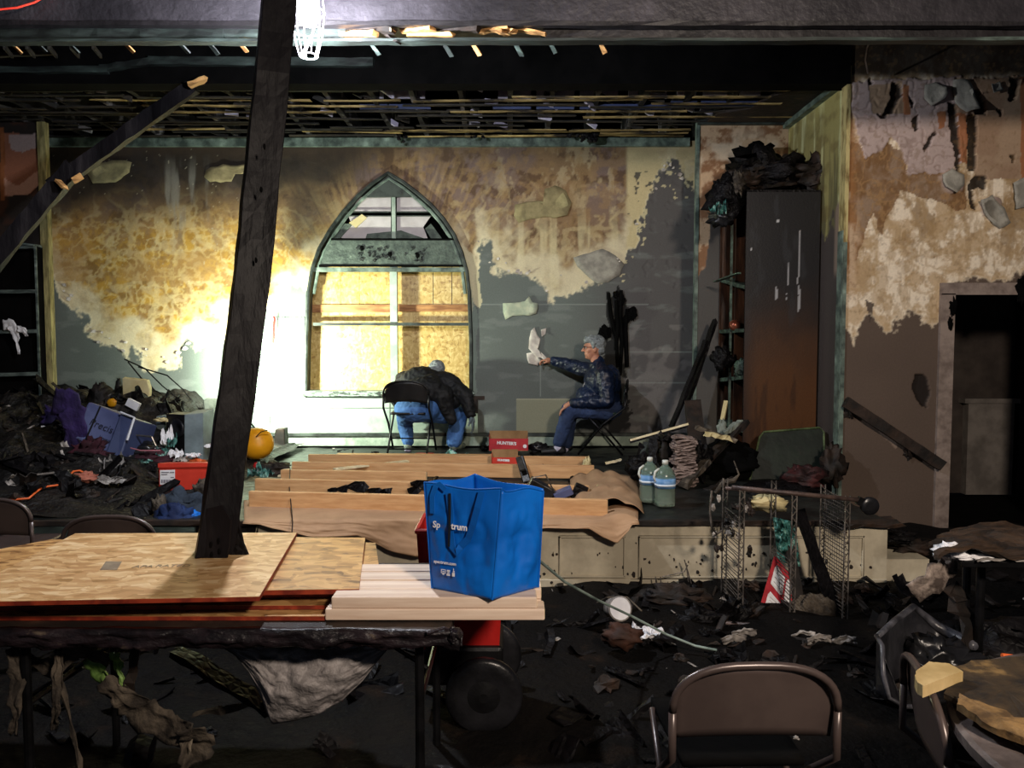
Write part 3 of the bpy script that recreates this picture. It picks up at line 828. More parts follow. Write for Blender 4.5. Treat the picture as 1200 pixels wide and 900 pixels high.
# mullion and bars
mb = MB(); a = P(458, 462, DW + .06); b = P(465, 312, DW + .06); mb.bb((a.x, DW + .05, a.z), (b.x, DW + .12, b.z)); mb.build('mullion', M['board_w'], wo)
mb = MB(); a = P(366, 381.5, DW); b = P(551, 378, DW); mb.bb((a.x, DW + .03, a.z), (b.x, DW + .08, b.z)); mb.build('glazing_bar', M['trimdark'], wo)
mb = MB(); a = P(366, 318, DW); b = P(549, 313, DW); mb.bb((a.x, DW + .03, a.z), (b.x, DW + .1, b.z)); mb.build('glazing_bar', M['trimgreen'], wo)
tm = mat('rough_green_panel', '#3f4a44', '#5d6a60', 12, .6, .9, bscale=40, c3='#7b887a')
mb = MB(); q = [(371, 312), (380, 292), (389, 280), (533, 280), (541, 296), (547, 312)]
mb.prism([P(x, y, DW + .04) for x, y in q], (0, .03, 0)); po = mb.build('spandrel_panel', tm, wo)
mb = MB()
for y in (280.5, 311.5): mb.tube([P(374 if y > 300 else 388, y, DW + .035), P(546 if y > 300 else 534, y, DW + .035)], .012, 6)
mb.build('panel_moulding', M['soot'], po)
mb = MB(); r_ = random.Random(4)
for k in range(34):
    x = 418 + 84 * r_.random(); mb.blob(P(x, 298 + 7 * math.sin(k * 2.1) + r_.uniform(-2, 2), DW + .036), (.03 * r_.uniform(.4, 1), .012, .022 * r_.uniform(.4, 1)), k, .5, 3, 8, 6)
mb.build('charred_carving', M['trimdark'], po, kind='stuff')
for x, y in ((424, 291), (457, 298), (489, 299)):
    mb = MB(); mb.blob(P(x, y, DW + .03), (.025, .01, .03), x, .4, 2, 8, 6); mb.build('burnt_hole', M['soot'], po)
mb = MB(); mb.prism([P(x, y, DW + .04) for x, y in [(455, 205), (487, 230), (425, 231)]], (0, .03, 0)); mb.build('spandrel_panel', M['trimdark'], wo)
mb = MB(); mb.bb((P(360, 285, DB).x, DB + .10, P(0, 320, DB).z), (P(552, 0, DB).x, DB + .14, P(0, 198, DB).z)); mb.build('backing', M['soot'], wo)
for q in ([(421, 231), (458, 231), (458, 248), (411, 248)], [(465, 231), (486, 231), (502, 248), (465, 248)],
          [(408, 253), (458, 253), (458, 280), (400, 279), (402, 268), (412, 262)], [(465, 253), (505, 253), (496, 266), (501, 279), (465, 280)]):
    mb = MB(); mb.prism([P(x, y, DW + .115) for x, y in q], (0, .008, 0)); mb.build('pane', M['lightgrey'], wo)
mb = MB(); a = P(459.5, 281, DW + .1); b = P(463.5, 228, DW + .1); mb.bb((a.x, DW + .08, a.z), (b.x, DW + .13, b.z)); mb.build('mullion', M['board_w'], wo)
for y in (248.5, 252.8):
    mb = MB(); mb.tube([P(404, y, DW + .09), P(508, y, DW + .09)], .007, 6); mb.build('glazing_bar', M['trimdark'], wo)
mb = MB(); mb.bar(P(412, 266, DW + .1), P(429, 252, DW + .1), .03, .13, (0, -1, 0)); 
mb = MB(); mb.prism([P(x, y, DW + .08) for x, y in [(409, 261), (424, 251), (430, 255), (417, 267)]], (0, .02, 0)); mb.build('wood_scrap', M['beige'], wo)
for q in ([(388, 280), (404, 262), (414, 262), (398, 280)], [(498, 268), (505, 262), (517, 278), (519, 281), (506, 281)], [(430, 274), (470, 270), (496, 279), (496, 281), (428, 281)]):
    mb = MB(); mb.prism([P(x, y, DW + .10) for x, y in q], (0, .01, 0)); mb.build('broken_pane', tm, wo)
# sill and the boards under it
mb = MB(); a = P(355, 466, DW); b = P(556, 458, DW)
mb.bb((a.x, DW - .05, a.z + .02), (b.x, DW + RD, b.z)); mb.build('window_sill', mat('charred_sill', '#2c342f', '#8d9f92', 16, .6, .6, stretch=(1, 3, 3), contrast=(.45, .55)), wo)
for (x0, y0, x1, y1, t) in ((356, 467, 556, 477.5, .03), (352, 478.5, 470, 507, .025), (471, 478.5, 560, 507, .025)):
    a = P(x0, y1, DW); b = P(x1, y0, DW); mb = MB(); mb.bb((a.x, DW - t, a.z), (b.x, DW, b.z)); mb.build('apron_board', M['board_w'], wo, bevel=.002)
mb = MB(); a = P(322, 508, DW); b = P(357, 372, DW); mb.bb((a.x, DW - .02, a.z), (b.x, DW - .002, b.z)); o = mb.build('board', M['board_w'], bw)

mb = MB(); a = P(70, 523.5, DW); b = P(812, 511, DW); mb.bb((a.x, DW - .03, STZ), (b.x, DW, b.z)); o = mb.build('baseboard_back', mat('green_baseboard', '#7f8f80', '#a9b8a6', 5, .6, .3, contrast=(.4, .55))); o['kind'] = 'structure'
mb = MB(); mb.bb((a.x, DW - .05, P(0, 510.5, DW).z), (b.x, DW, P(0, 507, DW).z)); mb.build('rail', M['trimdark'], o)
mb = MB(); mb.bb((a.x, DW - .06, STZ), (b.x, DW - .03, STZ + .02)); mb.build('shoe_moulding', M['soot'], o)

# trims: top of back wall, vertical posts, alcove crown
def strim(name, a, b, m):
    mb = MB(); mb.bb(a, b); o = mb.build(name, m); o['kind'] = 'structure'; return o


strim('trim_1', (-5.6, DW - .05, P(0, 172.5, DW).z), (1.95, DW, ZC + .02), M['trimgreen'])
strim('trim_2', (XL - .05, DP - .03, STZ), (XL + .03, DP + .04, ZC), mat('yellowed_post', '#6f6842', '#b4aa74', 8, .6, .2, stretch=(3, 3, .5)))
strim('trim_3', (1.865, DP - .01, STZ), (1.90, DP + .05, ZC), M['trimgreen'])
mb = MB(); mb.bar((XR - .03, DP, ZC - .02), (XR - .03, DR, ZC - .02), .06, .09); o = mb.build('trim_4', M['trimgreen']); o['kind'] = 'structure'
strim('trim_5', (1.87, DP - .05, ZC - .03), (XR, DP, ZC + .02), M['trimdark'])
mb = MB(); mb.bar((XR - .012, DR + .05, .3), (XR - .012, DR + .05, 2.6), .10, .03, (1, 0, 0)); o = mb.build('trim_6', M['trimgreen']); o['kind'] = 'structure'
strim('trim_7', (XR - .02, DR - .012, .35), (XR + .01, DR + .1, 2.5), M['trimgreen'])
strim('trim_8', (XR - .02, DR - .008, 2.5), (XR + .012, DR + .1, 3.95), mat('scorched_corner', '#7d6a3e', '#c2b47c', 8, .7, .4, stretch=(3, 3, .6), contrast=(.4, .55)))

# doorway
dm = mat('scorched_pink_casing', '#6d5f57', '#94857b', 9, .6, .4, contrast=(.35, .6))
mb = MB(); mb.bb((XDOOR - .10, DR - .03, 0), (XDOOR + .02, DR + .0, 2.07)); mb.bb((XDOOR, DR, 0), (XDOOR + .02, DR + .16, 2.07)); do = mb.build('door_1', dm); do['kind'] = 'structure'
mb = MB(); mb.bb((XDOOR - .10, DR - .03, 2.06), (XDOOR + 1.1, DR, 2.16)); mb.build('door_head', dm, do)
mb = MB(); mb.bb((XDOOR + .95, DR - .03, 0), (XDOOR + 1.08, DR, 2.06)); mb.build('door_jamb', dm, do)
mb = MB()
for (x, z, s) in ((XDOOR + .00, 1.95, .05), (XDOOR - .02, 1.82, .04), (XDOOR + .57, 2.1, .07), (XDOOR + .62, 2.12, .05)): mb.blob((x, DR - .03, z), (s * .6, .012, s * 1.3), int(x * 99), .5, 2.5)
mb.build('scorch_patch', M['soot'], do)
# room behind the doorway
bm_ = mat('dark_room_wall', '#3a332f', '#4e4640', 3, .9, .2)
mb = MB(); mb.bb((3.0, 8.4, 0), (6.2, 8.5, 2.7)); mb.bb((3.3, DR + .12, 0), (3.38, 8.4, 2.7)); mb.bb((6.1, DR + .12, 0), (6.2, 8.4, 2.7)); mb.bb((3.3, DR + .12, 2.6), (6.2, 8.5, 2.7)); o = mb.build('wall_far_room', bm_); o['kind'] = 'structure'
mb = MB(); mb.bb((4.95, 8.3, 0), (5.45, 8.4, 1.0)); mb.bb((4.9, 8.28, 1.0), (5.5, 8.4, 1.05)); mb.build('dado_panel', mat('dado_grey', '#6a645e', '#8a837c', 4, .8, .2), o)
mb = MB(); mb.bb((5.5, 8.3, 0), (5.62, 8.4, 2.5)); mb.build('post', M['char2'], o)

# stage platform, its panelled front and broken right end
SF = 5.05; SX = 2.50
mb = MB()
st = mb.grid(lambda u, v: (-6 + u * (6 + SX), SF + v * (DW - SF), STZ + .012 * noise.noise(Vector((u * 40, v * 25, 0)))), 200, 90)
o = mb.build('floor_stage', M['stagefloor'], smooth=True); o['kind'] = 'structure'
mb = MB(); mb.bb((-1.75, SF, 0), (SX, SF + .05, STZ - .02)); mb.bb((SX - .05, SF + .05, 0), (SX, DR, STZ - .02)); mb.bb((SX - .02, SF + .03, 0), (XR, DR, .21)); sf = mb.build('stage_front', M['cream']); sf['kind'] = 'structure'
sf.name = 'wall_stage_front'
mb = MB(); mb.bar((-6, SF + .02, .24), (-1.7, SF + .02, .24), .05, .46, jag=.006, seg=40, seed=9); mb.build('charred_facing', M['char'], sf)
mb = MB(); mb.bar((-6, SF - .02, STZ - .07), (-2.1, SF - .02, STZ - .07), .03, .07, jag=.004, seg=30, seed=10); mb.build('sooty_ledge', M['ledge'], sf)
for (x0, x1, y0, y1) in ((655, 733, 628, 676), (748, 1012, 628, 677), (-6, 1, 1, 1)):
    if x0 < 0: continue
    a = P(x0, y1, SF); b = P(x1, y0, SF); mb = MB(); w = .012
    for q in (((a.x, a.z), (b.x, a.z + w)), ((a.x, b.z - w), (b.x, b.z)), ((a.x, a.z), (a.x + w, b.z)), ((b.x - w, a.z), (b.x, b.z))):
        mb.bb((q[0][0], SF - .014, q[0][1]), (q[1][0], SF, q[1][1]))
    mb.build('panel_moulding', M['cream'], sf, bevel=.003)
mb = MB(); mb.bb((-1.75, SF - .015, 0), (SX, SF, .085)); mb.build('plinth', M['cream'], sf, bevel=.004)
mb = MB(); mb.bar((-6, SF - .01, STZ - .012), (SX + .06, SF - .01, STZ - .012), .05, .03, jag=.004, seg=60, seed=5); mb.build('edge_board', M['char2'], sf)
mb = MB()
r = random.Random(3)
for k in range(150):
    x = r.uniform(-.5, 2.45); z = abs(r.gauss(.12, .1)) if r.random() < .7 else r.uniform(.02, .44)
    if z > .45: continue
    s = r.uniform(.003, .012) 
    mb.blob((x, SF - .0175 if z < .085 else SF - .002, z), (s, .003, s * r.uniform(.6, 1.8)), k, .5, 2, 6, 4)
mb.build('scorch_spots', M['char2'], sf, kind='stuff')

# hall floor with fine rubble
def floor_h(x, y):
    v = Vector((x * 1.7, y * 1.7, 0)); h = .025 * (noise.fractal(v, 1, 2.1, 5) + .6)
    if y > 4.1: h += .06 * min(1, (y - 4.1) / .8) * (.8 + noise.noise(Vector((x * 3, y * 3, 4)))) 
    if x > 2.4: h += .05 * min(1, (x - 2.4))
    return max(h, -.01)


mb = MB(); mb.grid(lambda u, v: (-6 + 12 * u, -.5 + 7.1 * v, floor_h(-6 + 12 * u, -.5 + 7.1 * v) if -.5 + 7.1 * v < 6.45 else 0), 420, 300)
o = mb.build('floor', M['ashfloor'], smooth=True); o['kind'] = 'structure'
mb = MB(); mb.bb((-6, -4.2, -.06), (6.3, 8.6, -.03)); o = mb.build('floor_base', M['soot']); o['kind'] = 'structure'; o.name = 'floor_slab'

# ------------------------------------------------------------------ ceiling: header, joists, laths, roof deck
mb = MB(); mb.bb((-6, DR - .02, P(0, 99, DR).z), (XR - .0, DR + .16, 4.9)); o = mb.build('trim_9', M['soot']); o['kind'] = 'structure'; hd = o
mb = MB(); mb.bar((-6, DR - .05, P(0, 84, DR).z), P(126, 82, DR - .05), .05, .05, jag=.006, seg=14)
mb.bar(P(118, 81, DR - .05), P(180, 72, DR - .05), .05, .05, jag=.006, seg=6)
mb.bar(P(175, 72, DR - .05), P(438, 73.5, DR - .05), .05, .065, jag=.004, seg=20); mb.build('ledge_strip', M['ledge'], hd)
mb = MB(); mb.bb((-6, DR - .03, ZC + .3), (-2.2, DR - .02, 4.6)); mb.build('lining', M['soot'], hd)
mb = MB(); mb.bb((-6.2, 4.7, 4.95), (6.3, 9.3, 5.05)); mb.bb((-6.2, 9.1, 3.5), (6.3, 9.2, 5.0)); mb.bb((-6.1, DW, 3.88), (2.4, 9.2, 3.92)); o = mb.build('ceiling_roof_deck', M['soot']); o['kind'] = 'structure'
cj = bpy.data.objects.new('ceiling', None); COL.objects.link(cj); cj.location = (0, 7.5, ZC); cj['kind'] = 'structure'
# joists run towards the back wall, above the laths
r = random.Random(21)
for k in range(19):
    x = -5.5 + k * .42 + r.uniform(-.03, .03)
    if x > 2.7: break
    mb = MB(); mb.bar((x, DR + .1, ZC + .12), (x + r.uniform(-.04, .04), DW, ZC + .12), .045, .19, jag=.008, seg=8, seed=k); mb.build('joist', M['joist'], cj)
# laths run across, sagging and broken, half burnt
ys = []
y = DR + .12
while y < DW - .05:
    ys.append(y); y += r.uniform(.125, .165)
for i, y in enumerate(ys):
    x = -5.6
    while x < 2.75:
        Ls = r.uniform(.7, 2.6); x1 = min(2.78, x + Ls)
        if x < 1.87 < x1 and y > DP: x1 = 1.86
        if x >= 1.86 and y > DP: break
        if r.random() > .10:
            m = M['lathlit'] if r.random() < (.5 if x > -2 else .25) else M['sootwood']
            z = ZC - .0 + r.uniform(-.012, .012)
            mb = MB(); sg = r.uniform(0, .02)
            mb.bar((x, y, z - sg * (r.random() < .3)), (x1, y + r.uniform(-.02, .02), z - sg * (r.random() < .3)), .034, .012, jag=.004, seg=max(2, int(Ls * 3)), seed=i * 31 + int(x * 10))
            mb.build('lath', m, cj)
        x = x1 + r.uniform(.01, .12)
# pale strips added to stand in for light through roof gaps, blue sheathing behind
sh = mat('painted_pale_light', '#b8b2c8', '#d6d2e2', 3, .7, .1); shb = mat('blue_sheathing', '#2c3450', '#3c4870', 3, .7, .1)
for i, (x0, x1) in enumerate([(430, 452), (462, 500), (584, 622), (628, 672), (678, 722), (734, 778), (790, 812), (820, 850), (862, 886), (905, 925)]):
    ya = 7.4 if x1 < 800 else 7.3; xa = (x0 - 600) * ya / 900; xb = (x1 - 600) * ya / 900
    mb = MB(); mb.bb((xa, ya, ZC + .085), (xb, ya + .02, ZC + .155)); mb.build('roof_gap_strip', sh, cj)
    mb = MB(); mb.bb((xa - .05, ya + .03, ZC - .005), (xb + .05, ya + .05, ZC + .04)); mb.build('roof_gap_strip', shb, cj)
for i in range(90):   # short stubs of strapping hanging between the laths, pale ones standing in for lamplit joist bits
    x = r.uniform(-5.3, 2.4); y = r.uniform(DR + .15, DW - .2)
    if x > 1.8 and y > DP - .1: continue
    d = Vector((r.uniform(.05, .12), r.uniform(-.02, .1), -r.uniform(.0, .04)))
    mb = MB(); p = Vector((x, y, ZC + r.uniform(.03, .1))); mb.bar(p, p + d * 1.3, .02, .05, jag=.003, seg=1, seed=i); mb.build('strapping_stub', sh if r.random() < .4 else M['sootwood'], cj)
mb = MB()
for (x, y, s) in ((675, 155, .09), (690, 160, .12), (205, 100, .04), (560, 160, .05), (470, 162, .06)):
    for q in range(7):
        c = P(x + r.uniform(-8, 8), y + r.uniform(-3, 4), DW - .3); mb.blob(c, (s * .3, s * .2, s * .25), q + x, .5, 3, 7, 5)
mb.build('charred_clumps', M['char'], cj, kind='stuff')
# flat plaster remnant at the right end of the stage ceiling
mb = MB(); q = [(1.95, DP), (2.0, DP - .35), (2.25, DP - .5), (2.35, DP - .9), (2.55, DP - 1.1), (XR, DP - 1.2), (XR, DP)]
mb.prism([(x, y, ZC - .015) for x, y in q], (0, 0, .03)); mb.build('plaster_remnant', M['char2'], cj)

# beam across the hall in front of the stage
mb = MB(); BD = 4.62
z0 = P(0, 28, BD).z
mb.grid(lambda u, v: (-4.2 + u * 9, BD, z0 + v * .75), 90, 8, (0, .22, 0)); bmx = mb.build('ceiling_beam', M['beam']); bmx['kind'] = 'structure'
mb = MB(); mb.bar((-4.2, BD + .02, P(0, 27, BD).z), (4.8, BD + .02, P(0, 28, BD).z), .05, .025, jag=.003, seg=60, seed=8); mb.build('beam_lip', M['beamdark'], bmx)
mb = MB(); zz = P(0, 43, BD).z
mb.bar((-4.2, BD + .08, P(0, 38, BD).z), P(262, 38, BD + .08), .03, .10, jag=.006, seg=30, seed=2); mb.build('beam_ledge', M['ledge'], bmx)
mb = MB(); mb.bar(P(262, 38, BD + .09), P(405, 40, BD + .09), .03, .07, jag=.006, seg=12, seed=3); mb.build('beam_ledge', M['ledge'], bmx)
mb = MB(); mb.bar(P(636, 37, BD + .08), (4.8, BD + .08, P(0, 37, BD).z), .03, .10, jag=.004, seg=30, seed=4); mb.build('beam_ledge', M['beamdark'], bmx)
mb = MB(); mb.bar((-4.2, BD + .05, P(0, 46, BD).z), (4.8, BD + .05, P(0, 43.5, BD).z), .07, .018, jag=.003, seg=60, seed=6); mb.build('beam_lip', M['ledge'], bmx)
fr = mat('fresh_split_wood', '#8a6238', '#d8a668', 8, .7, .3, stretch=(.5, 2, 2), contrast=(.4, .55))
for i, (x0, y0, x1, y1, h) in enumerate([(404, 34, 462, 36, .03), (400, 42, 440, 40, .03), (426, 33, 460, 37, .02), (470, 36, 508, 33, .025), (505, 36, 560, 34, .03), (560, 38, 596, 32, .02), (478, 42, 530, 41, .018), (560, 34, 590, 37, .012), (452, 40, 468, 50, .015), (590, 40, 604, 36, .02), (596, 34, 640, 40, .015)]):
    mb = MB(); mb.bar(P(x0, y0, BD + .1), P(x1, y1, BD + .02), .05, h, jag=.005, seg=5, seed=i); mb.build('split_lath', fr if i % 4 else M['char2'], bmx)
for i, (x, y) in enumerate([(12, 50), (42, 49), (80, 50), (145, 49), (210, 50), (245, 51), (280, 49), (436, 52), (522, 53), (555, 52), (605, 53), (645, 50), (704, 50)]):
    mb = MB(); p = P(x, y, BD + .12); mb.bar(p, p + Vector((.035, .05, -.045)), .03, .008, jag=.002, seg=1, seed=i); mb.build('splinter', M['ledge'] if i % 3 else fr, bmx)
# hall ceiling remains between the beam and the header: dark joists
for k in range(14):
    x = -4.4 + k * .66
    mb = MB(); mb.bar((x, BD + .2, 4.35), (x, DR, 4.35), .05, .2, jag=.006, seg=5, seed=k); mb.build('joist', M['soot'], bmx)
mb = MB()
mb.bar(P(-30, 66, 5.9), P(60, 62, 5.9), .03, .03, jag=.004, seg=6)
for k in range(5): mb.bar(P(5 + k * 26, 55, 5.6), P(14 + k * 26, 66, 5.9), .02, .03, jag=.003)
mb.build('strapping_stub', M['sootwood'], bmx)
strim('trim_10', (XR + .01, DR - .03, P(0, 50, DR).z + .05), (5.4, DR, 4.9), M['soot'])
strim('trim_11', (XR + .01, BD + .3, 4.45), (5.4, DR, 4.5), M['soot'])
# ------------------------------------------------------------------ hanging caged work lamp
lp = P(361, 14, 4.3)
t = thing('hanging_work_lamp', 'glaring caged work lamp hung from the cross beam beside the leaning post', 'lamp', lp)
glow = mat('lit_bulb', '#ffffff', None, rough=.3, bump=0, emit=('#f6f2ff', 60)); cage_glow = mat('glowing_cage_wire', '#e6e6ee', None, rough=.3, bump=0, emit=('#f2eeff', 3.0))  # cage wires emit to stand in for the glare of the bulb
mb = MB(); mb.lathe([(.012, .16), (.045, .12), (.06, .05), (.062, -.01), (.045, -.06), (.012, -.08)], lp, 16); mb.build('bulb', glow, t, smooth=True)
mb = MB(); mb.lathe([(.02, .34), (.03, .30), (.035, .18), (.02, .16)], lp, 12); mb.build('socket', M['black'], t, smooth=True)
mb = MB()
for k in range(6):
    a = k * PI / 3
    mb.tube([lp + Vector((math.cos(a) * q, math.sin(a) * q, z)) for q, z in ((.03, .17), (.08, .1), (.088, 0), (.08, -.12), (.05, -.235))], .0035, 6)
for q, z in ((.088, 0), (.082, -.10), (.05, -.235)): mb.tube([lp + Vector((math.cos(a * PI / 8) * q, math.sin(a * PI / 8) * q, z)) for a in range(16)], .0035, 5, closed=True)
mb.tube([lp + Vector((.05, 0, -.05)), lp + Vector((-.03, .01, -.23))], .004, 5); mb.tube([lp + Vector((.03, 0, -.1)), lp + Vector((-.045, .01, -.235))], .004, 5)
mb.build('cage', cage_glow, t)
mb = MB(); mb.tube([lp + Vector((0, 0, .33)), lp + Vector((.02, .1, .7)), lp + Vector((.0, .25, 1.0))], .006, 6); mb.build('cord', M['black'], t)
ld = bpy.data.lights.new('bulb_light', 'POINT'); ld.energy = HANGING_LAMP_W; ld.shadow_soft_size = .05; ld.color = (.90, .93, 1.0)
lo = bpy.data.objects.new('bulb_light', ld); COL.objects.link(lo); lo.parent = t; lo.location = (0, -.0, -.21)

# ------------------------------------------------------------------ tripod work light by the back wall, hidden by the leaning post
wl = P(287, 425, 7.75); b0 = Vector((wl.x, wl.y - .05, STZ))
t = thing('tripod_work_light', 'lit work light on a tripod behind the leaning post, aimed at the back wall', 'lamp', b0)
aim = Vector((.22, .95, -.02)).normalized()
q = aim.to_track_quat('Z', 'Y').to_matrix()
mb = MB(); mb.box(wl - aim * .05, (.22, .17, .06), q); mb.build('housing', M['black'], t, bevel=.01)
mb = MB(); mb.box(wl - aim * .015, (.19, .14, .008), q); mb.build('lens', mat('lit_lens', '#ffffff', None, rough=.3, bump=0, emit=('#fbffe8', 25)), t)
mb = MB(); mb.tube([b0 + Vector((0, 0, .25)), Vector((b0.x, b0.y, wl.z - .1)), wl - aim * .07], .013, 8); mb.build('pole', M['steel'], t)
for k in range(3):
    a = .4 + k * 2.094
    mb = MB(); mb.tube([b0 + Vector((0, 0, .45)), b0 + Vector((.32 * math.cos(a), .32 * math.sin(a), .012))], .010, 6); mb.build('leg', M['black'], t)
la = bpy.data.lights.new('work_light', 'AREA'); la.shape = 'RECTANGLE'; la.size = .19; la.size_y = .14; la.energy = STAGE_LAMP_W; la.color = (.93, 1.0, .80)
lo = bpy.data.objects.new('work_light', la); COL.objects.link(lo); lo.parent = t; lo.location = wl + aim * .012 - b0; lo.rotation_euler = aim.to_track_quat('-Z', 'Y').to_euler()
# red and white levelling pole by the window
mb = MB(); a = P(313, 527, 8.25); a.z = STZ + .012; b = P(322, 372, 8.5)
t = thing('straight_edge', 'red and white straight edge leaning on the wall left of the arched window', 'tool', a)
mb.bar(a, a + (b - a) * .80, .02, .035, (0, -1, 0)); mb.build('blade', M['white'], t)
mb = MB(); mb.bar(a + (b - a) * .80, b, .02, .036, (0, -1, 0)); mb.build('tip', M['red'], t)

# ------------------------------------------------------------------ charred leaning post
pp = [(250, 651, 2.95), (258, 600, 2.96), (276, 470, 3.02), (294, 330, 3.09), (308, 190, 3.17), (318, 90, 3.22), (327, 0, 3.28), (336, -90, 3.33)]
pw_ = [.115, .15, .155, .155, .155, .155, .155, .155]
C3 = [P(*q) for q in pp]
t = thing('charred_post', 'tall charred square post leaning across the scene with its broken foot on the boards', 'post', C3[0])
mb = MB(); vs = []; fs = []
yaw = .42; r = random.Random(5)
ax = Vector((math.cos(yaw), math.sin(yaw), 0)); ay = Vector((-math.sin(yaw), math.cos(yaw), 0))
cs = []
for i in range(len(C3) - 1):
    k = max(2, int((C3[i + 1] - C3[i]).length / .05))
    for q in range(k): cs.append(C3[i].lerp(C3[i + 1], q / k))
cs.append(C3[-1])
prof = [(-1, -1), (-.96, -1.03), (-.3, -1), (.3, -1), (.96, -1.03), (1, -1), (1.02, -.3), (1, .3), (1, 1), (-1, 1)]
for i, c in enumerate(cs):
    for (a, b) in prof:
        p = c + ax * (a * .066) + ay * (b * .066)
        w = noise.noise(Vector((p.x * 22, p.y * 22, c.z * 7))) * .005
        p += ax * w * (1 if a > 0 else -1) + ay * w * (1 if b > 0 else -1)
        if i == 0: p.z += .025 * r.uniform(-.3, 1)
        vs.append(p)
m = len(prof)
for i in range(len(cs) - 1):
    for k in range(m):
        k2 = (k + 1) % m; fs.append((i * m + k, i * m + k2, (i + 1) * m + k2, (i + 1) * m + k))
fs.append(tuple(reversed(range(m)))); fs.append(tuple((len(cs) - 1) * m + k for k in range(m)))
mb.add(vs, fs); mb.build('shaft', M['post'], t)
# nailed corner plates at the foot
f0 = C3[0] + ay * -.074
mb = MB(); mb.prism([PZ(226, 662, .862) + Vector((0, 0, 0)), P(231, 622, 2.9), P(285, 560, 2.92), P(274, 600, 2.92), P(271, 662, 2.9), P(238, 660, 2.9)], (.01, .012, 0)); 
mb = MB(); mb.prism([P(x, y, 2.875) for x, y in [(226, 661), (236, 625), (242, 596), (260, 592), (270, 610), (268, 640), (264, 660), (238, 663), (237, 658)]], (.004, .006, 0)); mb.build('foot_splinter', M['post'], t)
mb = MB(); mb.prism([P(x, y, 2.92) for x, y in [(270, 640), (277, 600), (284, 636), (292, 655), (280, 652), (278, 663), (268, 662)]], (.004, .008, 0)); mb.build('foot_splinter', M['char'], t)
mb = MB()
for (x, y) in ((247, 638), (248, 650), (256, 634), (257, 646), (300, 305), (310, 172), (306, 222)): mb.blob(P(x, y, 2.87 if y > 500 else C3[3].y - .08), (.006, .004, .012), x, .2, 2, 6, 5)
mb.build('nail_hole', M['soot'], t)

# ------------------------------------------------------------------ diagonal fallen timbers at the left
a = P(-40, 345, 6.1); b = P(76, 208, 6.3); c = P(226, 102, 6.45)
t = thing('fallen_timber', 'charred timber hanging down diagonally from the ceiling at the upper left', 'timber', a)
mb = MB(); mb.bar(a, b + (b - a).normalized() * .1, .09, .13, (0, 0, 1), jag=.006, seg=14, seed=1); mb.build('beam', M['post'], t)
mb = MB(); mb.bar(b - (c - b).normalized() * .12, c, .08, .11, (0, 0, 1), jag=.006, seg=16, seed=2); mb.build('beam', M['post'], t)
mb = MB(); mb.bar(P(68, 212, 6.2), P(76, 220, 6.15), .05, .02, jag=.004, seg=2); mb.bar(P(222, 100, 6.3), P(242, 92, 6.3), .06, .03, jag=.006, seg=3); mb.bar(P(86, 212, 6.2), P(96, 206, 6.2), .02, .05); mb.build('splinter', fr, t)

# ------------------------------------------------------------------ foreground table with boards and lumber
TZ = .74
t = thing('folding_table', 'long burnt folding table in the foreground carrying boards and lumber', 'table', (-1.1, 2.75, 0))
mb = MB(); x0, x1, y0, y1 = -2.15, -.20, 2.44, 3.18
mb.grid(lambda u, v: (x0 + u * (x1 - x0), y0 + v * (y1 - y0), TZ - .045), 40, 10, (0, 0, .045)); mb.build('tabletop', M['char2'], t)
mb = MB()    # melted cloth wrapped over the front edge
def edge(u, v):
    x = x0 + u * (x1 - x0 + .03); n1 = noise.fractal(Vector((x * 9, v * 3, 1)), 1, 2, 4)
    return (x, y0 - .012 - .016 * n1 - .01 * math.sin(v * PI), TZ + .003 - v * (.062 + .012 * n1))
mb.grid(edge, 150, 8, (0, .02, 0)); mb.build('melted_cloth', M['purpleedge'], t, smooth=True)
mb = MB(); mb.blob(P(533, 744, 2.43), (.022, .03, .026), 3, .3, 2); mb.tube([P(500, 742, 2.4), P(520, 736, 2.42), P(541, 742, 2.46), P(540, 757, 2.45)], .006, 6); mb.build('melted_corner', M['purpleedge'], t)
for (xa, lbl) in ((-.31, 0), (-1.63, 1)):
    for yy in (2.52, 3.08):
        mb = MB(); mb.tube([(xa, yy, TZ - .05), (xa, yy, .01)], .0155, 10); mb.build('leg', M['blackmetal'], t)
    mb = MB(); mb.tube([(xa, 2.52, .45), (xa, 3.08, .45)], .01, 8); mb.tube([(xa, 2.8, .45), (xa - .35 if not lbl else xa + .35, 2.8, TZ - .06)], .008, 8); mb.build('brace', M['blackmetal'], t)

def sheet(name, quad, z, th, m, label, edge_m=M['red_edge']):
    """strand board: quad of photograph corners of the top face at height z"""
    W = [PZ(x, y, z) for x, y in quad]
    c = sum(W, Vector()) / 4
    t = thing(name, label, 'board', (c.x, c.y, z - th), 'strand boards stacked on the table')
    mb = MB(); mb.prism([p - Vector((0, 0, .0012)) for p in W], (0, 0, -th + .0012)); mb.build('edge_paint', edge_m, t)
    mb = MB(); mb.prism([p + (c - p) * .0015 for p in W], (0, 0, -.0012)); mb.build('face', m, t)
    return t, W


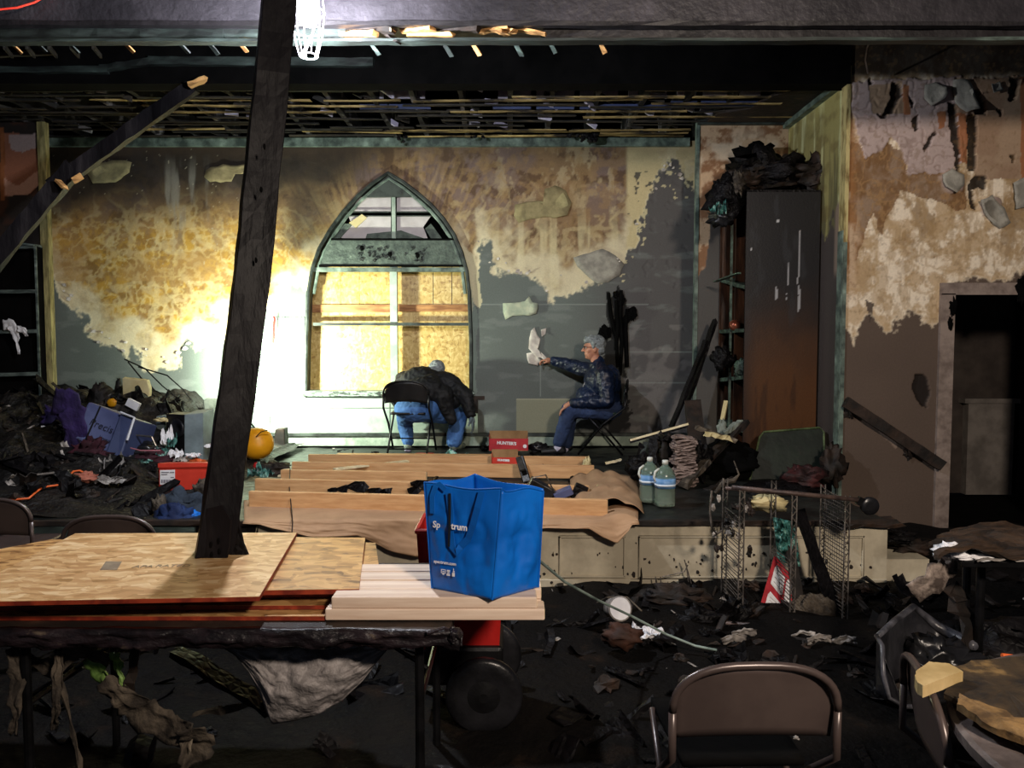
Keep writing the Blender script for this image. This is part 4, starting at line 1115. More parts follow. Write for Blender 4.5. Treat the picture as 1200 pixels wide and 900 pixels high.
sheet('strand_board', [(-330, 722), (60, 640), (418, 646), (421, 722)], .757, .015, M['osb2'], 'lowest strand board of the stack, its red front edge along the table edge')
sheet('strand_board', [(-330, 712), (60, 640), (406, 640), (409, 709)], .774, .015, M['osb2'], 'dark strand board second from the bottom of the stack, red front edge')
sheet('strand_board', [(-330, 706), (60, 632), (400, 636), (410, 694)], .793, .015, M['osb2'], 'strand board third from the bottom, its end showing right under the middle boards')
sheet('strand_board', [(395, 634), (440, 636), (447, 683), (405, 685)], .806, .012, M['osb2'], 'narrow strand board offcut at the right end of the stack')
sheet('strand_board', [(300, 629), (428, 630), (421, 690), (290, 692)], .826, .017, M['osb2'], 'smaller strand board to the right of the large top board')
tA, WA = sheet('strand_board', [(-70, 706), (88, 625), (348, 624), (304, 699)], .848, .015, M['osb'], 'large pale strand board on top of the stack with a faint grey stamp')
stamp = mat('grey_ink', '#7a6a56', '#8a7a62', 30, .6, 0)
c0 = PZ(131, 663, .849); Mw = frame_at(Vector((0, 0, 0)), (1, .03, 0), (-.03, 1, 0))
mb = MB(); q = [PZ(x, y, .8485) for x, y in [(117, 668), (124, 658), (143, 658), (137, 668)]]; mb.prism(q, (0, 0, .0005)); mb.build('stamp', stamp, tA)
for k, (s_, x, y) in enumerate((('APA', 158, 664), ('RATED', 193, 663))):
    Mt = Matrix.Translation(PZ(x + 10, y, .8488)) @ Mw; text_mesh(s_, .04, stamp, 'stamp', tA, Mt)

# lumber
lum = []
LZ = .745; th = .0385
specs = [(2.50, LZ, -.62, .108, 'front board of the lower layer of pale lumber, ending beyond the table'),
         (2.592, LZ, -.60, .10, 'second board of the lower layer of pale lumber'), (2.684, LZ, -.60, .095, 'third board of the lower layer of pale lumber'), (2.776, LZ, -.60, .10, 'rearmost board of the lower layer of pale lumber'),
         (2.505, LZ + th, -.60, .082, 'front board of the upper layer of pale lumber, under the bag corner'), (2.597, LZ + th, -.58, .10, 'second board of the upper layer of pale lumber, under the blue bag'),
         (2.70, LZ + th, -.58, .09, 'third board of the upper layer of pale lumber, behind the blue bag base'), (2.80, LZ + th, -.58, .096, 'rearmost board of the upper layer of pale lumber, behind the bag')]
for (y, z, xa, xb, lb) in specs:
    c = Vector(((xa + xb) / 2, y, z)); t = thing('lumber_board', lb, 'lumber', c, 'pale lumber stacked at the end of the table')
    mb = MB(); mb.bb((xa, y, z + .0005), (xb, y + .088, z + th)); mb.build('board', M['lumber_w'], t, bevel=.004)
    mb = MB(); mb.bb((xb - .0006, y + .004, z + .0045), (xb + .0008, y + .084, z + th - .004)); mb.build('cut_end', M['plywood_end'], t)
knot = mat('knot', '#6a4632', '#8a6246', 30, .6, .2)
for (x, y, D) in ((523, 706, 2.505), (448, 710, 2.505), (475, 718, 2.50), (602, 722, 2.5)): pass

# ------------------------------------------------------------------ blue bag
ZB = LZ + 2 * th + .001
Cb = PZ(577, 703, ZB); Lb = PZ(506, 689, ZB); Rb = PZ(631, 688, ZB); Rb.y = Cb.y + .13; Rb.x = P(631, 688, Rb.y).x; Bb = Lb + Rb - Cb
Lb.y = Cb.y + .12; Lb.x = P(506, 688, Lb.y).x; Bb = Lb + Rb - Cb
Ct = P(588, 574, Cb.y + .01); Lt = P(497, 567, Lb.y + .02); Rt = P(637, 574, Rb.y + .02); Bt = P(556, 563, Bb.y + .05); Bt.z = Ct.z - .0
t = thing('shopping_bag', 'blue reusable bag with white lettering standing on the lumber', 'bag', (Cb + Bb) / 2)
t.location.z = ZB


def face(A, B, At, Bt_, bulge, seed):
    nrm = ((B - A).cross(At - A)).normalized()
    def f(u, v):
        p = A.lerp(B, u).lerp(At.lerp(Bt_, u), v)
        w = math.sin(u * PI) ** .7 * math.sin(min(1, v * 1.05) * PI) ** .5
        n1 = noise.noise(Vector((u * 3 + seed, v * 3, 2))) * .022 + .010 * abs(noise.noise(Vector((u * 5 + seed, v * 4 + u * 3, 7)))) + .003 * noise.noise(Vector((u * 9 + v * 5, v * 7 - u * 4, seed))) - .007 * max(0, 1 - abs(noise.noise(Vector((u * 2.5 + v * 2, v * 3.1 - u * 2, seed + 3)))) * 6)
        p = p + nrm * (bulge * w + n1 * w)
        p.z += .006 * math.sin(u * PI * 2 + seed) * v
        return p
    return f


fl_ = face(Lb, Cb, Lt, Ct, .008, 1.0); fr_ = face(Cb, Rb, Ct, Rt, .012, 4.0)
mb = MB(); mb.grid(fl_, 28, 36, (.002, .002, 0)); mb.build('front_panel', M['bluebag'], t, smooth=True)
mb = MB(); mb.grid(fr_, 20, 36, (-.002, .002, 0)); mb.build('side_panel', M['bluebag'], t, smooth=True)
mb = MB(); mb.grid(face(Rb, Bb, Rt, Bt, .0, 7), 20, 24, (0, -.002, 0)); mb.build('back_panel', M['bluebag'], t, smooth=True)
mb = MB(); mb.grid(face(Bb, Lb, Bt, Lt, .0, 9), 16, 24, (.002, 0, 0)); mb.build('side_panel', M['bluebag'], t, smooth=True)
mb = MB(); mb.prism([Lb + Vector((0, 0, .001)), Cb + Vector((0, 0, .001)), Rb + Vector((0, 0, .001)), Bb + Vector((0, 0, .001))], (0, 0, .003)); mb.build('base', M['bluebag'], t)
mb = MB()
for A, B in ((fl_, 1.0), (fl_, .0)): mb.tube([A(B, v / 20) for v in range(21)], .0028, 6)
mb.tube([fr_(1.0, v / 20) for v in range(21)], .0028, 6); mb.tube([fl_(u / 16, 1) for u in range(17)] + [fr_(u / 12, 1) for u in range(1, 13)], .003, 6); mb.build('piping', M['bluebag2'], t)
nl = (Cb - Lb).cross(Lt - Lb).normalized()


_fg = [fl_(i / 40, j / 50) for i in range(41) for j in range(51)]
_fx, _fy = proj_np(np.array([p.x for p in _fg]), np.array([p.y for p in _fg]), np.array([p.z for p in _fg]))


def onface(f, px, py, off):
    """nearest panel point to a photograph position"""
    return _fg[int(np.argmin((_fx - px) ** 2 + (_fy - py) ** 2))] + nl * off


def strap(pts, w, off, name='handle', m=M['bluebag2']):
    P3 = [onface(fl_, x, y, off + .003) for x, y in pts]; mb = MB()
    d = (Cb - Lb).normalized(); vs = []; fs = []
    for i, p in enumerate(P3):
        tdir = (P3[min(i + 1, len(P3) - 1)] - P3[max(0, i - 1)]).normalized(); sd = tdir.cross(nl).normalized()
        vs += [p + sd * w / 2, p - sd * w / 2, p - sd * w / 2 + nl * .003, p + sd * w / 2 + nl * .003]
    for i in range(len(P3) - 1):
        for k in range(4): k2 = (k + 1) % 4; fs.append((i * 4 + k, i * 4 + k2, i * 4 + 4 + k2, i * 4 + 4 + k))
    mb.add(vs, fs); return mb.build(name, m, t, smooth=False)


strap([(567, 575), (562, 595), (556, 615), (550, 632), (543, 640), (537, 646), (532, 640), (530, 625), (530, 600), (528, 577)], .024, .006)
strap([(524, 573), (518, 566), (512, 568), (509, 580), (508, 600)], .02, .004)
strap([(530, 578), (530.5, 600), (530, 620), (528, 638)], .008, .011, 'gap', M['slit'])
wt = M['white']; xd = (fl_(.9, .5) - fl_(.1, .5)).normalized(); yd = (fl_(.5, .9) - fl_(.5, .3)).normalized()
def on_bag(s_, px, py, size, off, al='LEFT'): return text_mesh(s_, size, wt, 'lettering', t, frame_at(onface(fl_, px, py, off), xd, yd), .0004, al, bold=size * .02)
on_bag('Sp', 508.5, 614, .031, .010); on_bag('trum', 531.5, 615, .031, .0155)
on_bag('spectrum.com', 511, 656, .0150, .017)
c1 = onface(fl_, 521, 669, .010); dx = xd; dz = yd
mb = MB(); Q = lambda a, b, w, h, o=c1: mb.prism([o + dx * a + dz * b, o + dx * (a + w) + dz * b, o + dx * (a + w) + dz * (b + h), o + dx * a + dz * (b + h)], nl * .0008)
Q(-.009, .006, .018, .002); Q(-.009, -.006, .002, .014); Q(.007, -.006, .002, .014); Q(-.009, -.006, .018, .002); Q(-.003, -.01, .006, .004); Q(-.004, -.001, .008, .003)
Q(.013, -.011, .013, .006); Q(.015, -.003, .009, .003); Q(.014, .002, .011, .006); Q(.034, -.011, .010, .012); Q(.037, .003, .006, .004); Q(.038, .008, .002, .008)
mb.build('icons', wt, t)

# ------------------------------------------------------------------ red wheeled cart behind the table end
b0 = Vector((-.22, 3.35, 0)); t = thing('wheeled_cart', 'red wheeled utility cart with black wheels standing behind the table end', 'cart', b0)
mb = MB()
def cart(u, v):
    a = u * 2 * PI; k = .20 + .035 * v; cx = math.cos(a); cy = math.sin(a); q = 1 / max(abs(cx), abs(cy)) * .82
    return (b0.x + cx * k * q, b0.y + .08 + cy * k * q * .8, .33 + .52 * v)
mb.grid(cart, 32, 8); mb.build('tub', M['red'], t, smooth=True)
mb = MB(); mb.box((b0.x, b0.y + .08, .25), (.36, .30, .18)); mb.build('chassis', M['black'], t, bevel=.02)
mb = MB(); mb.tube([cart(u / 32, 1) for u in range(32)], .012, 6, closed=True); mb.build('rim', M['red'], t)
for yy in (-.16, .26):
    c = Vector((b0.x + .10, b0.y + yy, .165)); mr = Matrix.Rotation(PI / 2, 3, 'X')
    mb = MB(); mb.lathe([(.105, -.02), (.15, -.025), (.165, -.01), (.165, .01), (.15, .025), (.105, .02)], c, 28, mr); w = mb.build('wheel', M['blackrubber'], t, smooth=True)
    mb = MB(); mb.lathe([(.02, -.03), (.03, -.028), (.11, -.012), (.11, .012), (.03, .028), (.02, .03)], c, 20, mr); mb.build('hub', M['black'], w)
mb = MB(); mb.tube([(b0.x - .12, b0.y - .07, .86), (b0.x - .14, b0.y - .10, .6), (b0.x - .16, b0.y - .12, .35)], .008, 6); mb.build('side_rib', M['redbox'], t)

# ------------------------------------------------------------------ things hanging under the table
mb = MB(); top = [(262, 757), (300, 757), (340, 757), (380, 756), (420, 755), (456, 753)]
c0 = [P(x, y, 2.62) for x, y in top]
def foil(u, v):
    xt = 262 + 194 * u; yt = 758 - 4 * u
    # lower edge of the sheet
    yb = np.interp(xt, [262, 275, 290, 305, 318, 345, 372, 400, 425, 445, 456], [760, 768, 786, 815, 849, 845, 838, 822, 798, 772, 756])
    y = yt + (yb - yt) * v; x = xt + (8 * math.sin(v * PI) * (u - .3))
    d = 2.62 - .10 * math.sin(u * PI) * math.sin(v * PI * .9) + .02 * noise.noise(Vector((u * 9, v * 7, 0))) + .012 * noise.noise(Vector((u * 22, v * 16, 3)))
    return P(x, y, d)
mb.grid(foil, 60, 34, (0, .006, 0)); o = mb.build('sagging_sheet', M['greyfoil'], smooth=True); tag(o, 'grey bumpy sheet sagging from the underside of the burnt table', 'sheet')
def rag(pts, D, w, m, label, name='burnt_cloth_strip', cat='cloth', seed=0, grp=None):
    W = [P(x, y, D + .03 * math.sin(i * 1.7 + seed)) for i, (x, y) in enumerate(pts)]; mb = MB(); L = []
    for i in range(len(W) - 1):
        for q in range(5): L.append(W[i].lerp(W[i + 1], q / 5))
    L.append(W[-1]); n_ = len(L)
    def f(u, v):
        i = min(n_ - 1, int(round(u * (n_ - 1)))); p = L[i]; tdir = (L[min(i + 1, n_ - 1)] - L[max(0, i - 1)]).normalized()
        sd = tdir.cross(Vector((0, 1, 0))).normalized(); ww = w[min(len(w) - 1, int(u * len(w)))] if hasattr(w, '__len__') else w
        k = (v - .5) * 2; return p + sd * (k * ww * (1 + .35 * noise.noise(Vector((i * .6, v * 2, seed))))) + Vector((0, .025 * noise.noise(Vector((i * .4, v * 3, seed + 5))), .01 * noise.noise(Vector((i * .9, v * 4, seed)))))
    mb.grid(f, n_ - 1, 8, (0, .004, 0)); o = mb.build(name, m, smooth=True); return tag(o, label, cat, grp)
rag([(14, 759), (20, 790), (18, 830), (16, 862)], 2.5, [.02, .03, .02, .012], M['tancloth'], 'short burnt cloth strip hanging at the left table leg', seed=1)
rag([(70, 757), (66, 790), (66, 830), (62, 856)], 2.5, [.012, .02, .014, .01], M['tancloth'], 'narrow burnt strip hanging from the table edge near the left leg', seed=2)
rag([(28, 768), (60, 785), (90, 760), (128, 776)], 2.6, [.02, .03, .03, .02], M['tancloth'], 'burnt cloth swag looping under the left half of the table', seed=3)
rag([(120, 798), (140, 815), (165, 835), (200, 855), (225, 865)], 2.55, [.03, .04, .06, .055, .05], M['tancloth'], 'long pale burnt rag drooping below the table to a rounded end', seed=4)
rag([(222, 855), (232, 868), (225, 882), (210, 890)], 2.53, [.05, .06, .05], M['tancloth'], 'lumpy lower end of the drooping pale burnt rag', seed=5)
rag([(135, 765), (138, 785), (146, 803)], 2.6, [.018, .014, .01], M['leafgreen'], 'small green-lit melted shred hanging under the table', 'melted_shred', 'scrap', 6)
rag([(105, 770), (118, 790), (128, 802)], 2.62, [.03, .03, .02], M['leafgreen'], 'yellowish green melted shred beside the small green one', 'melted_shred', 'scrap', 7)
def stick(a, b, w, h, m, label, name='charred_plank', cat='plank', grp=None, jag=.006, seg=8, seed=0, up=(0, 0, 1)):
    mb = MB(); mb.bar(a, b, w, h, up, jag=jag, seg=seg, seed=seed); o = mb.build(name, m); return tag(o, label, cat, grp)
stick(P(68, 790, 2.55), P(96, 905, 2.5), .012, .012, M['tancloth'], 'thin pale stick leaning under the table by the left leg', 'stick', 'stick', seed=2)
stick(P(160, 750, 2.62), P(148, 830, 2.6), .03, .015, M['char2'], 'short brown slat hanging under the table beside the green shred', seed=3)
stick(P(205, 762, 2.9), P(320, 832, 2.9), .09, .02, M['char'], 'black charred plank slanting under the table beside the grey sheet', seed=4)
stick(P(225, 838, 3.0), P(315, 822, 2.9), .02, .02, M['tancloth'], 'narrow pale splintered stick lying under the table', 'stick', 'stick', jag=.01, seed=6)
stick(P(95, 780, 2.9), P(20, 830, 2.9), .03, .03, M['blackmetal'], 'dark brace bar leaning under the left of the table', seed=7)
# ------------------------------------------------------------------ lumber sleepers and kraft paper on the stage
def sleeper(xl, xr, y_l, y_r, dl, dr, h, lb, zb=STZ + .012, w=.04):
    a = P(xl, y_l, dl); b = P(xr, y_r, dr); a.z = b.z = zb + h / 2
    d = (b - a).normalized(); c = (a + b) / 2; c.z = zb
    t = thing('timber_sleeper', lb, 'timber', c, 'new timbers laid on edge across the stage')
    mb = MB(); mb.bar(a, b, w, h); mb.build('timber', M['lumber'], t, bevel=.004)
    for p, s in ((a, -1), (b, 1)):
        mb = MB(); mb.bar(p + d * s * -.0005, p + d * s * .0012, w - .008, h - .008); mb.build('cut_end', M['plywood_end'], t)
    return t


sleeper(293, 712, 590, 596, 5.42, 5.12, .115, 'front new timber on edge, nearest the stage edge above the paper')
sleeper(300, 690, 575, 575, 5.92, 5.62, .115, 'second new timber from the stage edge, black scraps leaning on it')
sleeper(330, 500, 560, 558, 6.36, 6.25, .11, 'short new timber behind the second one, left end near the post')
sleeper(343, 696, 552, 552, 6.75, 6.55, .115, 'long new timber in the middle of the set, behind the blue bag')
sleeper(362, 690, 543, 543, 7.3, 7.15, .10, 'rearmost new timber, in front of the two seated people')
sleeper(395, 600, 540, 540, 7.68, 7.6, .05, 'low new timber lying beneath the feet of the bent man', w=.09)
stick(P(392, 558, 6.5) + Vector((0, 0, .06)), P(478, 548, 6.95) + Vector((0, 0, .06)), .05, .015, M['plywood_end'], 'thin pale slat bridging two new timbers at the left', 'slat', 'slat', jag=.001)
# end-grain chips of pale wood at the left ends
for i, (x, y, D) in enumerate([(345, 548, 6.8), (336, 551, 6.7), (341, 555, 6.5), (330, 558, 6.4), (372, 536, 7.5), (380, 540, 7.4), (365, 540, 7.5), (385, 534, 7.7)]):
    mb = MB(); c = P(x, y, D); mb.blob(c, (.035, .03, .012), i, .3, 2, 8, 5); o = mb.build('wood_chip', M['plywood_end']); tag(o, 'small pale wood chip lying by the left ends of the new timbers', 'chip', 'pale wood chips')

# kraft paper spread under the front timber and hanging over the stage edge
def kr(u, v):
    x = 286 + (748 - 286) * u
    topd = 5.62 - .3 * u
    yb = np.interp(x, [286, 300, 320, 370, 420, 455, 490, 560, 640, 690, 705, 722, 735, 748], [604, 612, 618, 628, 627, 645, 652, 630, 618, 618, 628, 636, 622, 600])
    n1 = .012 * noise.noise(Vector((u * 14, v * 5, 1))) + .006 * noise.noise(Vector((u * 40, v * 14, 2)))
    if v < .45:
        t_ = v / .45; D = topd + (5.0 - topd) * t_; p = P(x, 600, D); p.z = STZ + .016 + abs(n1) * .8
        if x > 705: p.z += .03 * math.sin((x - 705) / 43 * PI)
        return p
    t_ = (v - .45) / .55; p0 = P(x, 600, 5.0); zt = STZ + .016; e = P(x, yb, 4.97).z
    z = zt + (min(e, zt - .02) - zt) * t_
    return Vector((p0.x, 5.0 - .03 * math.sin(t_ * PI / 2) - .035 * t_ * abs(math.sin(u * 9)) + n1, z))
mb = MB(); mb.grid(kr, 110, 40, (0, .0015, .001)); o = mb.build('kraft_paper', M['kraft'], smooth=True); tag(o, 'brown kraft paper sheet hanging over the stage edge under the new timbers', 'paper')
def kr2(u, v):
    x = 668 + 78 * u; D = 6.4 - 1.2 * v; p = P(x, 600, D); n1 = noise.noise(Vector((u * 4, v * 4, 9)))
    p.z = STZ + .03 + .10 * math.sin(u * PI) * (.6 + .4 * v) + .05 * abs(n1) - .02 * v; p.x += .05 * u * v
    return p
mb = MB(); mb.grid(kr2, 24, 24, (0, 0, .002)); o = mb.build('kraft_paper', M['kraft'], smooth=True); tag(o, 'crumpled brown paper bulging up at the right end of the new timbers', 'paper')

# ------------------------------------------------------------------ folding chairs (loop backs)
def folding_chair(name, label, base, yaw, m_frame, m_seat, back=True, group=None, tilt=0, seat_m=None):
    """origin on the floor under the seat; the sitter faces local +Y"""
    t = thing(name, label, 'chair', (0, 0, 0), group); W = .233; HT = .772; HS = .635
    def rc(p): return Vector(p)
    for s in (-1, 1):
        mb = MB(); mb.tube([(s * W, -.262, HS), (s * W, -.262, .50), (s * W, -.04, .33), (s * W, .22, .01)], .0115, 8)
        mb.build('front_leg', m_frame, t, smooth=True)
        mb = MB(); mb.tube([(s * (W - .03), .16, .44), (s * (W - .03), -.02, .26), (s * (W - .03), -.24, .01)], .0105, 8)
        mb.build('rear_leg', m_frame, t, smooth=True)
    sup = lambda a: (W * math.copysign(abs(math.cos(a)) ** .72, math.cos(a)), -.262 - .015 * math.sin(a), HS + (HT - HS) * max(0, math.sin(a)) ** .85)
    pts = [sup(PI * (1 - k / 20)) for k in range(21)]
    mb = MB(); mb.tube(pts, .0115, 8); mb.build('top_rail', m_frame, t, smooth=True)
    def bk(u, v):
        c_ = max(-1, min(1, 2 * u - 1)); a_ = math.acos(math.copysign(abs(c_) ** (1 / .72), c_)); x = c_ * (W - .006); zt = HS + (HT - HS) * math.sin(a_) ** .85; zb = .545 + .02 * math.cos((u - .5) * PI)
        return (x, -.252 - .028 * math.cos((u - .5) * PI) + .02 * (1 - v), zb + (zt - zb) * v)
    mb = MB(); mb.grid(bk, 18, 8, (0, .003, 0)); mb.build('backrest', m_seat, t, smooth=True)
    mb = MB(); mb.grid(lambda u, v: ((u - .5) * .39 * (1 - .08 * (1 - v)), -.17 + .39 * v, .445 - .012 * math.sin(u * PI) * math.sin(v * PI) + .004 * v), 12, 12, (0, 0, -.022)); mb.build('seat', seat_m or m_seat, t, smooth=True)
    mb = MB(); mb.tube([(-W + .03, -.19, .07), (W - .03, -.19, .07)], .008, 6); mb.build('stretcher', m_frame, t)
    mb = MB(); mb.tube([(-W, .13, .14), (W, .13, .14)], .008, 6); mb.build('stretcher', m_frame, t)
    t.location = base; t.rotation_euler = (tilt, 0, yaw)
    return t


ch1 = Vector(P(481, 533, 8.0)); ch1.z = STZ + .012
folding_chair('folding_chair', 'black folding chair seen from behind, under the man bending at the window', ch1 + Vector((0, .05, 0)), -.05, M['blackmetal'], M['black'])
ch2 = Vector((P(706, 533, 8.08).x, 8.08, STZ + .012))
folding_chair('folding_chair', 'dark folding chair with green seat, under the man facing left', ch2 + Vector((-.02, 0, 0)), PI / 2 - .18, M['blackmetal'], M['seatgreen'])
tm2 = M['tan_metal']
c = P(882, 785, 2.08); folding_chair('folding_chair', 'taupe metal folding chair in the bottom foreground, seen from behind', Vector((c.x + .01, 2.36, .0)), 0.02, tm2, tm2, seat_m=M['soot'])
folding_chair('folding_chair', 'taupe folding chair at the lower right corner, its hoop edge-on beside the debris table', Vector((1.38, 1.98, .0)), -1.83, tm2, tm2, seat_m=M['soot'])
c = P(118, 616, 3.75); folding_chair('folding_chair', 'taupe folding chair behind the table, only its top rail showing over the boards', Vector((-2.09, 4.17, 0)), .05, tm2, tm2)
folding_chair('folding_chair', 'taupe folding chair cut off by the left frame edge behind the table', Vector((-3.02, 4.6, 0.0)), .1, tm2, tm2)

# ------------------------------------------------------------------ people
def fuse(name, prims, voxel, mat_, parent, smooth=6, wrinkle=0, wscale=9, seed=0, wst=(1, 1, 1)):
    """tapered limbs and ellipsoids merged into one continuous skin"""
    bm = bmesh.new()
    for q in prims:
        if q[0] == 'c':
            _, a, ra, b, rb = q[:5]; a = Vector(a); b = Vector(b); d = b - a; L = d.length
            R = d.to_track_quat('Z', 'Y').to_matrix().to_4x4() if L > 1e-6 else Matrix.Identity(4)
            fx = q[5] if len(q) > 5 else 1.0
            prof = [(-ra, 0)] 
            NN = 14; rings = []
            zs = []
            for i in range(5): th = -PI / 2 + (PI / 2) * i / 4; zs.append((ra * math.cos(th), ra * math.sin(th)))
            for i in range(1, 5): t_ = i / 5; zs.append((ra + (rb - ra) * t_, L * t_))
            for i in range(5): th = (PI / 2) * i / 4; zs.append((rb * math.cos(th), L + rb * math.sin(th)))
            for (r_, z_) in zs: rings.append([bm.verts.new((Matrix.Translation(a) @ R) @ Vector((max(r_, 1e-4) * math.cos(2 * PI * k / NN) * fx, max(r_, 1e-4) * math.sin(2 * PI * k / NN), z_))) for k in range(NN)])
        else:
            _, c, r, R = q[:4]; c = Vector(c); rings = []; NN = 18
            R = R if R is not None else Matrix.Identity(3)
            for i in range(13):
                th = PI * i / 12; rings.append([bm.verts.new(c + R @ Vector((r[0] * max(math.sin(th), 1e-3) * math.cos(2 * PI * k / NN), r[1] * max(math.sin(th), 1e-3) * math.sin(2 * PI * k / NN), -r[2] * math.cos(th)))) for k in range(NN)])
        for i in range(len(rings) - 1):
            for k in range(len(rings[0])):
                k2 = (k + 1) % len(rings[0]); bm.faces.new((rings[i][k], rings[i][k2], rings[i + 1][k2], rings[i + 1][k]))
        bm.faces.new(list(reversed(rings[0]))); bm.faces.new(rings[-1])
    me = bpy.data.meshes.new(name); bm.to_mesh(me); bm.free()
    o = bpy.data.objects.new(name, me); COL.objects.link(o)
    m = o.modifiers.new('r', 'REMESH'); m.mode = 'VOXEL'; m.voxel_size = voxel; m.use_smooth_shade = True
    if smooth: m = o.modifiers.new('s', 'SMOOTH'); m.iterations = smooth; m.factor = .5
    dg = bpy.context.evaluated_depsgraph_get(); me2 = bpy.data.meshes.new_from_object(o.evaluated_get(dg))
    bpy.data.objects.remove(o)
    me2.name = name; me2.materials.clear(); me2.materials.append(mat_)
    org = Vector((0, 0, 0)); w = parent
    while w is not None: org = org + w.location; w = w.parent
    n_ = len(me2.vertices); co = np.empty(n_ * 3, np.float32); me2.vertices.foreach_get('co', co); co = co.reshape(-1, 3)
    if wrinkle:
        nr = np.empty(n_ * 3, np.float32); me2.vertices.foreach_get('normal', nr); nr = nr.reshape(-1, 3)
        sc = np.array(wst) * wscale; k = np.empty(n_, np.float32)
        for i, p in enumerate((co * sc).tolist()):
            qv = Vector((p[0] + seed, p[1], p[2])); k[i] = noise.noise(qv) + .6 * (1 - abs(noise.noise(qv * 1.9)) * 2)
        co = co + nr * (wrinkle * k)[:, None]
    me2.vertices.foreach_set('co', (co - np.array(org)).ravel().astype(np.float32))
    me2.polygons.foreach_set('use_smooth', [True] * len(me2.polygons)); me2.update()
    o = bpy.data.objects.new(name, me2); COL.objects.link(o); o.parent = parent
    return o


def hand(prims, w, dirv, palm_n, spread, curl, s=1.0, side=1):
    """palm and five fingers; w wrist, dirv pointing direction, palm_n palm normal (fingers curl towards it)"""
    d = Vector(dirv).normalized(); nrm = Vector(palm_n); nrm = (nrm - d * nrm.dot(d)).normalized(); sd = d.cross(nrm).normalized() * side
    prims.append(('c', w, .026 * s, w + d * .045 * s, .030 * s, .8))
    pc = w + d * .055 * s
    for k in range(4):
        b = pc + sd * ((k - 1.5) * .019 * s) + d * .028 * s
        prims.append(('c', w + d * .02 * s + sd * ((k - 1.5) * .012 * s), .014 * s, b, .0115 * s))
        L = (.072, .082, .076, .060)[k] * s; a = curl; p = b; dd = d + sd * (k - 1.5) * .10 * spread
        for j, f in enumerate((.45, .32, .23)):
            dd2 = (dd * math.cos(a * (j + .6)) + nrm * math.sin(a * (j + .6))).normalized(); q = p + dd2 * L * f
            prims.append(('c', p, (.0095 - .001 * j) * s, q, (.0088 - .001 * j) * s)); p = q
    tb = w + d * .022 * s - sd * .026 * s; q = tb + (d * .6 - sd * .65 + nrm * .35).normalized() * .038 * s; q2 = q + (d * .85 - sd * .15 + nrm * .5).normalized() * .030 * s
    prims += [('c', w + d * .01 * s, .018 * s, tb, .015 * s), ('c', tb, .014 * s, q, .0105 * s), ('c', q, .0105 * s, q2, .0085 * s)]


# --- man seated in profile, facing left, arm stretched to the wall
F0 = Vector((P(706, 533, 8.08).x, 8.08, STZ + .012))
t = thing('person', 'grey-haired person in navy jacket and jeans sitting sideways, one arm stretched to the wall', 'person', F0)
D = 8.06
hip = P(708, 478, D); knL = P(667, 480, D - .12); knR = P(668, 480, D + .10); ankL = P(656, 521, D - .10); ankR = P(664, 522, D + .12)
hipL = hip + Vector((0, -.09, -.02)); hipR = hip + Vector((0, .09, -.02))
che = P(702, 447, D); nk = P(699, 428, D); hd_ = P(695, 408, D)
shL = P(709, 440, D - .19); elL = P(712, 470, D - .25); haL = P(668, 473, D - .17)
shR = P(700, 437, D + .17); elR = P(672, 429, D + .30); haR = P(647, 423, D + .40)
fw = Vector((-1, 0, 0))
body = [('e', che, (.11, .15, .16), None), ('c', hip, .13, che, .12), ('c', che, .09, nk, .055), ('c', nk, .052, hd_, .05),
        ('c', hipL, .08, knL, .055), ('c', hipR, .08, knR, .055), ('c', knL, .055, ankL, .036), ('c', knR, .055, ankR, .036),
        ('c', shL, .055, elL, .042), ('c', elL, .042, haL, .028), ('c', shR, .055, elR, .042), ('c', elR, .042, haR, .028),
        ('e', hd_ + Vector((.012, 0, .018)), (.098, .078, .112), None), ('e', hd_ + Vector((-.030, 0, -.05)), (.058, .056, .072), None),
        ('c', hd_ + Vector((-.045, 0, -.088)), .030, hd_ + Vector((-.062, 0, -.092)), .022),
        ('c', hd_ + Vector((-.085, 0, .010)), .011, hd_ + Vector((-.112, 0, -.026)), .0135), ('c', hd_ + Vector((-.10, -.012, -.028)), .009, hd_ + Vector((-.10, .012, -.028)), .009),
        ('c', hd_ + Vector((-.082, -.018, -.058)), .009, hd_ + Vector((-.082, .018, -.058)), .009), ('c', hd_ + Vector((-.078, -.016, -.070)), .009, hd_ + Vector((-.078, .016, -.070)), .009),
        ('c', hd_ + Vector((-.072, -.045, .026)), .012, hd_ + Vector((-.086, .0, .030)), .012), ('c', hd_ + Vector((-.086, 0, .030)), .012, hd_ + Vector((-.072, .045, .026)), .012),
        ('e', hd_ + Vector((-.052, -.05, -.022)), (.026, .016, .026), None), ('e', hd_ + Vector((-.052, .05, -.022)), (.026, .016, .026), None),
        ('e', hd_ + Vector((.012, -.079, -.012)), (.020, .010, .034), None), ('e', hd_ + Vector((.012, .079, -.012)), (.020, .010, .034), None)]
hand(body, haL, (-.75, .05, -.55), (.3, 0, -1), 1, .35, 1.05, 1)
hand(body, haR, (-.95, .25, .12), (.1, 0, -1), .6, .75, 1.05, -1)
bo = fuse('body', body, .0065, M['skin'], t, 3)
for s in (-1, 1):
    mb = MB(); mb.blob(hd_ + Vector((-.076, .032 * s, .006)), (.010, .013, .009), 1, 0); e = mb.build('eye', M['white'], t, smooth=True)
    mb = MB(); mb.blob(hd_ + Vector((-.0845, .032 * s, .006)), (.003, .006, .006), 1, 0); mb.build('pupil', M['black'], e)
mb = MB()
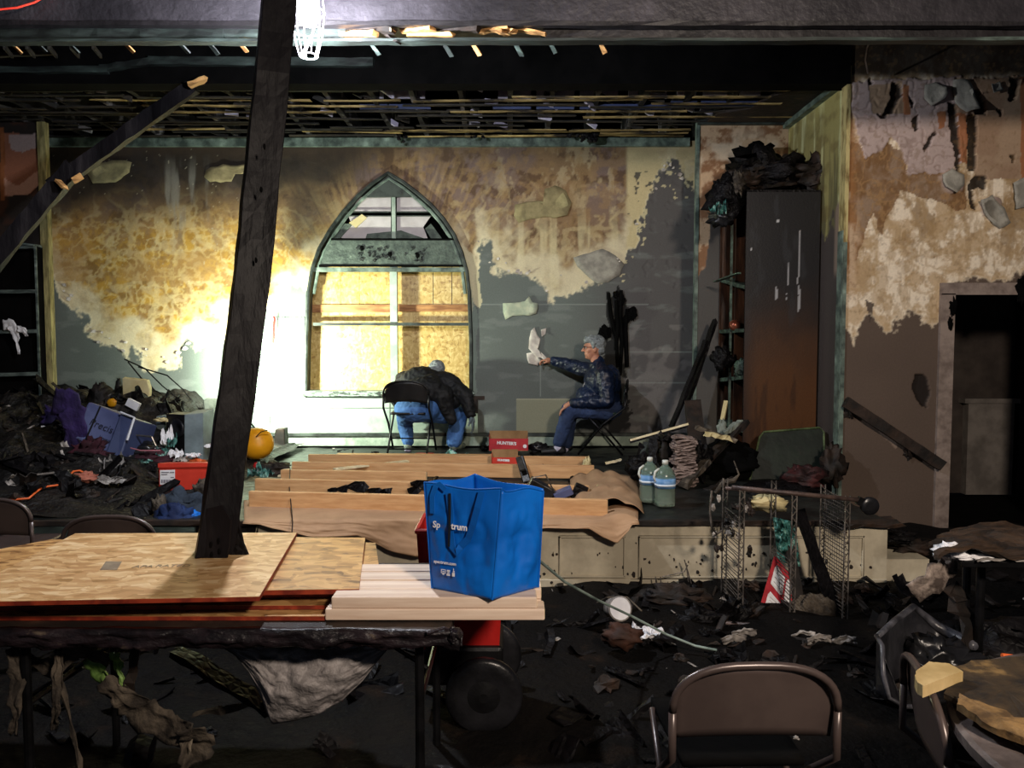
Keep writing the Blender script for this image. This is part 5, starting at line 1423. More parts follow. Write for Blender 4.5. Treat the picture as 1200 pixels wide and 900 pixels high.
for s in (-1, 1):
    mb.tube([hd_ + Vector((-.094 + .004 * math.cos(a * .5), (.034 + .024 * math.cos(a)) * s, .004 + .019 * math.sin(a))) for a in [k * PI / 6 for k in range(12)]], .0022, 5, closed=True)
    mb.tube([hd_ + Vector((-.092, .058 * s, .010)), hd_ + Vector((-.04, .080 * s, .012)), hd_ + Vector((.02, .086 * s, .006))], .0022, 5)
mb.tube([hd_ + Vector((-.096, -.010, .006)), hd_ + Vector((-.096, .010, .006))], .002, 5); mb.build('glasses', M['blackmetal'], t)
hp = [('e', hd_ + Vector((.036, 0, .052)), (.098, .092, .086), None), ('e', hd_ + Vector((-.02, 0, .088)), (.078, .078, .046), None), ('e', hd_ + Vector((.074, 0, -.012)), (.048, .072, .062), None),
      ('e', hd_ + Vector((-.058, 0, .078)), (.042, .062, .034), None), ('c', hd_ + Vector((-.005, -.082, .01)), .014, hd_ + Vector((.0, -.076, .05)), .03), ('c', hd_ + Vector((-.005, .082, .01)), .014, hd_ + Vector((.0, .076, .05)), .03)]
fuse('hair', hp, .007, M['hair'], t, 2, .008, 38, 3)
jk = [('e', che + Vector((.0, 0, .0)), (.15, .205, .19), None), ('c', hip + Vector((.0, 0, .05)), .172, che, .155), ('e', P(690, 466, D), (.135, .18, .13), None), ('e', P(716, 447, D), (.10, .19, .17), None),
      ('c', shL, .088, elL, .072), ('c', elL, .072, haL + (elL - haL).normalized() * .04, .050), ('c', shR, .088, elR, .070), ('c', elR, .068, haR + (elR - haR).normalized() * .03, .050),
      ('c', shL, .085, nk, .07), ('c', shR, .085, nk, .07), ('e', hip + Vector((-.04, 0, .03)), (.17, .19, .10), None), ('c', nk + Vector((.02, 0, -.02)), .078, nk + Vector((.015, 0, .028)), .066)]
j = fuse('jacket', jk, .0085, M['navy'], t, 5, .012, 11, 5)
mb = MB(); mb.tube([nk + Vector((-.062, 0, .0)), P(687, 445, D - .02), P(680, 460, D - .02), P(679, 474, D)], .006, 6); mb.build('zip', M['steel'], j)
jn = [('c', hip + Vector((.03, -.08, -.01)), .118, knL, .082), ('c', hip + Vector((.03, .08, -.01)), .118, knR, .082), ('c', knL, .082, ankL + Vector((0, 0, .035)), .070), ('c', knR, .082, ankR + Vector((0, 0, .035)), .070), ('e', hip + Vector((.05, 0, 0)), (.15, .19, .115), None)]
fuse('jeans', jn, .009, M['jeans2'], t, 4, .008, 12, 9)
for (a, s_) in ((ankL, 'L'), (ankR, 'R')):
    mb = MB(); mb.tube([a + Vector((0, 0, .05)), a + Vector((-.01, 0, -.03)), a + Vector((-.04, 0, -.055))], [.044, .046, .04], 12); so = mb.build('sock', M['sock'], t, smooth=True)
    zf = STZ + .012; fuse('shoe', [('c', (a.x + .03, a.y, zf + .042), .040, (a.x - .07, a.y, zf + .038), .036), ('c', (a.x - .07, a.y, zf + .036), .036, (a.x - .17, a.y, zf + .028), .028), ('c', (a.x + .02, a.y, zf + .06), .04, (a.x - .01, a.y, zf + .075), .044)], .008, M['shoeb'], t, 3)
# scraper held in the right hand
sc_ = haR + Vector((-.085, .025, .0)); tt = thing('scraper', 'small hand scraper held against the flaking wall patch', 'tool', sc_)
mb = MB(); mb.tube([haR + Vector((-.045, .012, -.018)), sc_ + Vector((-.02, .01, .012))], .009, 8); mb.build('handle', M['black'], tt)
dd = Vector((-.5, .55, .35)).normalized(); mb = MB(); mb.bar(sc_ + Vector((-.02, .01, .012)), sc_ + Vector((-.02, .01, .012)) + dd * .06, .045, .002); mb.build('blade', M['steel'], tt)

# --- man bending forward at the window, seen from behind
F0 = Vector((P(488, 533, 8.1).x, 8.12, STZ + .012))
t = thing('person', 'person in black jacket and light jeans bending forward on a chair at the window', 'person', F0)
D = 8.02
hip = P(490, 480, D + .02); hipL = hip + Vector((-.10, .02, -.01)); hipR = hip + Vector((.10, .02, -.01))
knL = P(474, 493, D + .36); knR = P(538, 487, D + .33); ankL = P(478, 522, D + .30); ankR = P(531, 521, D + .26)
che = P(494, 448, D + .20); nk = P(506, 440, D + .36); hd_ = P(512, 434, D + .36)
shL = P(474, 446, D + .28); elL = P(464, 466, D + .36); haL = P(478, 486, D + .40)
shR = P(525, 448, D + .18); elR = P(546, 465, D + .08); haR = P(552, 488, D + .02)
body = [('c', hip, .14, che, .13), ('e', che, (.16, .12, .13), None), ('c', che, .09, nk, .06), ('c', nk, .055, hd_, .05), ('e', hd_, (.078, .098, .098), None),
        ('e', hd_ + Vector((0, .06, -.04)), (.055, .06, .06), None), ('c', hd_ + Vector((0, .09, -.06)), .014, hd_ + Vector((0, .10, -.08)), .014),
        ('e', hd_ + Vector((.08, .0, -.03)), (.010, .02, .032), None), ('e', hd_ + Vector((-.08, .0, -.03)), (.010, .02, .032), None),
        ('c', hipL, .09, knL, .06), ('c', hipR, .09, knR, .06), ('c', knL, .058, ankL, .038), ('c', knR, .058, ankR, .038),
        ('c', shL, .055, elL, .042), ('c', elL, .042, haL, .03), ('c', shR, .055, elR, .042), ('c', elR, .042, haR, .03)]
hand(body, haL, (.1, .3, -.9), (.6, .3, 0), 1, .3, 1.0, 1)
fuse('body', body, .007, M['skin'], t, 3)
gl = []; hand(gl, haR, (.22, .06, -1), (-.8, .1, -.1), .8, .28, 1.12, 1); gl.append(('c', haR + (elR - haR) * .12, .034, haR, .030)); fuse('glove', gl, .005, M['glove'], t, 2)
fuse('hair', [('e', hd_ + Vector((0, -.012, .022)), (.088, .098, .094), None), ('e', hd_ + Vector((0, -.03, -.02)), (.08, .07, .07), None)], .007, M['hair'], t, 2, .007, 38, 4)
jk = [('c', hip + Vector((0, .04, .07)), .165, che, .17), ('e', che + Vector((0, -.02, .0)), (.235, .15, .165), None), ('c', shL, .10, shR, .105), ('c', che, .15, nk, .10), ('e', P(497, 458, D + .04), (.22, .13, .15), None),
      ('c', shL, .098, elL, .075), ('c', elL, .072, haL, .052), ('c', shR, .105, elR, .078), ('c', elR, .076, haR + (elR - haR) * .10, .052), ('c', P(505, 452, D + .1), .13, P(530, 470, D + .14), .085),
      ('c', P(520, 462, D + .05), .10, P(529, 492, D + .06), .045), ('c', P(515, 462, D + .02), .08, P(522, 480, D + .02), .05)]
fuse('jacket', jk, .009, M['jacket'], t, 5, .014, 10, 15)
jn = [('e', hip + Vector((-.01, .0, .0)), (.245, .165, .135), None), ('c', hipL, .13, knL, .085), ('c', hipR + Vector((.02, .05, .0)), .135, knR, .095), ('c', knL, .085, ankL + Vector((0, 0, .05)), .064), ('c', knR, .092, ankR + Vector((0.01, 0, .05)), .086)]
fuse('jeans', jn, .009, M['jeans'], t, 4, .008, 12, 19)
for a, dx in ((ankL, -.01), (ankR, .05)):
    zf = STZ + .012; mb = MB(); mb.tube([a + Vector((0, 0, .06)), a + Vector((0, 0, -.06))], .038, 10); mb.build('sock', M['sock'], t, smooth=True)
    fuse('shoe', [('c', (a.x, a.y - .02, zf + .042), .042, (a.x + dx, a.y + .08, zf + .038), .040), ('c', (a.x + dx, a.y + .08, zf + .034), .04, (a.x + dx * 2, a.y + .17, zf + .028), .03), ('c', (a.x, a.y, zf + .06), .04, (a.x, a.y, zf + .075), .042)], .008, M['shoe'], t, 3)
mb = MB(); a = P(455, 462, 8.35); mb.tube([P(451, 459, 8.3), P(456, 459, 8.3), P(457, 468, 8.3), P(457, 500, 8.3)], .006, 6)
o = mb.build('wire_hook', M['steel']); tag(o, 'thin bent wire standing beside the left shoulder of the bending man', 'wire')
mb = MB(); a = P(568, 471, DW - .015); mb.bb((P(552, 0, DW).x, DW - .02, P(0, 468, DW).z), (P(567, 0, DW).x, DW - .005, P(0, 464, DW).z)); mb.build('wood_scrap', M['char2'], wo)
mb = MB(); mb.bb((P(552, 0, DW).x, DW - .03, P(0, 484, DW).z), (P(559, 0, DW).x, DW - .03 + .02, P(0, 466, DW).z)); mb.build('wood_scrap', M['char2'], wo)
# ------------------------------------------------------------------ left side: bookcase, rubble heap and what lies in it
b0 = P(10, 470, 7.7); b0.z = STZ; xr = P(50, 400, 7.82).x
t = thing('bookcase', 'scorched pale-edged bookcase with empty shelves at the left frame edge', 'bookcase', (xr - .45, 7.72, STZ))
sh = mat('sooty_grey_shelf', '#3d4744', '#77857f', 7, .6, .5, c3='#93a29a', stretch=(.6, 2, 2))
mb = MB(); mb.bb((xr - .03, 7.775, STZ), (xr, 7.87, P(0, 288, 7.76).z)); mb.build('side_panel', M['soot'], t)
mb = MB(); mb.bb((xr - .02, 7.76, STZ), (xr, 7.774, P(0, 288, 7.76).z)); mb.build('front_edge', sh, t)
mb = MB(); mb.bb((xr - .95, 7.76, STZ), (xr - .92, 7.87, P(0, 288, 7.76).z)); mb.build('side_panel', sh, t)
mb = MB(); mb.bb((xr - .95, 7.87, STZ), (xr, 7.88, P(0, 288, 7.76).z)); mb.build('back_panel', M['soot'], t)
for y in (289, 341, 388, 438, 500):
    z = P(0, y, 7.76).z; mb = MB(); mb.bar((xr - .93, 7.81, z - .02), (xr - .02, 7.81, z), .11, .035, jag=.003, seg=10, seed=y); mb.build('shelf', sh, t)
mb = MB(); mb.bar((xr - .8, 7.8, P(0, 284, 7.76).z + .02), (xr - .0, 7.79, P(0, 284, 7.76).z - .03), .12, .02, jag=.006, seg=8); mb.build('top_board', sh, t)
rag([(3, 381), (12, 380), (18, 392), (22, 415)], 7.73, [.05, .055, .035, .012], M['white'], 'white cloth hanging over the third shelf of the left bookcase', 'cloth', 'cloth', 3)
rag([(20, 385), (27, 386), (31, 394)], 7.72, [.03, .03, .02], M['white'], 'small white cloth end beside the hanging white cloth', 'cloth', 'cloth', 4)

def heap_z(x, y):
    e = min(1, max(0, (y - 5.15) / 2.3)); g = 1 - min(1, max(0, (x + 3.75 + (y - 7) * .0) / 1.35)); g = g * g * (3 - 2 * g)
    n1 = noise.fractal(Vector((x * 2.2, y * 2.2, 3)), 1, 2.1, 4)
    return STZ + max(-.02, (.60 * e ** .8 + .04) * (g * .85 + .12 * e) + n1 * .09 * (.4 + e) * (.3 + g) + .0)
mb = MB(); mb.grid(lambda u, v: (-5.6 + 3.3 * u, 5.1 + 3.4 * v, heap_z(-5.6 + 3.3 * u, 5.1 + 3.4 * v) - .02 * (u > .97)), 170, 170)
o = mb.build('rubble_heap', M['heap'], smooth=False, org=Vector((-4, 6.8, STZ))); tag(o, 'dark heap of charred rubble filling the left of the stage', 'rubble', kind='stuff')

def HP(px, py, z_off=0.0, y0=5.1, y1=8.5):
    """point on the heap seen at a photograph position"""
    last = None
    for k in range(140):
        D = y0 + (y1 - y0) * k / 139; p = P(px, py, D)
        if p.z <= heap_z(p.x, D): return p + Vector((0, 0, z_off))
        last = p
    return last

# tipped slate-blue tote
def boxframe(corners, th, name_pref=None): pass
tp = HP(120, 530); tp = P(118, 515, 6.75)
t = thing('storage_tote', 'slate blue plastic tote tipped on its side in the rubble, dark lettering on it', 'box', tp - Vector((0, 0, .2)))
fc = [P(103, 470, 6.42), P(153, 490, 6.42), P(134, 536, 6.28), P(84, 512, 6.28)]     # lettered face
off = Vector((.05, .36, -.11)); mb = MB(); mb.prism(fc, off); tb = mb.build('tub', M['tote'], t, bevel=.02)
nf = (fc[1] - fc[0]).cross(fc[3] - fc[0]).normalized()
if nf.y > 0: nf = -nf
mb = MB(); mb.prism([P(141, 484, 6.40), P(157, 490, 6.40), P(139, 543, 6.25), P(123, 531, 6.25)], off * .9); mb.build('rim_band', mat('tote_dark', '#343b58', '#414a6c', 3, .4, .1), t, bevel=.012)
mb = MB(); mb.tube([P(141, 483, 6.39), P(157.5, 489.5, 6.38), P(149, 516, 6.31)], .010, 6); mb.build('lip', M['white'], t)
ux = (fc[1] - fc[0]).normalized(); uy = (fc[0] - fc[3]).normalized()
mb = MB(); a = fc[0].lerp(fc[1], .30) + nf * .004; b = fc[3].lerp(fc[2], .30) + nf * .004; mb.bar(a, b, .012, .008, nf); mb.build('groove', M['black'], t)
ink = mat('dark_ink', '#14182a', None, bump=0)
ctr = fc[0].lerp(fc[1], .64).lerp(fc[3].lerp(fc[2], .64), .45) + nf * .005
text_mesh('Precision', .085, ink, 'lettering', t, frame_at(ctr, ux, uy), .0008)
text_mesh('boxes', .05, ink, 'lettering', t, frame_at(ctr - uy * .09 + ux * .02, ux, uy), .0008)

def lump(px, py, D, r, m, label, name, cat, seed=0, amp=.35, fq=2.2, grp=None, rot=None, z=None):
    mb = MB(); c = P(px, py, D); Mx = Matrix.Rotation(rot, 3, 'Y') if rot else None
    if m in (M['paper'], M['white'], M['foilcyan'], M['greyfoil']) and name not in ('plaster_flake', 'ash_lump'):
        r = Vector(r); sd = seed * 3.3      # a crumpled sheet
        def cr(u, v):
            a = (u - .5) * 2; b = (v - .5) * 2; q = 1 / max(1e-3, math.hypot(a, b)) * max(abs(a), abs(b)) if (a or b) else 1
            q *= 1 + .35 * noise.noise(Vector((a * 1.5 + sd, b * 1.5, 1)))
            f1 = abs(noise.noise(Vector((a * 1.6 + sd, b * 1.6, 2)))); f2 = abs(noise.noise(Vector((a * 3.5 + sd, b * 3.5, 5)))); f3 = noise.noise(Vector((a * 2 + sd, b * 2, 9)))
            return c + Vector((a * q * r.x + f3 * r.x * .3, b * q * r.y + f3 * r.y * .4 - f2 * r.y * .3, (f1 * 2.2 + f2 * 1.1 - .8 + b * .35) * r.z))
        mb.grid(cr, 18, 16, (0, 0, .0025)); o = mb.build(name, m); return tag(o, label, cat, grp)
    mb.blob(c, r, seed, amp, fq, 22, 16, M=Mx); o = mb.build(name, m, smooth=True); return tag(o, label, cat, grp)
rag([(62, 470), (80, 475), (88, 500), (84, 530), (80, 548)], 6.3, [.12, .13, .10, .07, .03], M['purple'], 'deep purple cloth hanging over rubble left of the blue tote', 'cloth', 'cloth', 8)
lump(72, 492, 6.9, (.14, .12, .14), M['purple'], 'bunched purple cloth behind the hanging purple cloth', 'cloth', 'cloth', 2, .5)
lump(106, 532, 6.2, (.13, .07, .10), M['maroon'], 'reddish brown melted mass stuck under the blue tote', 'melted_mass', 'rubble', 3, .6, 3)
lump(132, 546, 6.1, (.09, .05, .09), M['paper'], 'grey crumpled paper lump below the lettered tote', 'paper_lump', 'paper', 4, .6, 3)
lump(116, 556, 6.0, (.05, .05, .10), M['greyfoil'], 'small grey crumpled lump hanging below the tote', 'foil_lump', 'scrap', 5, .4, 3)
rag([(74, 517), (80, 535), (90, 547), (97, 546)], 6.3, [.035, .05, .045, .02], M['paper'], 'pale curved sheet sticking out below the purple cloth', 'paper_sheet', 'paper', 9)
lump(136, 480, 7.3, (.13, .12, .12), M['tancloth'], 'olive brown bundle with a yellowish round spot above the blue tote', 'bundle', 'bundle', 6, .4)
lump(117, 468, 7.4, (.10, .1, .15), M['char2'], 'brown charred lump above the blue tote', 'charred_lump', 'rubble', 7, .4)
lump(131, 472, 7.15, (.045, .02, .04), M['yellow'], 'dull yellow disc on the bundle above the tote', 'disc', 'disc', 8, .1)
mb = MB(); q = [(143, 443), (172, 446), (175, 456), (174, 478), (160, 476), (144, 474)]
mb.prism([P(x, y, 7.6) for x, y in q], (.0, .06, .01)); o = mb.build('foam_slab', M['beige'], bevel=.008); tag(o, 'bright beige foam panel standing against the back wall above the heap', 'panel')
lump(180, 481, 7.7, (.06, .04, .03), M['beige'], 'broken beige foam piece lying right of the beige panel', 'foam_piece', 'scrap', 9, .3)
lump(139, 458, 7.85, (.03, .03, .13), M['char2'], 'dark charred post stub left of the beige panel', 'charred_stub', 'wood', 10, .2)
stick(P(154, 478, 7.2), P(158, 470, 7.2), .03, .12, M['white'], 'small white card standing beside the blue tote', 'card', 'card', jag=.001, seg=1)
# loudspeaker boxes
t = thing('loudspeaker', 'grey loudspeaker box with a round black cone, in the rubble beside the beige panel', 'speaker', P(212, 548, 6.8))
mb = MB(); mb.prism([P(216, 486, 6.7), P(238, 484, 6.75), P(238, 542, 6.75), P(216, 548, 6.7)], (.0, .25, .02)); mb.build('cabinet', M['grey_sp'], t, bevel=.006)
mb = MB(); mb.prism([P(195, 485, 6.8), P(216, 486, 6.7), P(216, 548, 6.7), P(195, 546, 6.8)], (.02, .2, .0)); fp = mb.build('baffle', M['black'], t)
ang = math.atan2((P(216, 500, 6.7) - P(195, 500, 6.8)).y, (P(216, 500, 6.7) - P(195, 500, 6.8)).x)
mr = Matrix.Rotation(ang, 3, 'Z') @ Matrix.Rotation(PI / 2, 3, 'X')
mb = MB(); mb.lathe([(.085, 0), (.085, .012), (.07, .014), (.03, -.004), (.01, -.006)], P(208, 502, 6.72), 24, mr); mb.build('cone', M['blackrubber'], fp, smooth=True)
t = thing('loudspeaker', 'second grey speaker box, mostly hidden behind the white scraps to the left', 'speaker', P(190, 545, 7.0))
mb = MB(); mb.prism([P(183, 488, 6.9), P(194, 487, 6.9), P(194, 530, 6.9), P(183, 530, 6.9)], (0, .2, 0)); mb.build('cabinet', M['grey_sp'], t, bevel=.005)
for i, (x, y, D, r_) in enumerate([(196, 512, 6.55, (.06, .05, .07)), (190, 528, 6.5, (.07, .06, .05)), (206, 532, 6.45, (.06, .04, .03)), (202, 518, 6.5, (.035, .03, .05))]):
    lump(x, y, D, r_, M['foilcyan'] if i % 2 else M['white'], 'crumpled ' + ('cyan-tinted' if i % 2 else 'white') + ' plastic film %s the speaker box' % ['against', 'below', 'at the lower right of', 'in front of'][i], 'plastic_film', 'film', 20 + i, .7, 3.2)
# lump of masonry, leaning wires
mb = MB(); mb.prism([P(x, y, 7.95) for x, y in [(237, 470), (243, 466), (262, 464), (275, 468), (276, 490), (268, 500), (240, 492)]], (0, .1, 0)); o = mb.build('plaster_block', M['stone'], bevel=.015); tag(o, 'pale broken plaster block against the wall left of the leaning post', 'block')
for k, q in enumerate([[(146, 421), (170, 432), (190, 452), (212, 470), (236, 485), (262, 494)], [(150, 424), (168, 446), (185, 462), (206, 476), (240, 487), (264, 505)], [(162, 430), (196, 440), (214, 456), (232, 478), (250, 486)], [(170, 445), (200, 478), (222, 500), (236, 520)]]):
    mb = MB(); mb.tube([P(x, y, 8.15 - .03 * k + .02 * math.sin(i)) for i, (x, y) in enumerate(q)], [.008, .008, .007, .008, .006, .005][:len(q)], 6)
    o = mb.build('charred_rod', M['char']); tag(o, ['longest charred rod leaning on the grey wall above the speaker', 'second charred rod, just below the longest one', 'curved charred rod bowing above the others', 'short thin rod leaning lowest on the wall by the speaker'][k], 'rod', 'charred rods on the wall above the speaker')
# black bags and dark rounded things between tote and speaker
lump(172, 512, 6.9, (.16, .12, .11), M['blackrubber'], 'glossy black rounded bag right of the blue tote', 'black_bag', 'bag', 31, .25)
lump(168, 528, 6.55, (.16, .1, .07), M['blackrubber'], 'flatter glossy black bag below the rounded black bag', 'black_bag', 'bag', 32, .25)
mb = MB(); mb.tube([P(146, 517, 6.5), P(160, 510, 6.45), P(178, 512, 6.45), P(183, 522, 6.45), P(170, 530, 6.45)], .009, 8); o = mb.build('grey_handle', M['steel']); tag(o, 'thin grey curved handle on the black bags', 'handle')
lump(178, 538, 6.5, (.2, .12, .07), M['maroon'], 'dark maroon cloth heaped behind the orange-red box', 'cloth', 'cloth', 33, .5, 3)
# orange-red box with label
q = [(186, 543), (250, 543), (250, 573), (186, 575)]
t = thing('shoe_box', 'orange-red box with a white barcode label on the heap left of the post', 'box', P(216, 575, 5.9))
mb = MB(); mb.prism([P(x, y, 5.9) for x, y in q], (0.02, .12, -.01)); bx_ = mb.build('carton', M['redshoe'], t, bevel=.003)
mb = MB(); mb.prism([P(x, y, 5.888) for x, y in [(185, 543), (251, 542.5), (251, 547), (185, 548)]], (0.02, .14, -.012)); mb.build('lid', M['redshoe'], t)
mb = MB(); mb.prism([P(x, y, 5.884) for x, y in [(187.5, 551), (205, 550.5), (205, 567), (187.5, 568)]], (0, .002, 0)); lb_ = mb.build('label', M['white'], t)
mb = MB()
for k in range(14):
    x = 189 + k * 1.05; a = P(x, 562, 5.881); b = P(x + (.35 if k % 3 else .7), 566, 5.881); mb.bb((a.x, 5.880, b.z), (b.x, 5.883, a.z))
for (xa, xb, y) in ((189, 198, 553), (189, 196, 555.5), (200, 204, 559), (199, 204, 553)): a = P(xa, y, 5.881); b = P(xb, y + .7, 5.881); mb.bb((a.x, 5.880, b.z), (b.x, 5.883, a.z))
mb.build('barcode', mat('grey_print', '#6a6a78', None, bump=0), lb_, kind='stuff')
# clothes below the box
lump(214, 600, 5.35, (.18, .12, .14), M['denimcloth'], 'grey-blue denim jacket heaped in front of the orange-red box', 'jacket', 'clothes', 41, .35, 2.5)
lump(196, 603, 5.4, (.16, .12, .12), M['blackcloth'], 'black cloth bundled left of the denim jacket', 'cloth', 'clothes', 42, .4, 2.5)
lump(236, 583, 5.5, (.14, .12, .07), M['blackcloth'], 'black cloth draped over the lower edge of the orange-red box', 'cloth', 'clothes', 46, .3, 2.5)
lump(222, 606, 5.2, (.08, .06, .045), mat('bright_blue_cloth', '#0f62c0', '#1878dc', 6, .6, .4), 'bright blue cloth fold at the bottom of the denim jacket', 'cloth', 'clothes', 43, .4)
lump(205, 608, 5.16, (.12, .08, .10), mat('deep_blue_cloth', '#0e1e44', '#16305e', 6, .8, .5), 'deep blue cloth spilling off the stage edge below the denim', 'cloth', 'clothes', 44, .4)
lump(240, 578, 5.4, (.07, .05, .09), M['tancloth'], 'tan cloth fold beside the post above the denim jacket', 'cloth', 'clothes', 45, .4)
lump(188, 602, 5.2, (.05, .04, .12), M['tancloth'], 'small brown cloth corner left of the denim jacket', 'cloth', 'clothes', 47, .5)
# yellow drum and dark box right of the post
t = thing('yellow_bag', 'rounded yellow bag half hidden behind the foot of the leaning post', 'bag', P(308, 536, 7.3))
mb = MB(); mb.blob(P(301, 520, 7.3), (.16, .14, .155), 3, .05, 1.2, 24, 18); mb.build('body', M['yellow'], t, smooth=True)
mb = MB(); mb.tube([P(300, 512, 7.17), P(306, 506, 7.17), P(314, 504, 7.2)], .005, 6); mb.build('seam', M['char2'], t)
mb = MB(); mb.prism([P(322, 503, 8.2), P(333, 502, 8.2), P(334, 533, 8.2), P(320, 535, 8.2)], (0, .15, 0)); o = mb.build('dark_crate', M['char2'], bevel=.01); tag(o, 'dark brown crate standing at the left end of the baseboard', 'crate')
lump(306, 553, 6.6, (.10, .07, .05), M['foilcyan'], 'pale cyan film lying right of the post above the new timbers', 'plastic_film', 'film', 51, .6)
lump(322, 550, 6.9, (.13, .1, .06), M['char2'], 'brown clod of charred rubble right of the post', 'clod', 'rubble', 52, .5)
lump(300, 546, 6.7, (.02, .02, .03), M['red'], 'small red object peeking out behind the post', 'red_scrap', 'scrap', 53, .3)
# bright scraps in the heap
mb = MB(); mb.prism([P(x, y, 6.4) for x, y in [(-5, 517), (10, 516), (22, 524), (20, 531), (-5, 534)]], (0, .15, .02)); o = mb.build('white_plate', M['white'], bevel=.008); tag(o, 'white broken plate-like piece at the left frame edge in the heap', 'scrap')
lump(57, 503, 6.8, (.09, .06, .03), M['white'], 'crumpled white paper on the heap left of the purple cloth', 'paper_lump', 'paper', 61, .6, 3)
lump(52, 512, 6.7, (.06, .05, .03), M['paper'], 'grey crumpled paper just below the white one on the heap', 'paper_lump', 'paper', 62, .6, 3)
rag([(2, 482), (10, 477), (17, 483), (22, 490)], 7.1, [.012, .02, .02, .01], M['paper'], 'pale curled strip on top of the heap at the far left', 'curled_strip', 'scrap', 12)
lump(35, 516, 6.6, (.12, .09, .06), M['trimdark'], 'dark green flattened lump in the heap left of centre', 'flattened_lump', 'scrap', 63, .4)
stick(P(44, 556, 5.6), P(80, 552, 5.6), .012, .012, M['paper'], 'thin pale rod lying on the heap above the orange cord', 'rod', 'rod', jag=.001)
stick(P(26, 508, 6.3), P(34, 535, 6.2), .015, .015, M['tancloth'], 'thin brown stick standing in the heap at the left', 'stick', 'stick', jag=.002)
stick(P(60, 545, 6.0), P(82, 541, 6.0), .05, .03, M['char2'], 'short brown board end in the heap above the pale rod', seed=3)
mb = MB(); q = [(0, 594), (12, 591), (22, 590), (34, 589), (42, 582), (50, 576), (62, 574), (72, 573), (78, 565), (86, 557), (94, 556), (104, 562)]
mb.tube([HP(x, y, .03) if y < 592 else P(x, y - 2, 5.02) for x, y in q], .0075, 8); o = mb.build('orange_cord', M['orange'], smooth=True); tag(o, 'orange extension cord running along the edge of the left heap', 'cord')
mb = MB(); mb.tube([P(118, 560, 6.05), P(119, 552, 6.05), P(126, 548, 6.05), P(136, 544, 6.1), P(142, 534, 6.2)], .006, 8); o = mb.build('orange_cord', M['orange'], smooth=True); tag(o, 'short orange cord looped below the blue tote', 'cord')
lump(98, 560, 5.7, (.09, .06, .035), mat('salmon_cloth', '#8a4c3c', '#b4705c', 8, .8, .4), 'salmon melted cloth where the orange cord ends', 'melted_cloth', 'cloth', 64, .5)
lump(128, 562, 5.75, (.14, .06, .03), M['paper'], 'grey ragged paper strip right of the salmon cloth', 'paper_lump', 'paper', 65, .6, 3)
for i, (x, y, m_, l_) in enumerate([(168, 541, 'foilcyan', 'small cyan flake on the heap left of the orange-red box'), (249, 522, 'white', 'white flat scrap on the heap just left of the post'), (214, 538, 'paper', 'pale scrap above the orange-red box'), (232, 541, 'orange', 'orange-edged scrap above the orange-red box'),
                                (226, 533, 'white', 'white sliver above the right end of the orange-red box'), (190, 492, 'beige', 'cream speck on the heap left of the speakers'), (152, 502, 'paper', 'pale scrap stuck to the right lip of the tote')]):
    lump(x, y, 6.3 if y > 530 else 6.8, (.06, .05, .018), M[m_], l_, 'small_scrap', 'scrap', 70 + i, .6, 3)
mb = MB(); mb.tube([P(153, 525, 6.3), P(165, 528, 6.3), P(188, 528, 6.3)], .006, 6); o = mb.build('pink_cord', mat('pink_cord', '#a0606a', '#c08088', 9)); tag(o, 'thin pinkish cord lying across the black bags', 'cord')

# loose black scraps and splinters over the heap, the stage and the hall floor: alike pieces sharing meshes
def variants():
    L = []; r = random.Random(77)
    for k in range(10):
        mb = MB(); kind = k % 5
        if kind == 0: mb.bar((-.12, 0, 0), (.12, .01, .01), .035, .015, jag=.006, seg=4, seed=k)
        elif kind == 1: mb.blob((0, 0, 0), (.06, .045, .03), k, .7, 2.6, 10, 7)
        elif kind == 2: mb.prism([(.08 * math.cos(a) * r.uniform(.5, 1.1), .06 * math.sin(a) * r.uniform(.5, 1.1), .008 * math.sin(a * 2)) for a in [q * PI / 4 for q in range(8)]], (0, 0, .005))
        elif kind == 3: mb.grid(lambda u, v: ((u - .5) * .18, (v - .5) * .09, .03 * math.sin(u * 4 + k) + .015 * math.sin(v * 7)), 5, 3, (0, 0, .004))
        else: mb.bar((-.07, 0, -.01), (.07, 0, .012), .018, .018, jag=.004, seg=3, seed=k)
        L.append(mb)
    return L
V = variants()
def vmesh(m, nm): return [v.mesh(nm, m) for v in V]
VM = {'char': vmesh(M['char'], 'charred_scrap'), 'char2': vmesh(M['char2'], 'brown_scrap'), 'paper': vmesh(M['paper'], 'pale_scrap')}
r = random.Random(99)
def scatter(n, key, name, label, cat, grp, region, zf, smin=.5, smax=1.5, tilt=.5, kinds=None):
    for i in range(n):
        x, y = region(r); me = r.choice(VM[key]) if kinds is None else VM[key][r.choice(kinds)]
        o = bpy.data.objects.new(name, me); COL.objects.link(o); s = r.uniform(smin, smax)
        o.location = (x, y, zf(x, y) + .012 * s); o.scale = (s, s, s); o.rotation_euler = (r.uniform(-tilt, tilt), r.uniform(-tilt, tilt), r.uniform(0, 6.28))
        tag(o, label, cat, grp)
rect = lambda xa, xb, ya, yb: (lambda r: (r.uniform(xa, xb), r.uniform(ya, yb)))
scatter(150, 'char', 'charred_scrap', 'black charred scrap lying on the rubble heap at the left of the stage', 'scrap', 'charred scraps on the left heap', rect(-5.2, -2.5, 5.2, 8.2), heap_z, .6, 1.8, .9)
scatter(60, 'char2', 'brown_scrap', 'brown half-burnt scrap lying on the rubble heap at the left of the stage', 'scrap', 'brown scraps on the left heap', rect(-5.2, -2.6, 5.2, 8.0), heap_z, .5, 1.3, .9)
scatter(34, 'paper', 'pale_scrap', 'small pale scrap lying on the rubble heap at the left of the stage', 'scrap', 'pale scraps on the left heap', rect(-5.0, -2.6, 5.3, 7.8), heap_z, .25, .6, .8)
sz = lambda x, y: STZ + .01
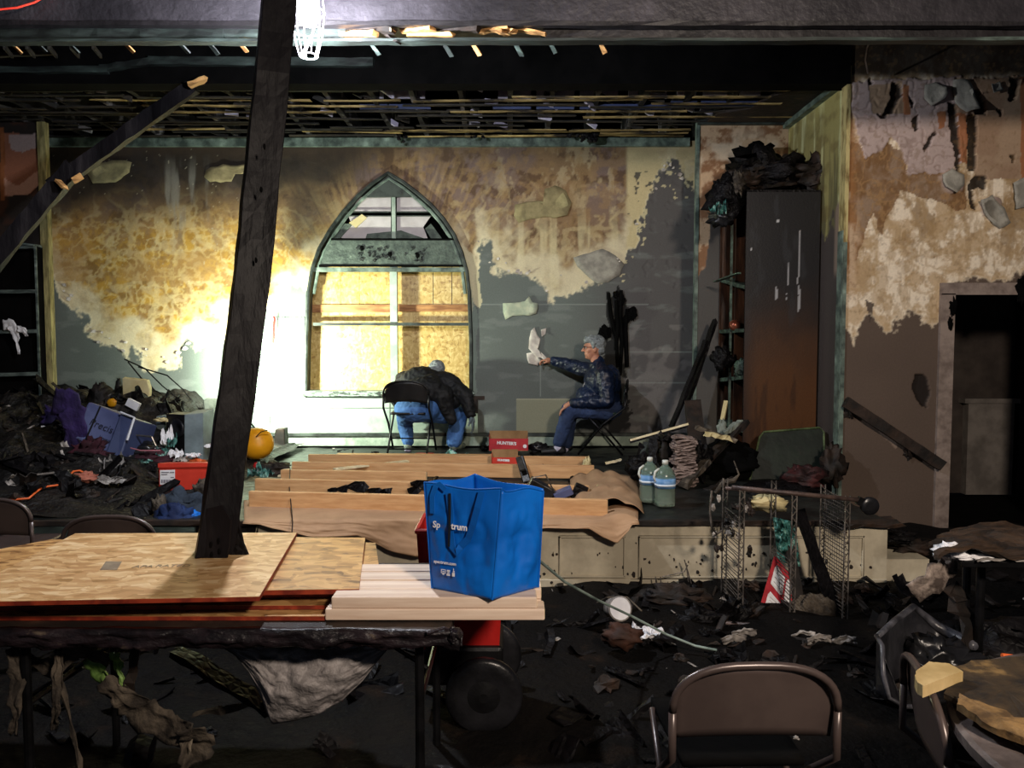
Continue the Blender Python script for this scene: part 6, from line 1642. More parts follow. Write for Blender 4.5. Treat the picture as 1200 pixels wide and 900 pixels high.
scatter(60, 'char', 'charred_scrap', 'black charred scrap lying among the new timbers and the stage floor', 'scrap', 'charred scraps on the stage floor', lambda r: (r.uniform(-2.4, 1.0), r.uniform(5.3, 8.4)), sz, .4, .9, .25)
scatter(20, 'paper', 'pale_scrap', 'tiny pale scrap lying on the open stage floor', 'scrap', 'pale scraps on the stage floor', lambda r: (r.uniform(-2.4, 1.2), r.uniform(5.3, 8.4)), sz, .15, .35, .2)
fz = lambda x, y: floor_h(x, y)
scatter(150, 'char', 'charred_scrap', 'black charred scrap lying on the hall floor before the stage', 'scrap', 'charred scraps on the hall floor', lambda r: (r.uniform(-.3, 3.6), r.uniform(3.4, 5.0) if r.random() < .75 else r.uniform(2.4, 3.6)), fz, .5, 1.5, .6)
scatter(70, 'char2', 'brown_scrap', 'brown half-burnt scrap lying on the hall floor before the stage', 'scrap', 'brown scraps on the hall floor', lambda r: (r.uniform(.1, 3.6), r.uniform(3.6, 5.0)), fz, .4, 1.1, .5)
scatter(36, 'paper', 'pale_scrap', 'tiny pale scrap lying on the hall floor before the stage', 'scrap', 'pale scraps on the hall floor', lambda r: (r.uniform(.2, 3.2), r.uniform(2.8, 4.95)), fz, .12, .35, .4)
scatter(40, 'char', 'charred_scrap', 'black charred scrap lying on the floor under the foreground table', 'scrap', 'charred scraps under the table', lambda r: (r.uniform(-2.2, 0), r.uniform(2.6, 4.6)), fz, .6, 1.6, .5)

# ------------------------------------------------------------------ things on the timbers
def open_box(px0, py0, px1, py1, D, dep, label, txt, m=M['redbox']):
    a = P(px0, py1, D); b = P(px1, py0, D); t = thing('nail_box', label, 'box', (a.x, D, a.z), None); h = b.z - a.z
    mb = MB(); mb.bb((a.x, D, a.z), (b.x, D + .004, b.z)); mb.build('front', m, t)
    mb = MB(); mb.bb((a.x, D + dep, a.z), (b.x, D + dep + .004, b.z + .06)); mb.build('back', M['card'], t)
    mb = MB(); mb.bb((a.x, D, a.z), (a.x + .004, D + dep, b.z + .03)); mb.build('side', m, t)
    mb = MB(); mb.bb((b.x - .004, D, a.z), (b.x, D + dep, b.z)); mb.build('side', m, t)
    mb = MB(); mb.bb((a.x, D, a.z), (b.x, D + dep, a.z + .004)); mb.build('base', M['card'], t)
    text_mesh(txt, h * .34, M['white'], 'lettering', t, frame_at(Vector(((a.x * .55 + b.x * .45), D - .002, a.z + h * .62)), (1, 0, -.06), (.06, 0, 1)), .0005, bold=.002)
    return t, a, b
t, a, b = open_box(573, 514, 619, 528.5, 7.95, .2, 'open red cardboard box with white lettering on the floor between the two people', "HUNTER'S")
mb = MB(); mb.lathe([(.02, 0), (.02, .001)], (b.x - .035, 7.949, a.z + .05), 14, Matrix.Rotation(PI / 2, 3, 'X')); mb.build('round_mark', M['white'], t)
t, a, b = open_box(576, 536, 607, 545, 7.0, .1, 'second red box with white lettering wedged behind the middle new timber', "HUNTER'S", M['redshoe'])
mb = MB(); c0 = P(613, 556, 6.4); mb.bar(P(618, 566, 6.35), P(609, 536, 6.5), .07, .05, (0, -1, 0)); o = mb.build('black_case', M['black'], bevel=.008); tag(o, 'black upright case with a shiny top standing behind the blue bag', 'case')
mb = MB(); mb.bar(P(612.5, 551, 6.33), P(608, 537, 6.45), .045, .02, (0, -1, 0)); e = mb.build('shiny_panel', M['steel'], o)
# heap of tools between timbers right of the bag
for i, (x, y, D, rx, rot, m_, l_) in enumerate([(634, 573, 5.6, (.10, .07, .045), .5, 'blackrubber', 'black tool case lying open right of the blue bag'), (660, 578, 5.55, (.07, .05, .03), -.4, 'tote', 'small blue screen-like tool right of the black tool case'), (679, 577, 5.6, (.05, .02, .06), .4, 'char', 'dark shingle scrap standing at the right of the tools')]):
    mb = MB(); c = P(x, y, D); mb.box(c, [q * 2 for q in rx], Matrix.Rotation(rot, 3, 'Y')); o = mb.build('tool_case' if i < 2 else 'shingle_scrap', M[m_], bevel=.008); tag(o, l_, 'tool' if i < 2 else 'scrap')
    if i == 0:
        mb = MB(); mb.tube([c + Vector((-.1, -.08, .02)), c + Vector((-.06, -.09, .10)), c + Vector((.03, -.09, .12)), c + Vector((.10, -.08, -.02))], .006, 6); mb.build('edge_trim', M['steel'], o)
for i, (x, y, D, w_, l_) in enumerate([(390, 575, 5.75, .05, 'leftmost thin black shingle scrap on the second new timber'), (402, 573, 5.75, .07, 'black shingle scrap second from left on the second new timber'), (418, 571, 5.75, .10, 'largest black shingle scrap on the second new timber'), (438, 575, 5.75, .08, 'low black shingle scrap right of the largest one'),
                                   (452, 577, 5.72, .07, 'thin flat black shingle scrap near the blue bag'), (484, 575, 5.7, .08, 'black shingle scrap just left of the blue bag'), (492, 568, 5.7, .10, 'tall black shingle scrap touching the blue bag edge'), (585, 571, 5.68, .14, 'black scrap pile seen over the bag rim')]):
    mb = MB(); c = P(x, y, D); mb.prism([c + Vector((w_ * math.cos(q) * r.uniform(.5, 1.1), 0.02 * math.sin(q * 2), w_ * .5 * math.sin(q) * r.uniform(.5, 1.1))) for q in [k * PI / 3.5 for k in range(7)]], (0, .012, 0)); o = mb.build('shingle_scrap', M['char']); tag(o, l_, 'scrap')
lump(688, 546, 6.9, (.035, .03, .07), M['beige'], 'small yellowish figure-shaped scrap at the right end of the rear timbers', 'yellow_scrap', 'scrap', 81, .5, 3)
lump(700, 578, 5.7, (.03, .02, .05), M['beige'], 'pale wood splinter standing in the crumpled brown paper', 'wood_splinter', 'scrap', 82, .4)
lump(532, 535, 7.75, (.20, .12, .035), M['foilcyan'], 'pale yellow-green rag by the right shoe of the bending man', 'rag', 'cloth', 83, .4)
lump(498, 533, 8.0, (.12, .08, .02), M['red'], 'flat dark red cloth under the black folding chair', 'cloth', 'cloth', 84, .3)
lump(630, 524, 8.1, (.10, .08, .05), M['blackrubber'], 'black shoe-like bundle beside the open red box', 'black_bundle', 'bundle', 85, .4)
stick(P(710, 543, 7.2), P(728, 539, 7.2), .03, .02, M['plywood_end'], 'pale wood splinter lying right of the rearmost timber', 'wood_splinter', 'scrap', jag=.004)
mb = MB(); mb.tube([P(340, 550, 6.3), P(339, 570, 5.9), P(341, 590, 5.2), P(343, 612, 4.9), P(341, 640, 4.7)], .004, 6); o = mb.build('thin_wire', M['char2']); tag(o, 'thin dark wire hanging down over the left ends of the new timbers', 'wire')
# ------------------------------------------------------------------ right side: bookcase, planks, jugs
XB0, XB1 = 2.115, 2.78; YB0, YB1 = 7.0, DP - .02; ZB0, ZB1 = STZ + .01, P(0, 225, 7.0).z
t = thing('bookcase', 'tall scorched bookcase whose wide end panel faces the hall, right of the recess', 'bookcase', ((XB0 + XB1) / 2, 7.4, ZB0))


def panel_fn(px, py, X, Y, Z):
    n = len(px); v = fbm(px, py, 40, 503, 4) - .5
    c = np.tile(C('#151518'), (n, 1)); m = sst(330, 470, py + v * 60 + np.abs(px - 930) * .25)
    c = mixc(c, C('#553419'), m * .9 * sst(868, 900, px + 8)); c = mixc(c, C('#2a1810'), sst(.5, .68, fbm(px, py / 6, 7, 504)) * .55 * m)
    c = mixc(c, C('#1a1a1c'), sst(515, 545, py) * .6)
    for q in ([(925, 290), (926, 290), (924, 330), (922, 352), (921, 350), (923, 325)], [(937, 270), (938, 270), (938, 318), (935, 330), (939, 344), (936, 368), (935, 366), (936, 345), (934, 330), (936, 318)], [(909, 336), (911, 336), (911, 350), (909, 352)]):
        c = mixc(c, C('#9a9a9c'), poly_mask(px, py, q, .8, 505, 8))
    sp = (np.hypot(px - 912, py - 259) < 1.6) | (np.hypot(px - 880.5, py - 292) < 1.1); c = mixc(c, C('#b8b8b8'), sp * 1.0)
    c = mixc(c, C('#303236'), sst(.6, .75, fbm(px, py / 4, 10, 506)) * .4 * (1 - m))
    return c, np.zeros(n)


o = painted('end_panel', (XB0, YB0), (XB1, YB0), ZB0, ZB1, .012, panel_fn); del o['kind']; loc = o.location.copy(); o.parent = t; o.location = loc - t.location
o.data.materials[0] = vcol_mat('charred_end_panel', .42, bump=.15)
mb = MB(); mb.bb((XB0, YB0 + .002, ZB0), (XB1, YB0 + .02, ZB1)); mb.build('side_panel', M['char'], t)
mb = MB(); mb.bb((XB0, YB1 - .02, ZB0), (XB1, YB1, ZB1)); mb.build('side_panel', M['brownpanel'], t)
mb = MB(); mb.bb((XB1 - .02, YB0 + .02, ZB0), (XB1, YB1 - .02, ZB1)); mb.build('back_panel', M['brownpanel'], t)
ym = (YB0 + YB1) / 2 - .02
mb = MB(); mb.bb((XB0 + .03, ym, ZB0), (XB1 - .02, ym + .02, ZB1)); mb.build('divider', M['brownpanel'], t)
gm = mat('green_scorched_shelf', '#252e28', '#4c6154', 12, .6, .5, c3='#73907c')
for z, tl in ((2.26, -.10), (1.77, .0), (1.29, .05), (.85, .0)):
    mb = MB(); mb.bar((XB0 + .33, YB0 + .02, z + tl), (XB0 + .33, YB1 - .02, z - tl * .3), .66, .035, (0, 0, 1), jag=.003, seg=8, seed=int(z * 9)); mb.build('shelf', gm, t)
mb = MB(); mb.bar((XB0 - .01, ym, ZB0 + .3), (XB0 - .01, ym, ZB1), .02, .02); mb.build('edge_strip', gm, t)
mb = MB(); mb.bb((XB0, YB0, ZB1), (XB1, YB1, ZB1 + .02)); mb.build('top_board', M['char'], t)
# heap of burnt stuff on top
for i, (x, y, D, r_, m_, l_) in enumerate([(900, 203, 7.35, (.32, .3, .16), 'char', 'biggest black burnt lump on top of the right bookcase'), (868, 214, 7.2, (.16, .2, .09), 'char2', 'brown burnt lump on the left of the bookcase top'),
        (940, 208, 7.3, (.2, .25, .11), 'char2', 'brown splintered lump on the right of the bookcase top'), (886, 188, 7.6, (.22, .2, .12), 'soot', 'soot black lump highest on the bookcase top'), (960, 200, 7.2, (.09, .15, .15), 'char2', 'narrow brown lump at the right end of the bookcase top')]):
    lump(x, y, D, r_, M[m_], l_, 'burnt_lump', 'rubble', 100 + i, .55, 3)
for i, (x0, y0, x1, y1, l_) in enumerate([(880, 200, 922, 190, 'brown split board lying across the bookcase top'), (895, 220, 950, 212, 'lower brown split board on the bookcase top'), (950, 222, 966, 196, 'upright brown splinter at the right of the bookcase top'), (870, 192, 900, 178, 'black split board at the back of the bookcase top')]):
    stick(P(x0, y0, 7.1), P(x1, y1, 7.3), .08, .03, M['char2'] if i != 3 else M['char'], l_, 'split_board', 'plank', jag=.012, seed=i)
lump(850, 232, 7.1, (.15, .12, .17), M['char'], 'black melted bundle hanging at the upper left corner of the right bookcase', 'melted_bundle', 'bundle', 106, .5, 2.5)
lump(843, 240, 7.05, (.075, .08, .10), M['foilcyan'], 'cyan tinted melted bag piece on the black bundle by the bookcase top', 'melted_bag', 'bag', 107, .5, 3)
lump(865, 214, 7.0, (.055, .06, .09), M['tancloth'], 'yellowish folded bundle at the left front of the bookcase top', 'folded_bundle', 'bundle', 108, .5, 3)
lump(846, 254, 7.1, (.11, .1, .09), M['blackrubber'], 'black round coil under the cyan melted bag', 'coil', 'coil', 109, .4, 3)
stick(P(838, 330, 7.6), P(866, 320, 7.05), .04, .012, gm, 'thin green slat lying on the upper shelf of the right bookcase', 'slat', 'slat', jag=.003)
mb = MB(); mb.lathe([(.03, -.05), (.055, -.02), (.05, .03), (.02, .05)], P(861, 381, 7.35), 14, sq=.2); o = mb.build('copper_pot', mat('copper', '#6a3424', '#a0604a', 9, .3, .1, metal=.6), smooth=True); tag(o, 'small copper coloured pot on the middle shelf of the right bookcase', 'pot')
lump(868, 432, 7.2, (.06, .06, .08), gm, 'green melted lump on the lower shelf of the right bookcase', 'melted_lump', 'rubble', 111, .5)
lump(846, 420, 7.4, (.09, .1, .10), M['char'], 'black lump left on the lower shelf of the right bookcase', 'burnt_lump', 'rubble', 112, .5)
stick(P(805, 472, 7.5), P(838, 376, 7.6), .07, .03, M['char'], 'long black plank leaning on the wall left of the right bookcase', seed=21)
stick(P(786, 502, 7.3), P(828, 398, 7.55), .05, .03, M['char'], 'thinner black plank leaning beside the longest leaning one', seed=22)
stick(P(812, 470, 7.3), P(820, 545, 7.1), .16, .02, M['char2'], 'short brown scorched board standing below the leaning planks', 'scorched_board', 'plank', seed=23)
stick(P(836, 545, 6.9), P(851, 470, 7.1), .035, .02, M['beige'], 'pale yellow stick standing upright before the bookcase shelves', 'stick', 'stick', jag=.002)
lump(846, 506, 6.6, (.04, .03, .10), M['stone'], 'pale grey-green splinter beside the upright yellow stick', 'splinter', 'wood', 113, .4)
# plank pile
t = thing('half_burnt_board', 'slanting board with a bright cut top edge, left end near the seated man chair', 'plank', P(772, 516, 6.5))
mb = MB(); a = P(738, 517, 6.6); b = P(806, 498, 6.5); mb.bar(a, b, .05, .035); mb.build('board', M['char'], t)
mb = MB(); mb.bar(a + Vector((0, -.024, .012)), b + Vector((0, -.024, .012)), .004, .018); mb.build('bare_edge', M['plywood_end'], t)
for i, (x0, y0, x1, y1, D0, D1, w, m_, l_) in enumerate([(814, 500, 860, 516, 6.4, 6.4, .07, 'tancloth', 'brownish board sloping down right, top of the plank pile'), (826, 508, 856, 514, 6.3, 6.35, .06, 'beige', 'short pale board end lying on the sloping board'),
        (800, 570, 828, 540, 6.1, 6.3, .09, 'tancloth', 'pale splintered board standing diagonally right of the ribbed bundle'), (824, 545, 872, 494, 6.35, 6.6, .10, 'char2', 'long dark board rising to the right in the plank pile'), (848, 508, 868, 494, 6.5, 6.6, .05, 'stone', 'greyish board end against the foot of the bookcase'),
        (764, 552, 766, 512, 6.3, 6.4, .07, 'char', 'black post standing left of the ribbed bundle'), (752, 545, 758, 518, 6.35, 6.4, .05, 'trimdark', 'dark green splinter standing behind the left water jug'), (744, 560, 752, 522, 6.4, 6.4, .05, 'char', 'black splinter standing left of the jugs'),
        (776, 512, 812, 520, 6.35, 6.4, .06, 'char', 'black board across the top of the ribbed bundle'), (828, 575, 862, 560, 6.1, 6.2, .06, 'char2', 'low brown board on the stage before the bookcase')]):
    stick(P(x0, y0, D0), P(x1, y1, D1), w, .035, M[m_], l_, 'burnt_board', 'plank', jag=.008, seed=30 + i)
t = thing('ribbed_bundle', 'tall stack of curled pinkish burnt pages standing behind the water jugs', 'bundle', P(803, 572, 6.25))
for k in range(18):
    mb = MB(); yy = 568 - k * 3.2; c = P(801 + 2 * math.sin(k * 1.3), yy, 6.25); rr_ = random.Random(k)
    mb.grid(lambda u, v: c + Vector(((u - .5) * .17 + .01 * math.sin(v * 9 + k), -.08 + .16 * v, .012 * noise.noise(Vector((u * 5, v * 5, k))) + .010 * math.cos(u * 5 + k))), 8, 6, (0, 0, .015)); mb.build('page_block', M['pinklump'], t)
lump(822, 540, 6.4, (.09, .08, .13), M['char'], 'black burnt mass right of the stack of curled pages', 'burnt_mass', 'rubble', 121, .5)
lump(780, 530, 6.45, (.10, .08, .14), M['char2'], 'brown-black burnt mass left of the stack of curled pages', 'burnt_mass', 'rubble', 122, .5)
lump(855, 540, 6.6, (.22, .2, .18), M['soot'], 'large sooty mound in the shadow before the bookcase', 'sooty_mound', 'rubble', 123, .4)
lump(748, 548, 6.2, (.09, .08, .10), M['char'], 'dark burnt mound at the left end of the plank pile', 'sooty_mound', 'rubble', 124, .5)
# water jugs
def jug(px, pb, D, label, lev):
    c = P(px, pb, D); c.z = STZ + .014
    t = thing('water_jug', label, 'jug', c, 'water jugs')
    prof = [(.05, 0), (.070, .008), (.073, .03), (.070, .06), (.073, .09), (.070, .12), (.073, .15), (.073, .20), (.068, .235), (.045, .27), (.022, .292), (.019, .31)]
    mb = MB(); mb.lathe(prof, c, 24, sq=.25); mb.build('bottle', M['water'], t, smooth=True)
    mb = MB(); mb.lathe([(.022, .300), (.022, .328), (.018, .331)], c, 16); mb.build('cap', M['capwhite'], t, smooth=True)
    mb = MB(); mb.lathe([(.0745, .135), (.0745, .205)], c, 24, sq=.25); l = mb.build('label', M['blueprint'], t, smooth=True)
    mb = MB(); mb.lathe([(.0752, .150), (.0752, .165)], c, 24, sq=.25); mb.build('label_band', mat('label_band', '#d8e4ee', None, bump=0), l, smooth=True)
    mb = MB(); mb.tube([c + Vector((-.045, -.01, .27)), c + Vector((-.075, -.02, .25)), c + Vector((-.083, -.02, .21)), c + Vector((-.07, -.02, .18))], .009, 8); mb.build('handle', M['capwhite'], t, smooth=True)
jug(761, 592, 5.58, 'clear water jug with blue label, the left and rear one of two', 1); jug(779, 597, 5.44, 'clear water jug with blue label, the right and nearer one of two', 1)
# dark board / chair back leaning on the bookcase
t = thing('green_chair_back', 'rounded dark green board with pale piping leaning against the bookcase foot', 'board', P(920, 566, 6.6))
q = [(876, 572), (884, 540), (890, 512), (895, 506), (960, 501), (965, 506), (966, 540), (960, 560), (925, 568), (900, 574)]
mb = MB(); W = [P(x, y, 6.55 + (570 - y) * .003) for x, y in q]; mb.prism(W, (0, .03, 0)); mb.build('panel', M['darkgreen'], t, bevel=.006)
mb = MB(); mb.tube([p + Vector((0, -.006, 0)) for p in W[:7]], .009, 8); mb.build('piping', mat('olive_piping', '#2c3a20', '#5a6a44', 12, .5), t)
lump(942, 560, 6.2, (.16, .12, .09), mat('reddish_rubble', '#1e0c0c', '#4a2020', 8, .7, .8), 'reddish charred mass on the stage right of the green board', 'charred_mass', 'rubble', 131, .5)
lump(975, 545, 6.4, (.09, .1, .16), M['char2'], 'brown charred mass against the corner trim', 'charred_mass', 'rubble', 132, .5)
lump(915, 575, 6.0, (.25, .15, .06), M['char'], 'low black charred mass at the foot of the green board', 'charred_mass', 'rubble', 133, .5)
# handrail on the hall wall
t = thing('handrail', 'charred handrail sloping down on the grey hall wall right of the stage', 'handrail', P(1048, 507, DR - .06))
mb = MB(); mb.bar(P(991, 471, DR - .07), P(1104, 546, DR - .07), .045, .09, jag=.003, seg=12, seed=3); mb.build('rail', M['char2'], t)
for x, y in ((997, 480), (1066, 528)):
    mb = MB(); mb.tube([P(x, y, DR - .002), P(x, y + 5, DR - .05), P(x, y - 3, DR - .07)], .013, 8); mb.blob(P(x, y + 2, DR - .015), (.05, .02, .06), x, .5, 3); mb.build('bracket', M['char2'], t)
mb = MB(); mb.tube([P(1022, 43, DR - .5), P(1016, 56, DR - .4), P(1014, 70, DR - .3), P(1017, 86, DR - .15)], .006, 6); o = mb.build('dangling_wire', M['steel']); tag(o, 'thin wire dangling from the dark ceiling at the upper right', 'wire')
mb = MB(); mb.tube([P(-10, 12, 4.5), P(20, 9, 4.55), P(40, 3, 4.58), P(56, -6, 4.6)], .006, 8); o = mb.build('red_cord', mat('bright_red_cord', '#d83020', '#f04a34', 9, .5, 0)); tag(o, 'bright red cord crossing the beam at the top left corner', 'cord')

# ------------------------------------------------------------------ before the stage: overturned wire shelving cart and rubble
YF, YBk = 4.5, 4.86
t = thing('wire_shelving', 'scorched wire shelving unit lying on its side before the stage, with a caster', 'shelving', (1.68, 4.68, .02))
def tubeX(a, b, r, nm='post', m=M['rusttube']):
    mb = MB(); mb.tube([a, b], r, 10); return mb.build(nm, m, t, smooth=True)
zt0, zt1, zb_ = P(0, 571, YF).z, P(0, 585, YF).z, .03
tubeX(P(858, 571, YF), P(1007, 586, YF), .0135); tubeX(P(850, 731, 4.40), P(1000, 740, 4.40), .0155)
tubeX(P(850, 572, YBk), P(985, 584, YBk), .0125); tubeX(P(845, 716, YBk) , P(985, 722, YBk), .0125)
mb = MB(); cc = P(1019, 593, YF); mb.lathe([(.02, -.016), (.05, -.016), (.055, -.008), (.055, .008), (.05, .016), (.02, .016)], cc, 20, Matrix.Rotation(PI / 2, 3, 'X')); w = mb.build('caster', M['blackrubber'], t, smooth=True)
mb = MB(); mb.bar(P(1005, 586, YF), cc, .03, .05); mb.build('caster_fork', M['blackmetal'], w)
for (x, ya, yb) in ((1.36, 573, 733), (1.67, 576, 737), (1.985, 581, 741)):
    zt = P(0, ya, YF).z; zb = P(0, yb, YF).z
    for Y in (YF, YBk):
        mb = MB(); n_ = 22
        mb.tube([(x - .012, Y, zt), (x - .012, Y, zb)], .005, 5); mb.tube([(x + .016, Y, zt), (x + .016, Y, zb)], .005, 5)
        mb.tube([(x + (.016 if k % 2 else -.012), Y, zt + (zb - zt) * k / n_) for k in range(n_ + 1)], .0034, 4); mb.build('shelf_edge_truss', M['rustmetal'], t)
    for k in range(34):
        z = zb + .02 + (zt - zb - .04) * k / 33
        if x == 1.67 and z > .36: continue
        if x == 1.36 and z > .62: continue
        mb = MB(); bow = rng.uniform(-.01, .01); mb.tube([(x, YF, z), (x + bow, (YF + YBk) / 2, z + rng.uniform(-.006, .006)), (x, YBk, z)], .0028, 4); mb.build('shelf_wire', M['rustmetal'], t)
    if x > 1.9:
        for k in range(10): mb = MB(); y_ = YF + .03 + k * .033; mb.tube([(x, y_, zb + .25), (x, y_, zt - .02)], .0016, 4); mb.build('shelf_wire', M['rustmetal'], t)
mb = MB(); mb.tube([P(834, 575, 4.45), P(832, 600, 4.45), P(834, 618, 4.45), P(840, 626, 4.5), P(846, 622, 4.55)], .006, 6); o = mb.build('hooked_wire', M['rustmetal']); tag(o, 'hooked wire hanging at the left of the wire shelving', 'wire')
for i in range(26):
    x = 842 + rng.uniform(-8, 40); y = 590 + rng.uniform(-8, 60)
    mb = MB(); mb.blob(P(x, y, 4.7 + rng.uniform(-.1, .1)), (.016, .014, .022), i, .6, 3, 7, 5); o = mb.build('melted_drip', M['char2'] if i % 4 else M['paper'], t)
# sign, foil, planks inside the rack
t = thing('printed_board', 'white board with red border and red cross lines, leaning inside the wire shelving', 'board', P(915, 735, 4.68))
q = [P(907, 652, 4.78), P(931, 680, 4.74), P(926, 738, 4.62), P(890, 712, 4.64)]
mb = MB(); mb.prism(q, (.01, .012, 0)); mb.build('backing', M['redbox'], t)
def inq(u, v): return q[0].lerp(q[1], u).lerp(q[3].lerp(q[2], u), v) + Vector((-.002, -.004, 0))
for (u0, u1, v0, v1) in ((.14, .60, .08, .52), (.68, .92, .10, .80), (.14, .60, .60, .90)):
    mb = MB(); mb.prism([inq(u0 + .06, v0), inq(u1, v0 + .06), inq(u1, v1 - .04), inq(u1 - .08, v1), inq(u0, v1 - .05), inq(u0, v0 + .08)], (0, .002, 0)); pn = mb.build('white_field', M['white'], t)
    for k in range(3):
        vv = v0 + (v1 - v0) * (.3 + .2 * k); mb = MB(); mb.tube([inq(u0 + .08, vv) + Vector((0, -.001, 0)), inq(u1 - .08, vv + .02) + Vector((0, -.001, 0))], .002, 4); mb.build('print_line', M['paper'], pn)
def fo(u, v):
    x = 906 + 26 * u + 6 * v; y = 606 + 52 * v + 6 * u; return P(x, y, 4.80 + .03 * noise.noise(Vector((u * 7, v * 7, 0))) + .02 * noise.noise(Vector((u * 17, v * 17, 3))))
mb = MB(); mb.grid(fo, 16, 22, (0, .004, 0)); o = mb.build('crinkled_foil', M['foilcyan']); tag(o, 'cyan crinkled foil sheet above the red and white board in the wire shelving', 'foil')
stick(P(936, 598, 4.8), P(985, 735, 4.55), .10, .02, M['char'], 'long black plank leaning inside the wire shelving', seed=41)
stick(P(925, 640, 4.82), P(942, 735, 4.6), .06, .02, M['char2'], 'narrow brown plank behind the red and white board', seed=42)
lump(900, 590, 4.95, (.12, .08, .05), M['beige'], 'pale yellow cushion foam lying behind the top tube of the wire shelving', 'foam_lump', 'foam', 141, .35)
lump(952, 718, 4.6, (.12, .1, .12), M['tancloth'], 'brown rounded lump at the foot of the leaning black plank', 'brown_lump', 'rubble', 142, .3)
lump(870, 720, 4.55, (.10, .1, .09), M['char'], 'black rubble lump at the lower left of the wire shelving', 'burnt_lump', 'rubble', 143, .5)
lump(848, 708, 4.7, (.04, .04, .06), M['paper'], 'small pale striped scrap left of the wire shelving foot', 'pale_scrap', 'scrap', 144, .5)
mb = MB(); mb.tube([P(838, 578, 4.9), P(848, 566, 4.9), P(860, 563, 4.9), P(866, 556, 4.9), P(860, 540, 4.95)], [.012, .02, .016, .006, .004], 8); o = mb.build('curled_strip', M['tancloth']); tag(o, 'pale curled strip draped over the left end of the top tube', 'strip')
# broken stage corner
lump(1064, 640, 5.3, (.12, .10, .055), M['char2'], 'brown rubble slumped off the broken stage corner', 'rubble_slump', 'rubble', 145, .55)
lump(1048, 628, 5.3, (.12, .12, .035), M['char'], 'black rubble on the broken stage corner', 'rubble_slump', 'rubble', 146, .5)
stick(P(960, 612, 5.1), P(1050, 612, 5.1), .2, .02, M['char2'], 'brown split board lying flat on the stage corner', 'split_board', 'plank', jag=.01, seed=46)
# small wire frame standing in front of the stage panel
for q, l_ in (([(775, 706), (777, 690), (769, 684), (768, 676)], 'short bent wire at the left of the small wire frame'), ([(776, 676), (802, 670), (806, 662)], 'upper cross wire of the small wire frame'), ([(776, 688), (808, 684)], 'lower cross wire of the small wire frame'),
              ([(804, 660), (807, 684), (809, 704)], 'middle upright wire of the small wire frame'), ([(802, 656), (812, 690), (818, 706)], 'right slanting wire of the small wire frame'), ([(774, 676), (776, 704)], 'left upright wire of the small wire frame')):
    mb = MB(); mb.tube([P(x, y, 4.95) for x, y in q], .004, 5); o = mb.build('bent_wire', M['rustmetal']); tag(o, l_, 'wire', 'bent wires by the stage panel')
# pale conduit
mb = MB(); mb.tube([P(626, 652, 3.1), P(662, 682, 3.4), P(700, 703, 3.7), P(740, 722, 3.95), P(780, 743, 4.0), P(815, 757, 3.95), P(840, 762, 3.9)], .0065, 8); o = mb.build('plastic_pipe', mat('pale_pipe', '#5c6c66', '#93a49b', 6, .45, .1)); tag(o, 'thin pale pipe slanting down from the bag to the rubble', 'pipe')
c = P(722, 713, 4.3); mr = Matrix.Rotation(1.25, 3, 'X') @ Matrix.Rotation(.25, 3, 'Y')
t = thing('paper_tub', 'white round tub lying on its side in the rubble by the pale pipe', 'tub', c - Vector((0, 0, .07)))
mb = MB(); mb.lathe([(.058, -.05), (.066, .05), (.070, .055), (.070, .062)], c, 22, mr); mb.build('tub', M['paper'], t, smooth=True)
mb = MB(); mb.lathe([(.002, .063), (.062, .064)], c, 22, mr); mb.build('lid', M['white'], t)
lump(756, 740, 4.1, (.09, .06, .03), M['white'], 'speckled white crumpled paper in the rubble right of the tub', 'paper_lump', 'paper', 151, .6, 3)
lump(728, 745, 4.0, (.10, .07, .06), mat('brown_box_scrap', '#2c1a12', '#4a2c1e', 6), 'brown burnt box scrap below the white tub', 'box_scrap', 'scrap', 152, .3)
lump(790, 700, 4.75, (.2, .1, .06), M['char2'], 'low brown rubble mound before the stage panel', 'rubble_mound', 'rubble', 153, .6, 3)
lump(820, 726, 4.5, (.2, .12, .06), M['char'], 'low black rubble mound left of the wire shelving', 'rubble_mound', 'rubble', 154, .6, 3)
mb = MB(); mb.tube([P(700, 706, 4.5), P(712, 700, 4.4), P(735, 700, 4.4), P(752, 716, 4.3)], .005, 6); o = mb.build('thin_twig', M['tancloth']); tag(o, 'thin curved twig arching over the white tub', 'twig')
for i, (x, y, D) in enumerate([(860, 752, 4.1), (872, 745, 4.15), (960, 752, 4.1), (942, 748, 4.2), (990, 754, 4.1)]):
    rag([(x - 14, y), (x, y - 5), (x + 14, y - 3)], D, .02, M['paper'], ['pale curved sliver left below the wire shelving', 'upper pale sliver below the wire shelving', 'widest pale sheet scrap below the bottom tube', 'pale scrap overlapping the widest sheet scrap', 'rightmost pale sliver below the bottom tube'][i], 'paper_sliver', 'scrap', 60 + i)

# ------------------------------------------------------------------ far right: burnt table, pail, near round table
t = thing('burnt_table', 'burnt table at the right edge with charred ceiling board lying on it', 'table', (2.6, 3.6, 0))
mb = MB(); mb.prism([(1.93, 3.25, .70), (3.3, 3.15, .70), (3.4, 3.7, .70), (2.14, 3.75, .70)], (0, 0, .03)); mb.build('tabletop', M['blackmetal'], t, bevel=.004)
for (x, y) in ((2.12, 3.42), (2.2, 3.66), (3.1, 3.3), (3.2, 3.6)): mb = MB(); mb.tube([(x, y, .70), (x, y, .02)], .019, 10); mb.build('leg', M['blackmetal'], t)
mb = MB(); mb.grid(lambda u, v: (1.80 + .30 * v + 1.4 * u + .10 * noise.noise(Vector((v * 7, 1, 2))), 3.20 + .44 * v + .06 * noise.noise(Vector((u * 7, 4, 2))), .775 + .05 * noise.noise(Vector((u * 6, v * 4, 0))) + .02 * noise.noise(Vector((u * 20, v * 16, 0))) - .03 * max(0, .1 - u) * 10), 60, 24, (0, 0, .022))
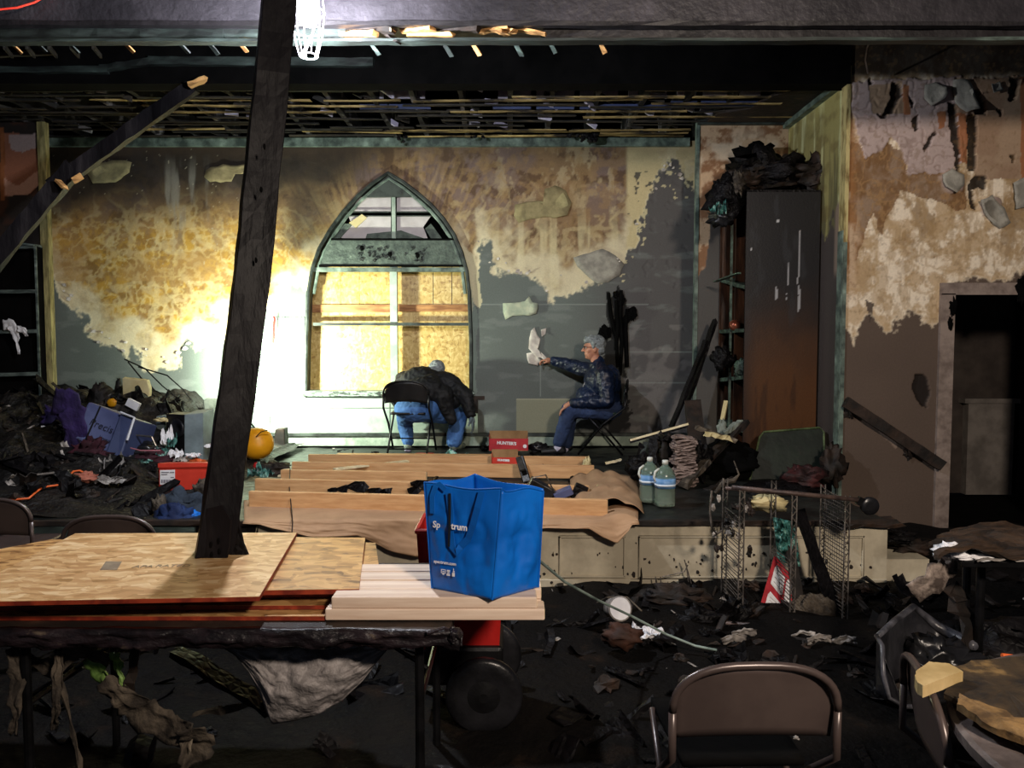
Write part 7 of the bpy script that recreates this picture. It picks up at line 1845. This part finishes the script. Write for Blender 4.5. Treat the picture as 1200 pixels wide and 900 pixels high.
o = mb.build('charred_slab', mat('charred_slab', '#1a120c', '#3c2a1a', 9, .75, .7, c3='#6e5236', stretch=(.6, 1.4, 3))); tag(o, 'brown charred slab of ceiling board lying on the burnt table', 'board')
mb = MB(); mb.grid(lambda u, v: (1.98 + 1.2 * u + .1 * v, 3.22 + .4 * v, .732 + .02 * abs(noise.noise(Vector((u * 14, v * 8, 0))))), 50, 10, (0, 0, .008)); o = mb.build('pale_rubble', M['paper']); tag(o, 'crumbled pale and dark plaster between the burnt table and the slab', 'rubble', kind='stuff')
rag([(1108, 652), (1112, 662), (1095, 680), (1070, 696)], 3.35, [.04, .05, .06, .05], mat('singed_roll', '#3c322c', '#9a8c82', 14, .8, .7, c3='#c8beb4'), 'pale singed cloth roll hanging off the left end of the burnt table', 'cloth_roll', 'cloth', 70)
lump(1114, 645, 3.3, (.06, .05, .03), M['white'], 'white ash lump at the left end of the burnt table', 'ash_lump', 'rubble', 161, .5)
lump(1140, 652, 3.28, (.10, .05, .015), M['white'], 'flat white plaster flake on the burnt table edge', 'plaster_flake', 'rubble', 162, .4)
stick(P(1118, 690, 3.5), P(1150, 780, 3.4), .12, .02, M['char2'], 'ragged brown board hanging under the burnt table', 'ragged_board', 'plank', jag=.02, seed=50)
# torn black pail
def pail(pts_t, pts_b, name='side'):
    mb = MB(); n_ = len(pts_t)
    def f(u, v):
        k = u * (n_ - 1); i = min(n_ - 2, int(k)); fr_ = k - i
        return pts_t[i].lerp(pts_t[i + 1], fr_).lerp(pts_b[i].lerp(pts_b[i + 1], fr_), v) + Vector((0, .01 * noise.noise(Vector((u * 6, v * 4, 1))), 0))
    mb.grid(f, (n_ - 1) * 6, 10, (0.004, .006, 0)); return mb
t = thing('melted_pail', 'half melted black plastic bin, open and sagging, right of the wire shelving', 'bin', P(1080, 825, 3.1))
M['pail'] = mat('grey_black_bin', '#17171a', '#303034', 5, .35, .4, bdist=.02)
tl = [P(1028, 746, 3.2), P(1048, 728, 3.4), P(1070, 711, 3.6), P(1098, 734, 3.6), P(1133, 753, 3.5), P(1141, 757, 3.4)]
bl = [P(1034, 812, 3.12), P(1050, 812, 3.3), P(1072, 800, 3.5), P(1098, 800, 3.5), P(1128, 800, 3.4), P(1140, 800, 3.3)]
pail(tl, bl).build('back_wall', M['pail'], t, smooth=True)
mb = MB(); mb.tube(tl, [.012, .014, .016, .024, .030, .02], 10); mb.build('rim', mat('grey_rim', '#2a2a2e', '#56565c', 9, .35), t, smooth=True)
pail([P(1027, 745, 3.2), P(1033, 756, 3.1), P(1038, 775, 3.06)], [P(1026, 812, 3.1), P(1040, 822, 3.04), P(1060, 828, 3.0)]).build('front_wall', M['pail'], t, smooth=True)
mb = MB(); mb.tube([P(1027, 745, 3.2), P(1034, 757, 3.1), P(1035, 790, 3.05), P(1042, 818, 3.03), P(1060, 828, 3.0), P(1076, 828, 3.0)], .010, 8); mb.build('front_rim', bpy.data.materials['grey_rim'], t, smooth=True)
mb = MB(); mb.prism([P(1030, 815, 3.08), P(1078, 830, 3.0), P(1125, 820, 3.2), P(1140, 800, 3.3), P(1060, 800, 3.45)], (0, 0, .006)); mb.build('bottom', M['blackrubber'], t)
lump(1100, 775, 3.4, (.14, .08, .10), M['blackrubber'], 'glossy black melted lump inside the sagging bin', 'melted_lump', 'rubble', 171, .5, 3)
lump(1062, 812, 3.2, (.08, .05, .04), M['char2'], 'brownish rubble in the bottom of the sagging bin', 'bin_rubble', 'rubble', 172, .6, 3)
lump(1165, 770, 3.6, (.35, .2, .16), M['char'], 'large black rubble mound under the burnt table', 'rubble_mound', 'rubble', 173, .4)
# near round table with debris
ct = Vector((1.67, 1.66, 0)); t = thing('round_table', 'soot-stained round table in the lower right corner covered with burnt debris', 'table', ct)
mb = MB(); mb.lathe([(.30, .70), (.60, .70), (.612, .712), (.612, .735), (.60, .742), (.02, .742)], ct, 56); mb.build('tabletop', mat('sooty_tabletop', '#2b2624', '#5a514e', 5, .5, .6, c3='#7a706c', bscale=30), t, smooth=False)
for a in (.6, 2.2, 3.8, 5.3): mb = MB(); mb.tube([ct + Vector((.42 * math.cos(a), .42 * math.sin(a), .70)), ct + Vector((.46 * math.cos(a), .46 * math.sin(a), .01))], .014, 8); mb.build('leg', M['tan_metal'], t)
slab = mat('ochre_charred_slab', '#17120e', '#40321f', 8, .75, .8, c3='#84693f', stretch=(1, 1, 3), contrast=(.36, .6))
for i, (q, z, m_, l_) in enumerate([([(1074, 812), (1072, 800), (1088, 788), (1112, 790), (1128, 800), (1110, 806), (1082, 818)], .775, 'beige', 'pale yellow flat foam slab at the back left of the round table'),
        ([(1110, 792), (1140, 783), (1215, 775), (1260, 800), (1240, 868), (1200, 862), (1150, 842), (1108, 820)], .758, None, 'large ochre charred slab lying across the round table'), ([(1125, 822), (1180, 842), (1230, 868), (1210, 878), (1160, 858), (1120, 832)], .768, 'beige', 'light splintered edge strip on the large ochre slab')]):
    W = [PZ(x, y, z) for x, y in q]; c = sum(W, Vector()) / len(W); mb = MB(); W2 = []
    for k in range(len(W)):
        for s in range(5): p = W[k].lerp(W[(k + 1) % len(W)], s / 5); W2.append(p + Vector((rng.uniform(-1, 1), rng.uniform(-1, 1), 0)) * (.0035 if i else .002))
    zz = .018 if i else .03; vs = [c + Vector((0, 0, zz + .001))] + [p + Vector((0, 0, zz + (rng.uniform(-.005, .005) if i else 0))) for p in W2] + [p for p in W2] + [c]; m = len(W2); fs = []
    for k in range(m): k2 = (k + 1) % m; fs += [(0, 1 + k, 1 + k2), (1 + k, 1 + m + k, 1 + m + k2, 1 + k2), (2 * m + 1, 1 + m + k2, 1 + m + k)]
    mb.add(vs, fs); o = mb.build('foam_slab' if i == 0 else 'charred_slab', mat('tan_foam', '#a08858', '#c4ac7c', 5, .8, .3) if i == 0 else slab if i == 1 else mat('ochre_edge', '#4a3822', '#8a6c42', 12, .7, .6), org=c - Vector((0, 0, .0))); tag(o, l_, 'slab')
r = random.Random(5)
for i in range(46):
    a = r.uniform(.3, 3.6); q = r.uniform(.05, .58); c = ct + Vector((q * math.cos(a), q * math.sin(a), .752)); me = r.choice(VM[r.choice(['char', 'char2', 'char2', 'paper'])]); o = bpy.data.objects.new('table_crumb', me); COL.objects.link(o)
    o.location = c; s = r.uniform(.12, .42); o.scale = (s, s, s); o.rotation_euler = (0, 0, r.uniform(0, 6)); tag(o, 'small crumb of burnt debris lying on the round table top', 'crumb', 'crumbs on the round table')
mb = MB(); mb.tube([P(1174, 768, 2.6), P(1205, 772, 2.6)], .008, 8); o = mb.build('orange_rod', M['orange']); tag(o, 'short orange rod at the right edge above the round table', 'rod')
for i, (x, y) in enumerate([(1180, 779), (1186, 790), (1168, 818)]): lump(x, y, 2.35 if i < 2 else 2.1, (.03, .02, .008), M['beige'], ['small pale chip behind the round table slab', 'second pale chip below the small one', 'pale chip in the middle of the ochre slab'][i], 'pale_chip', 'chip', 180 + i, .3)
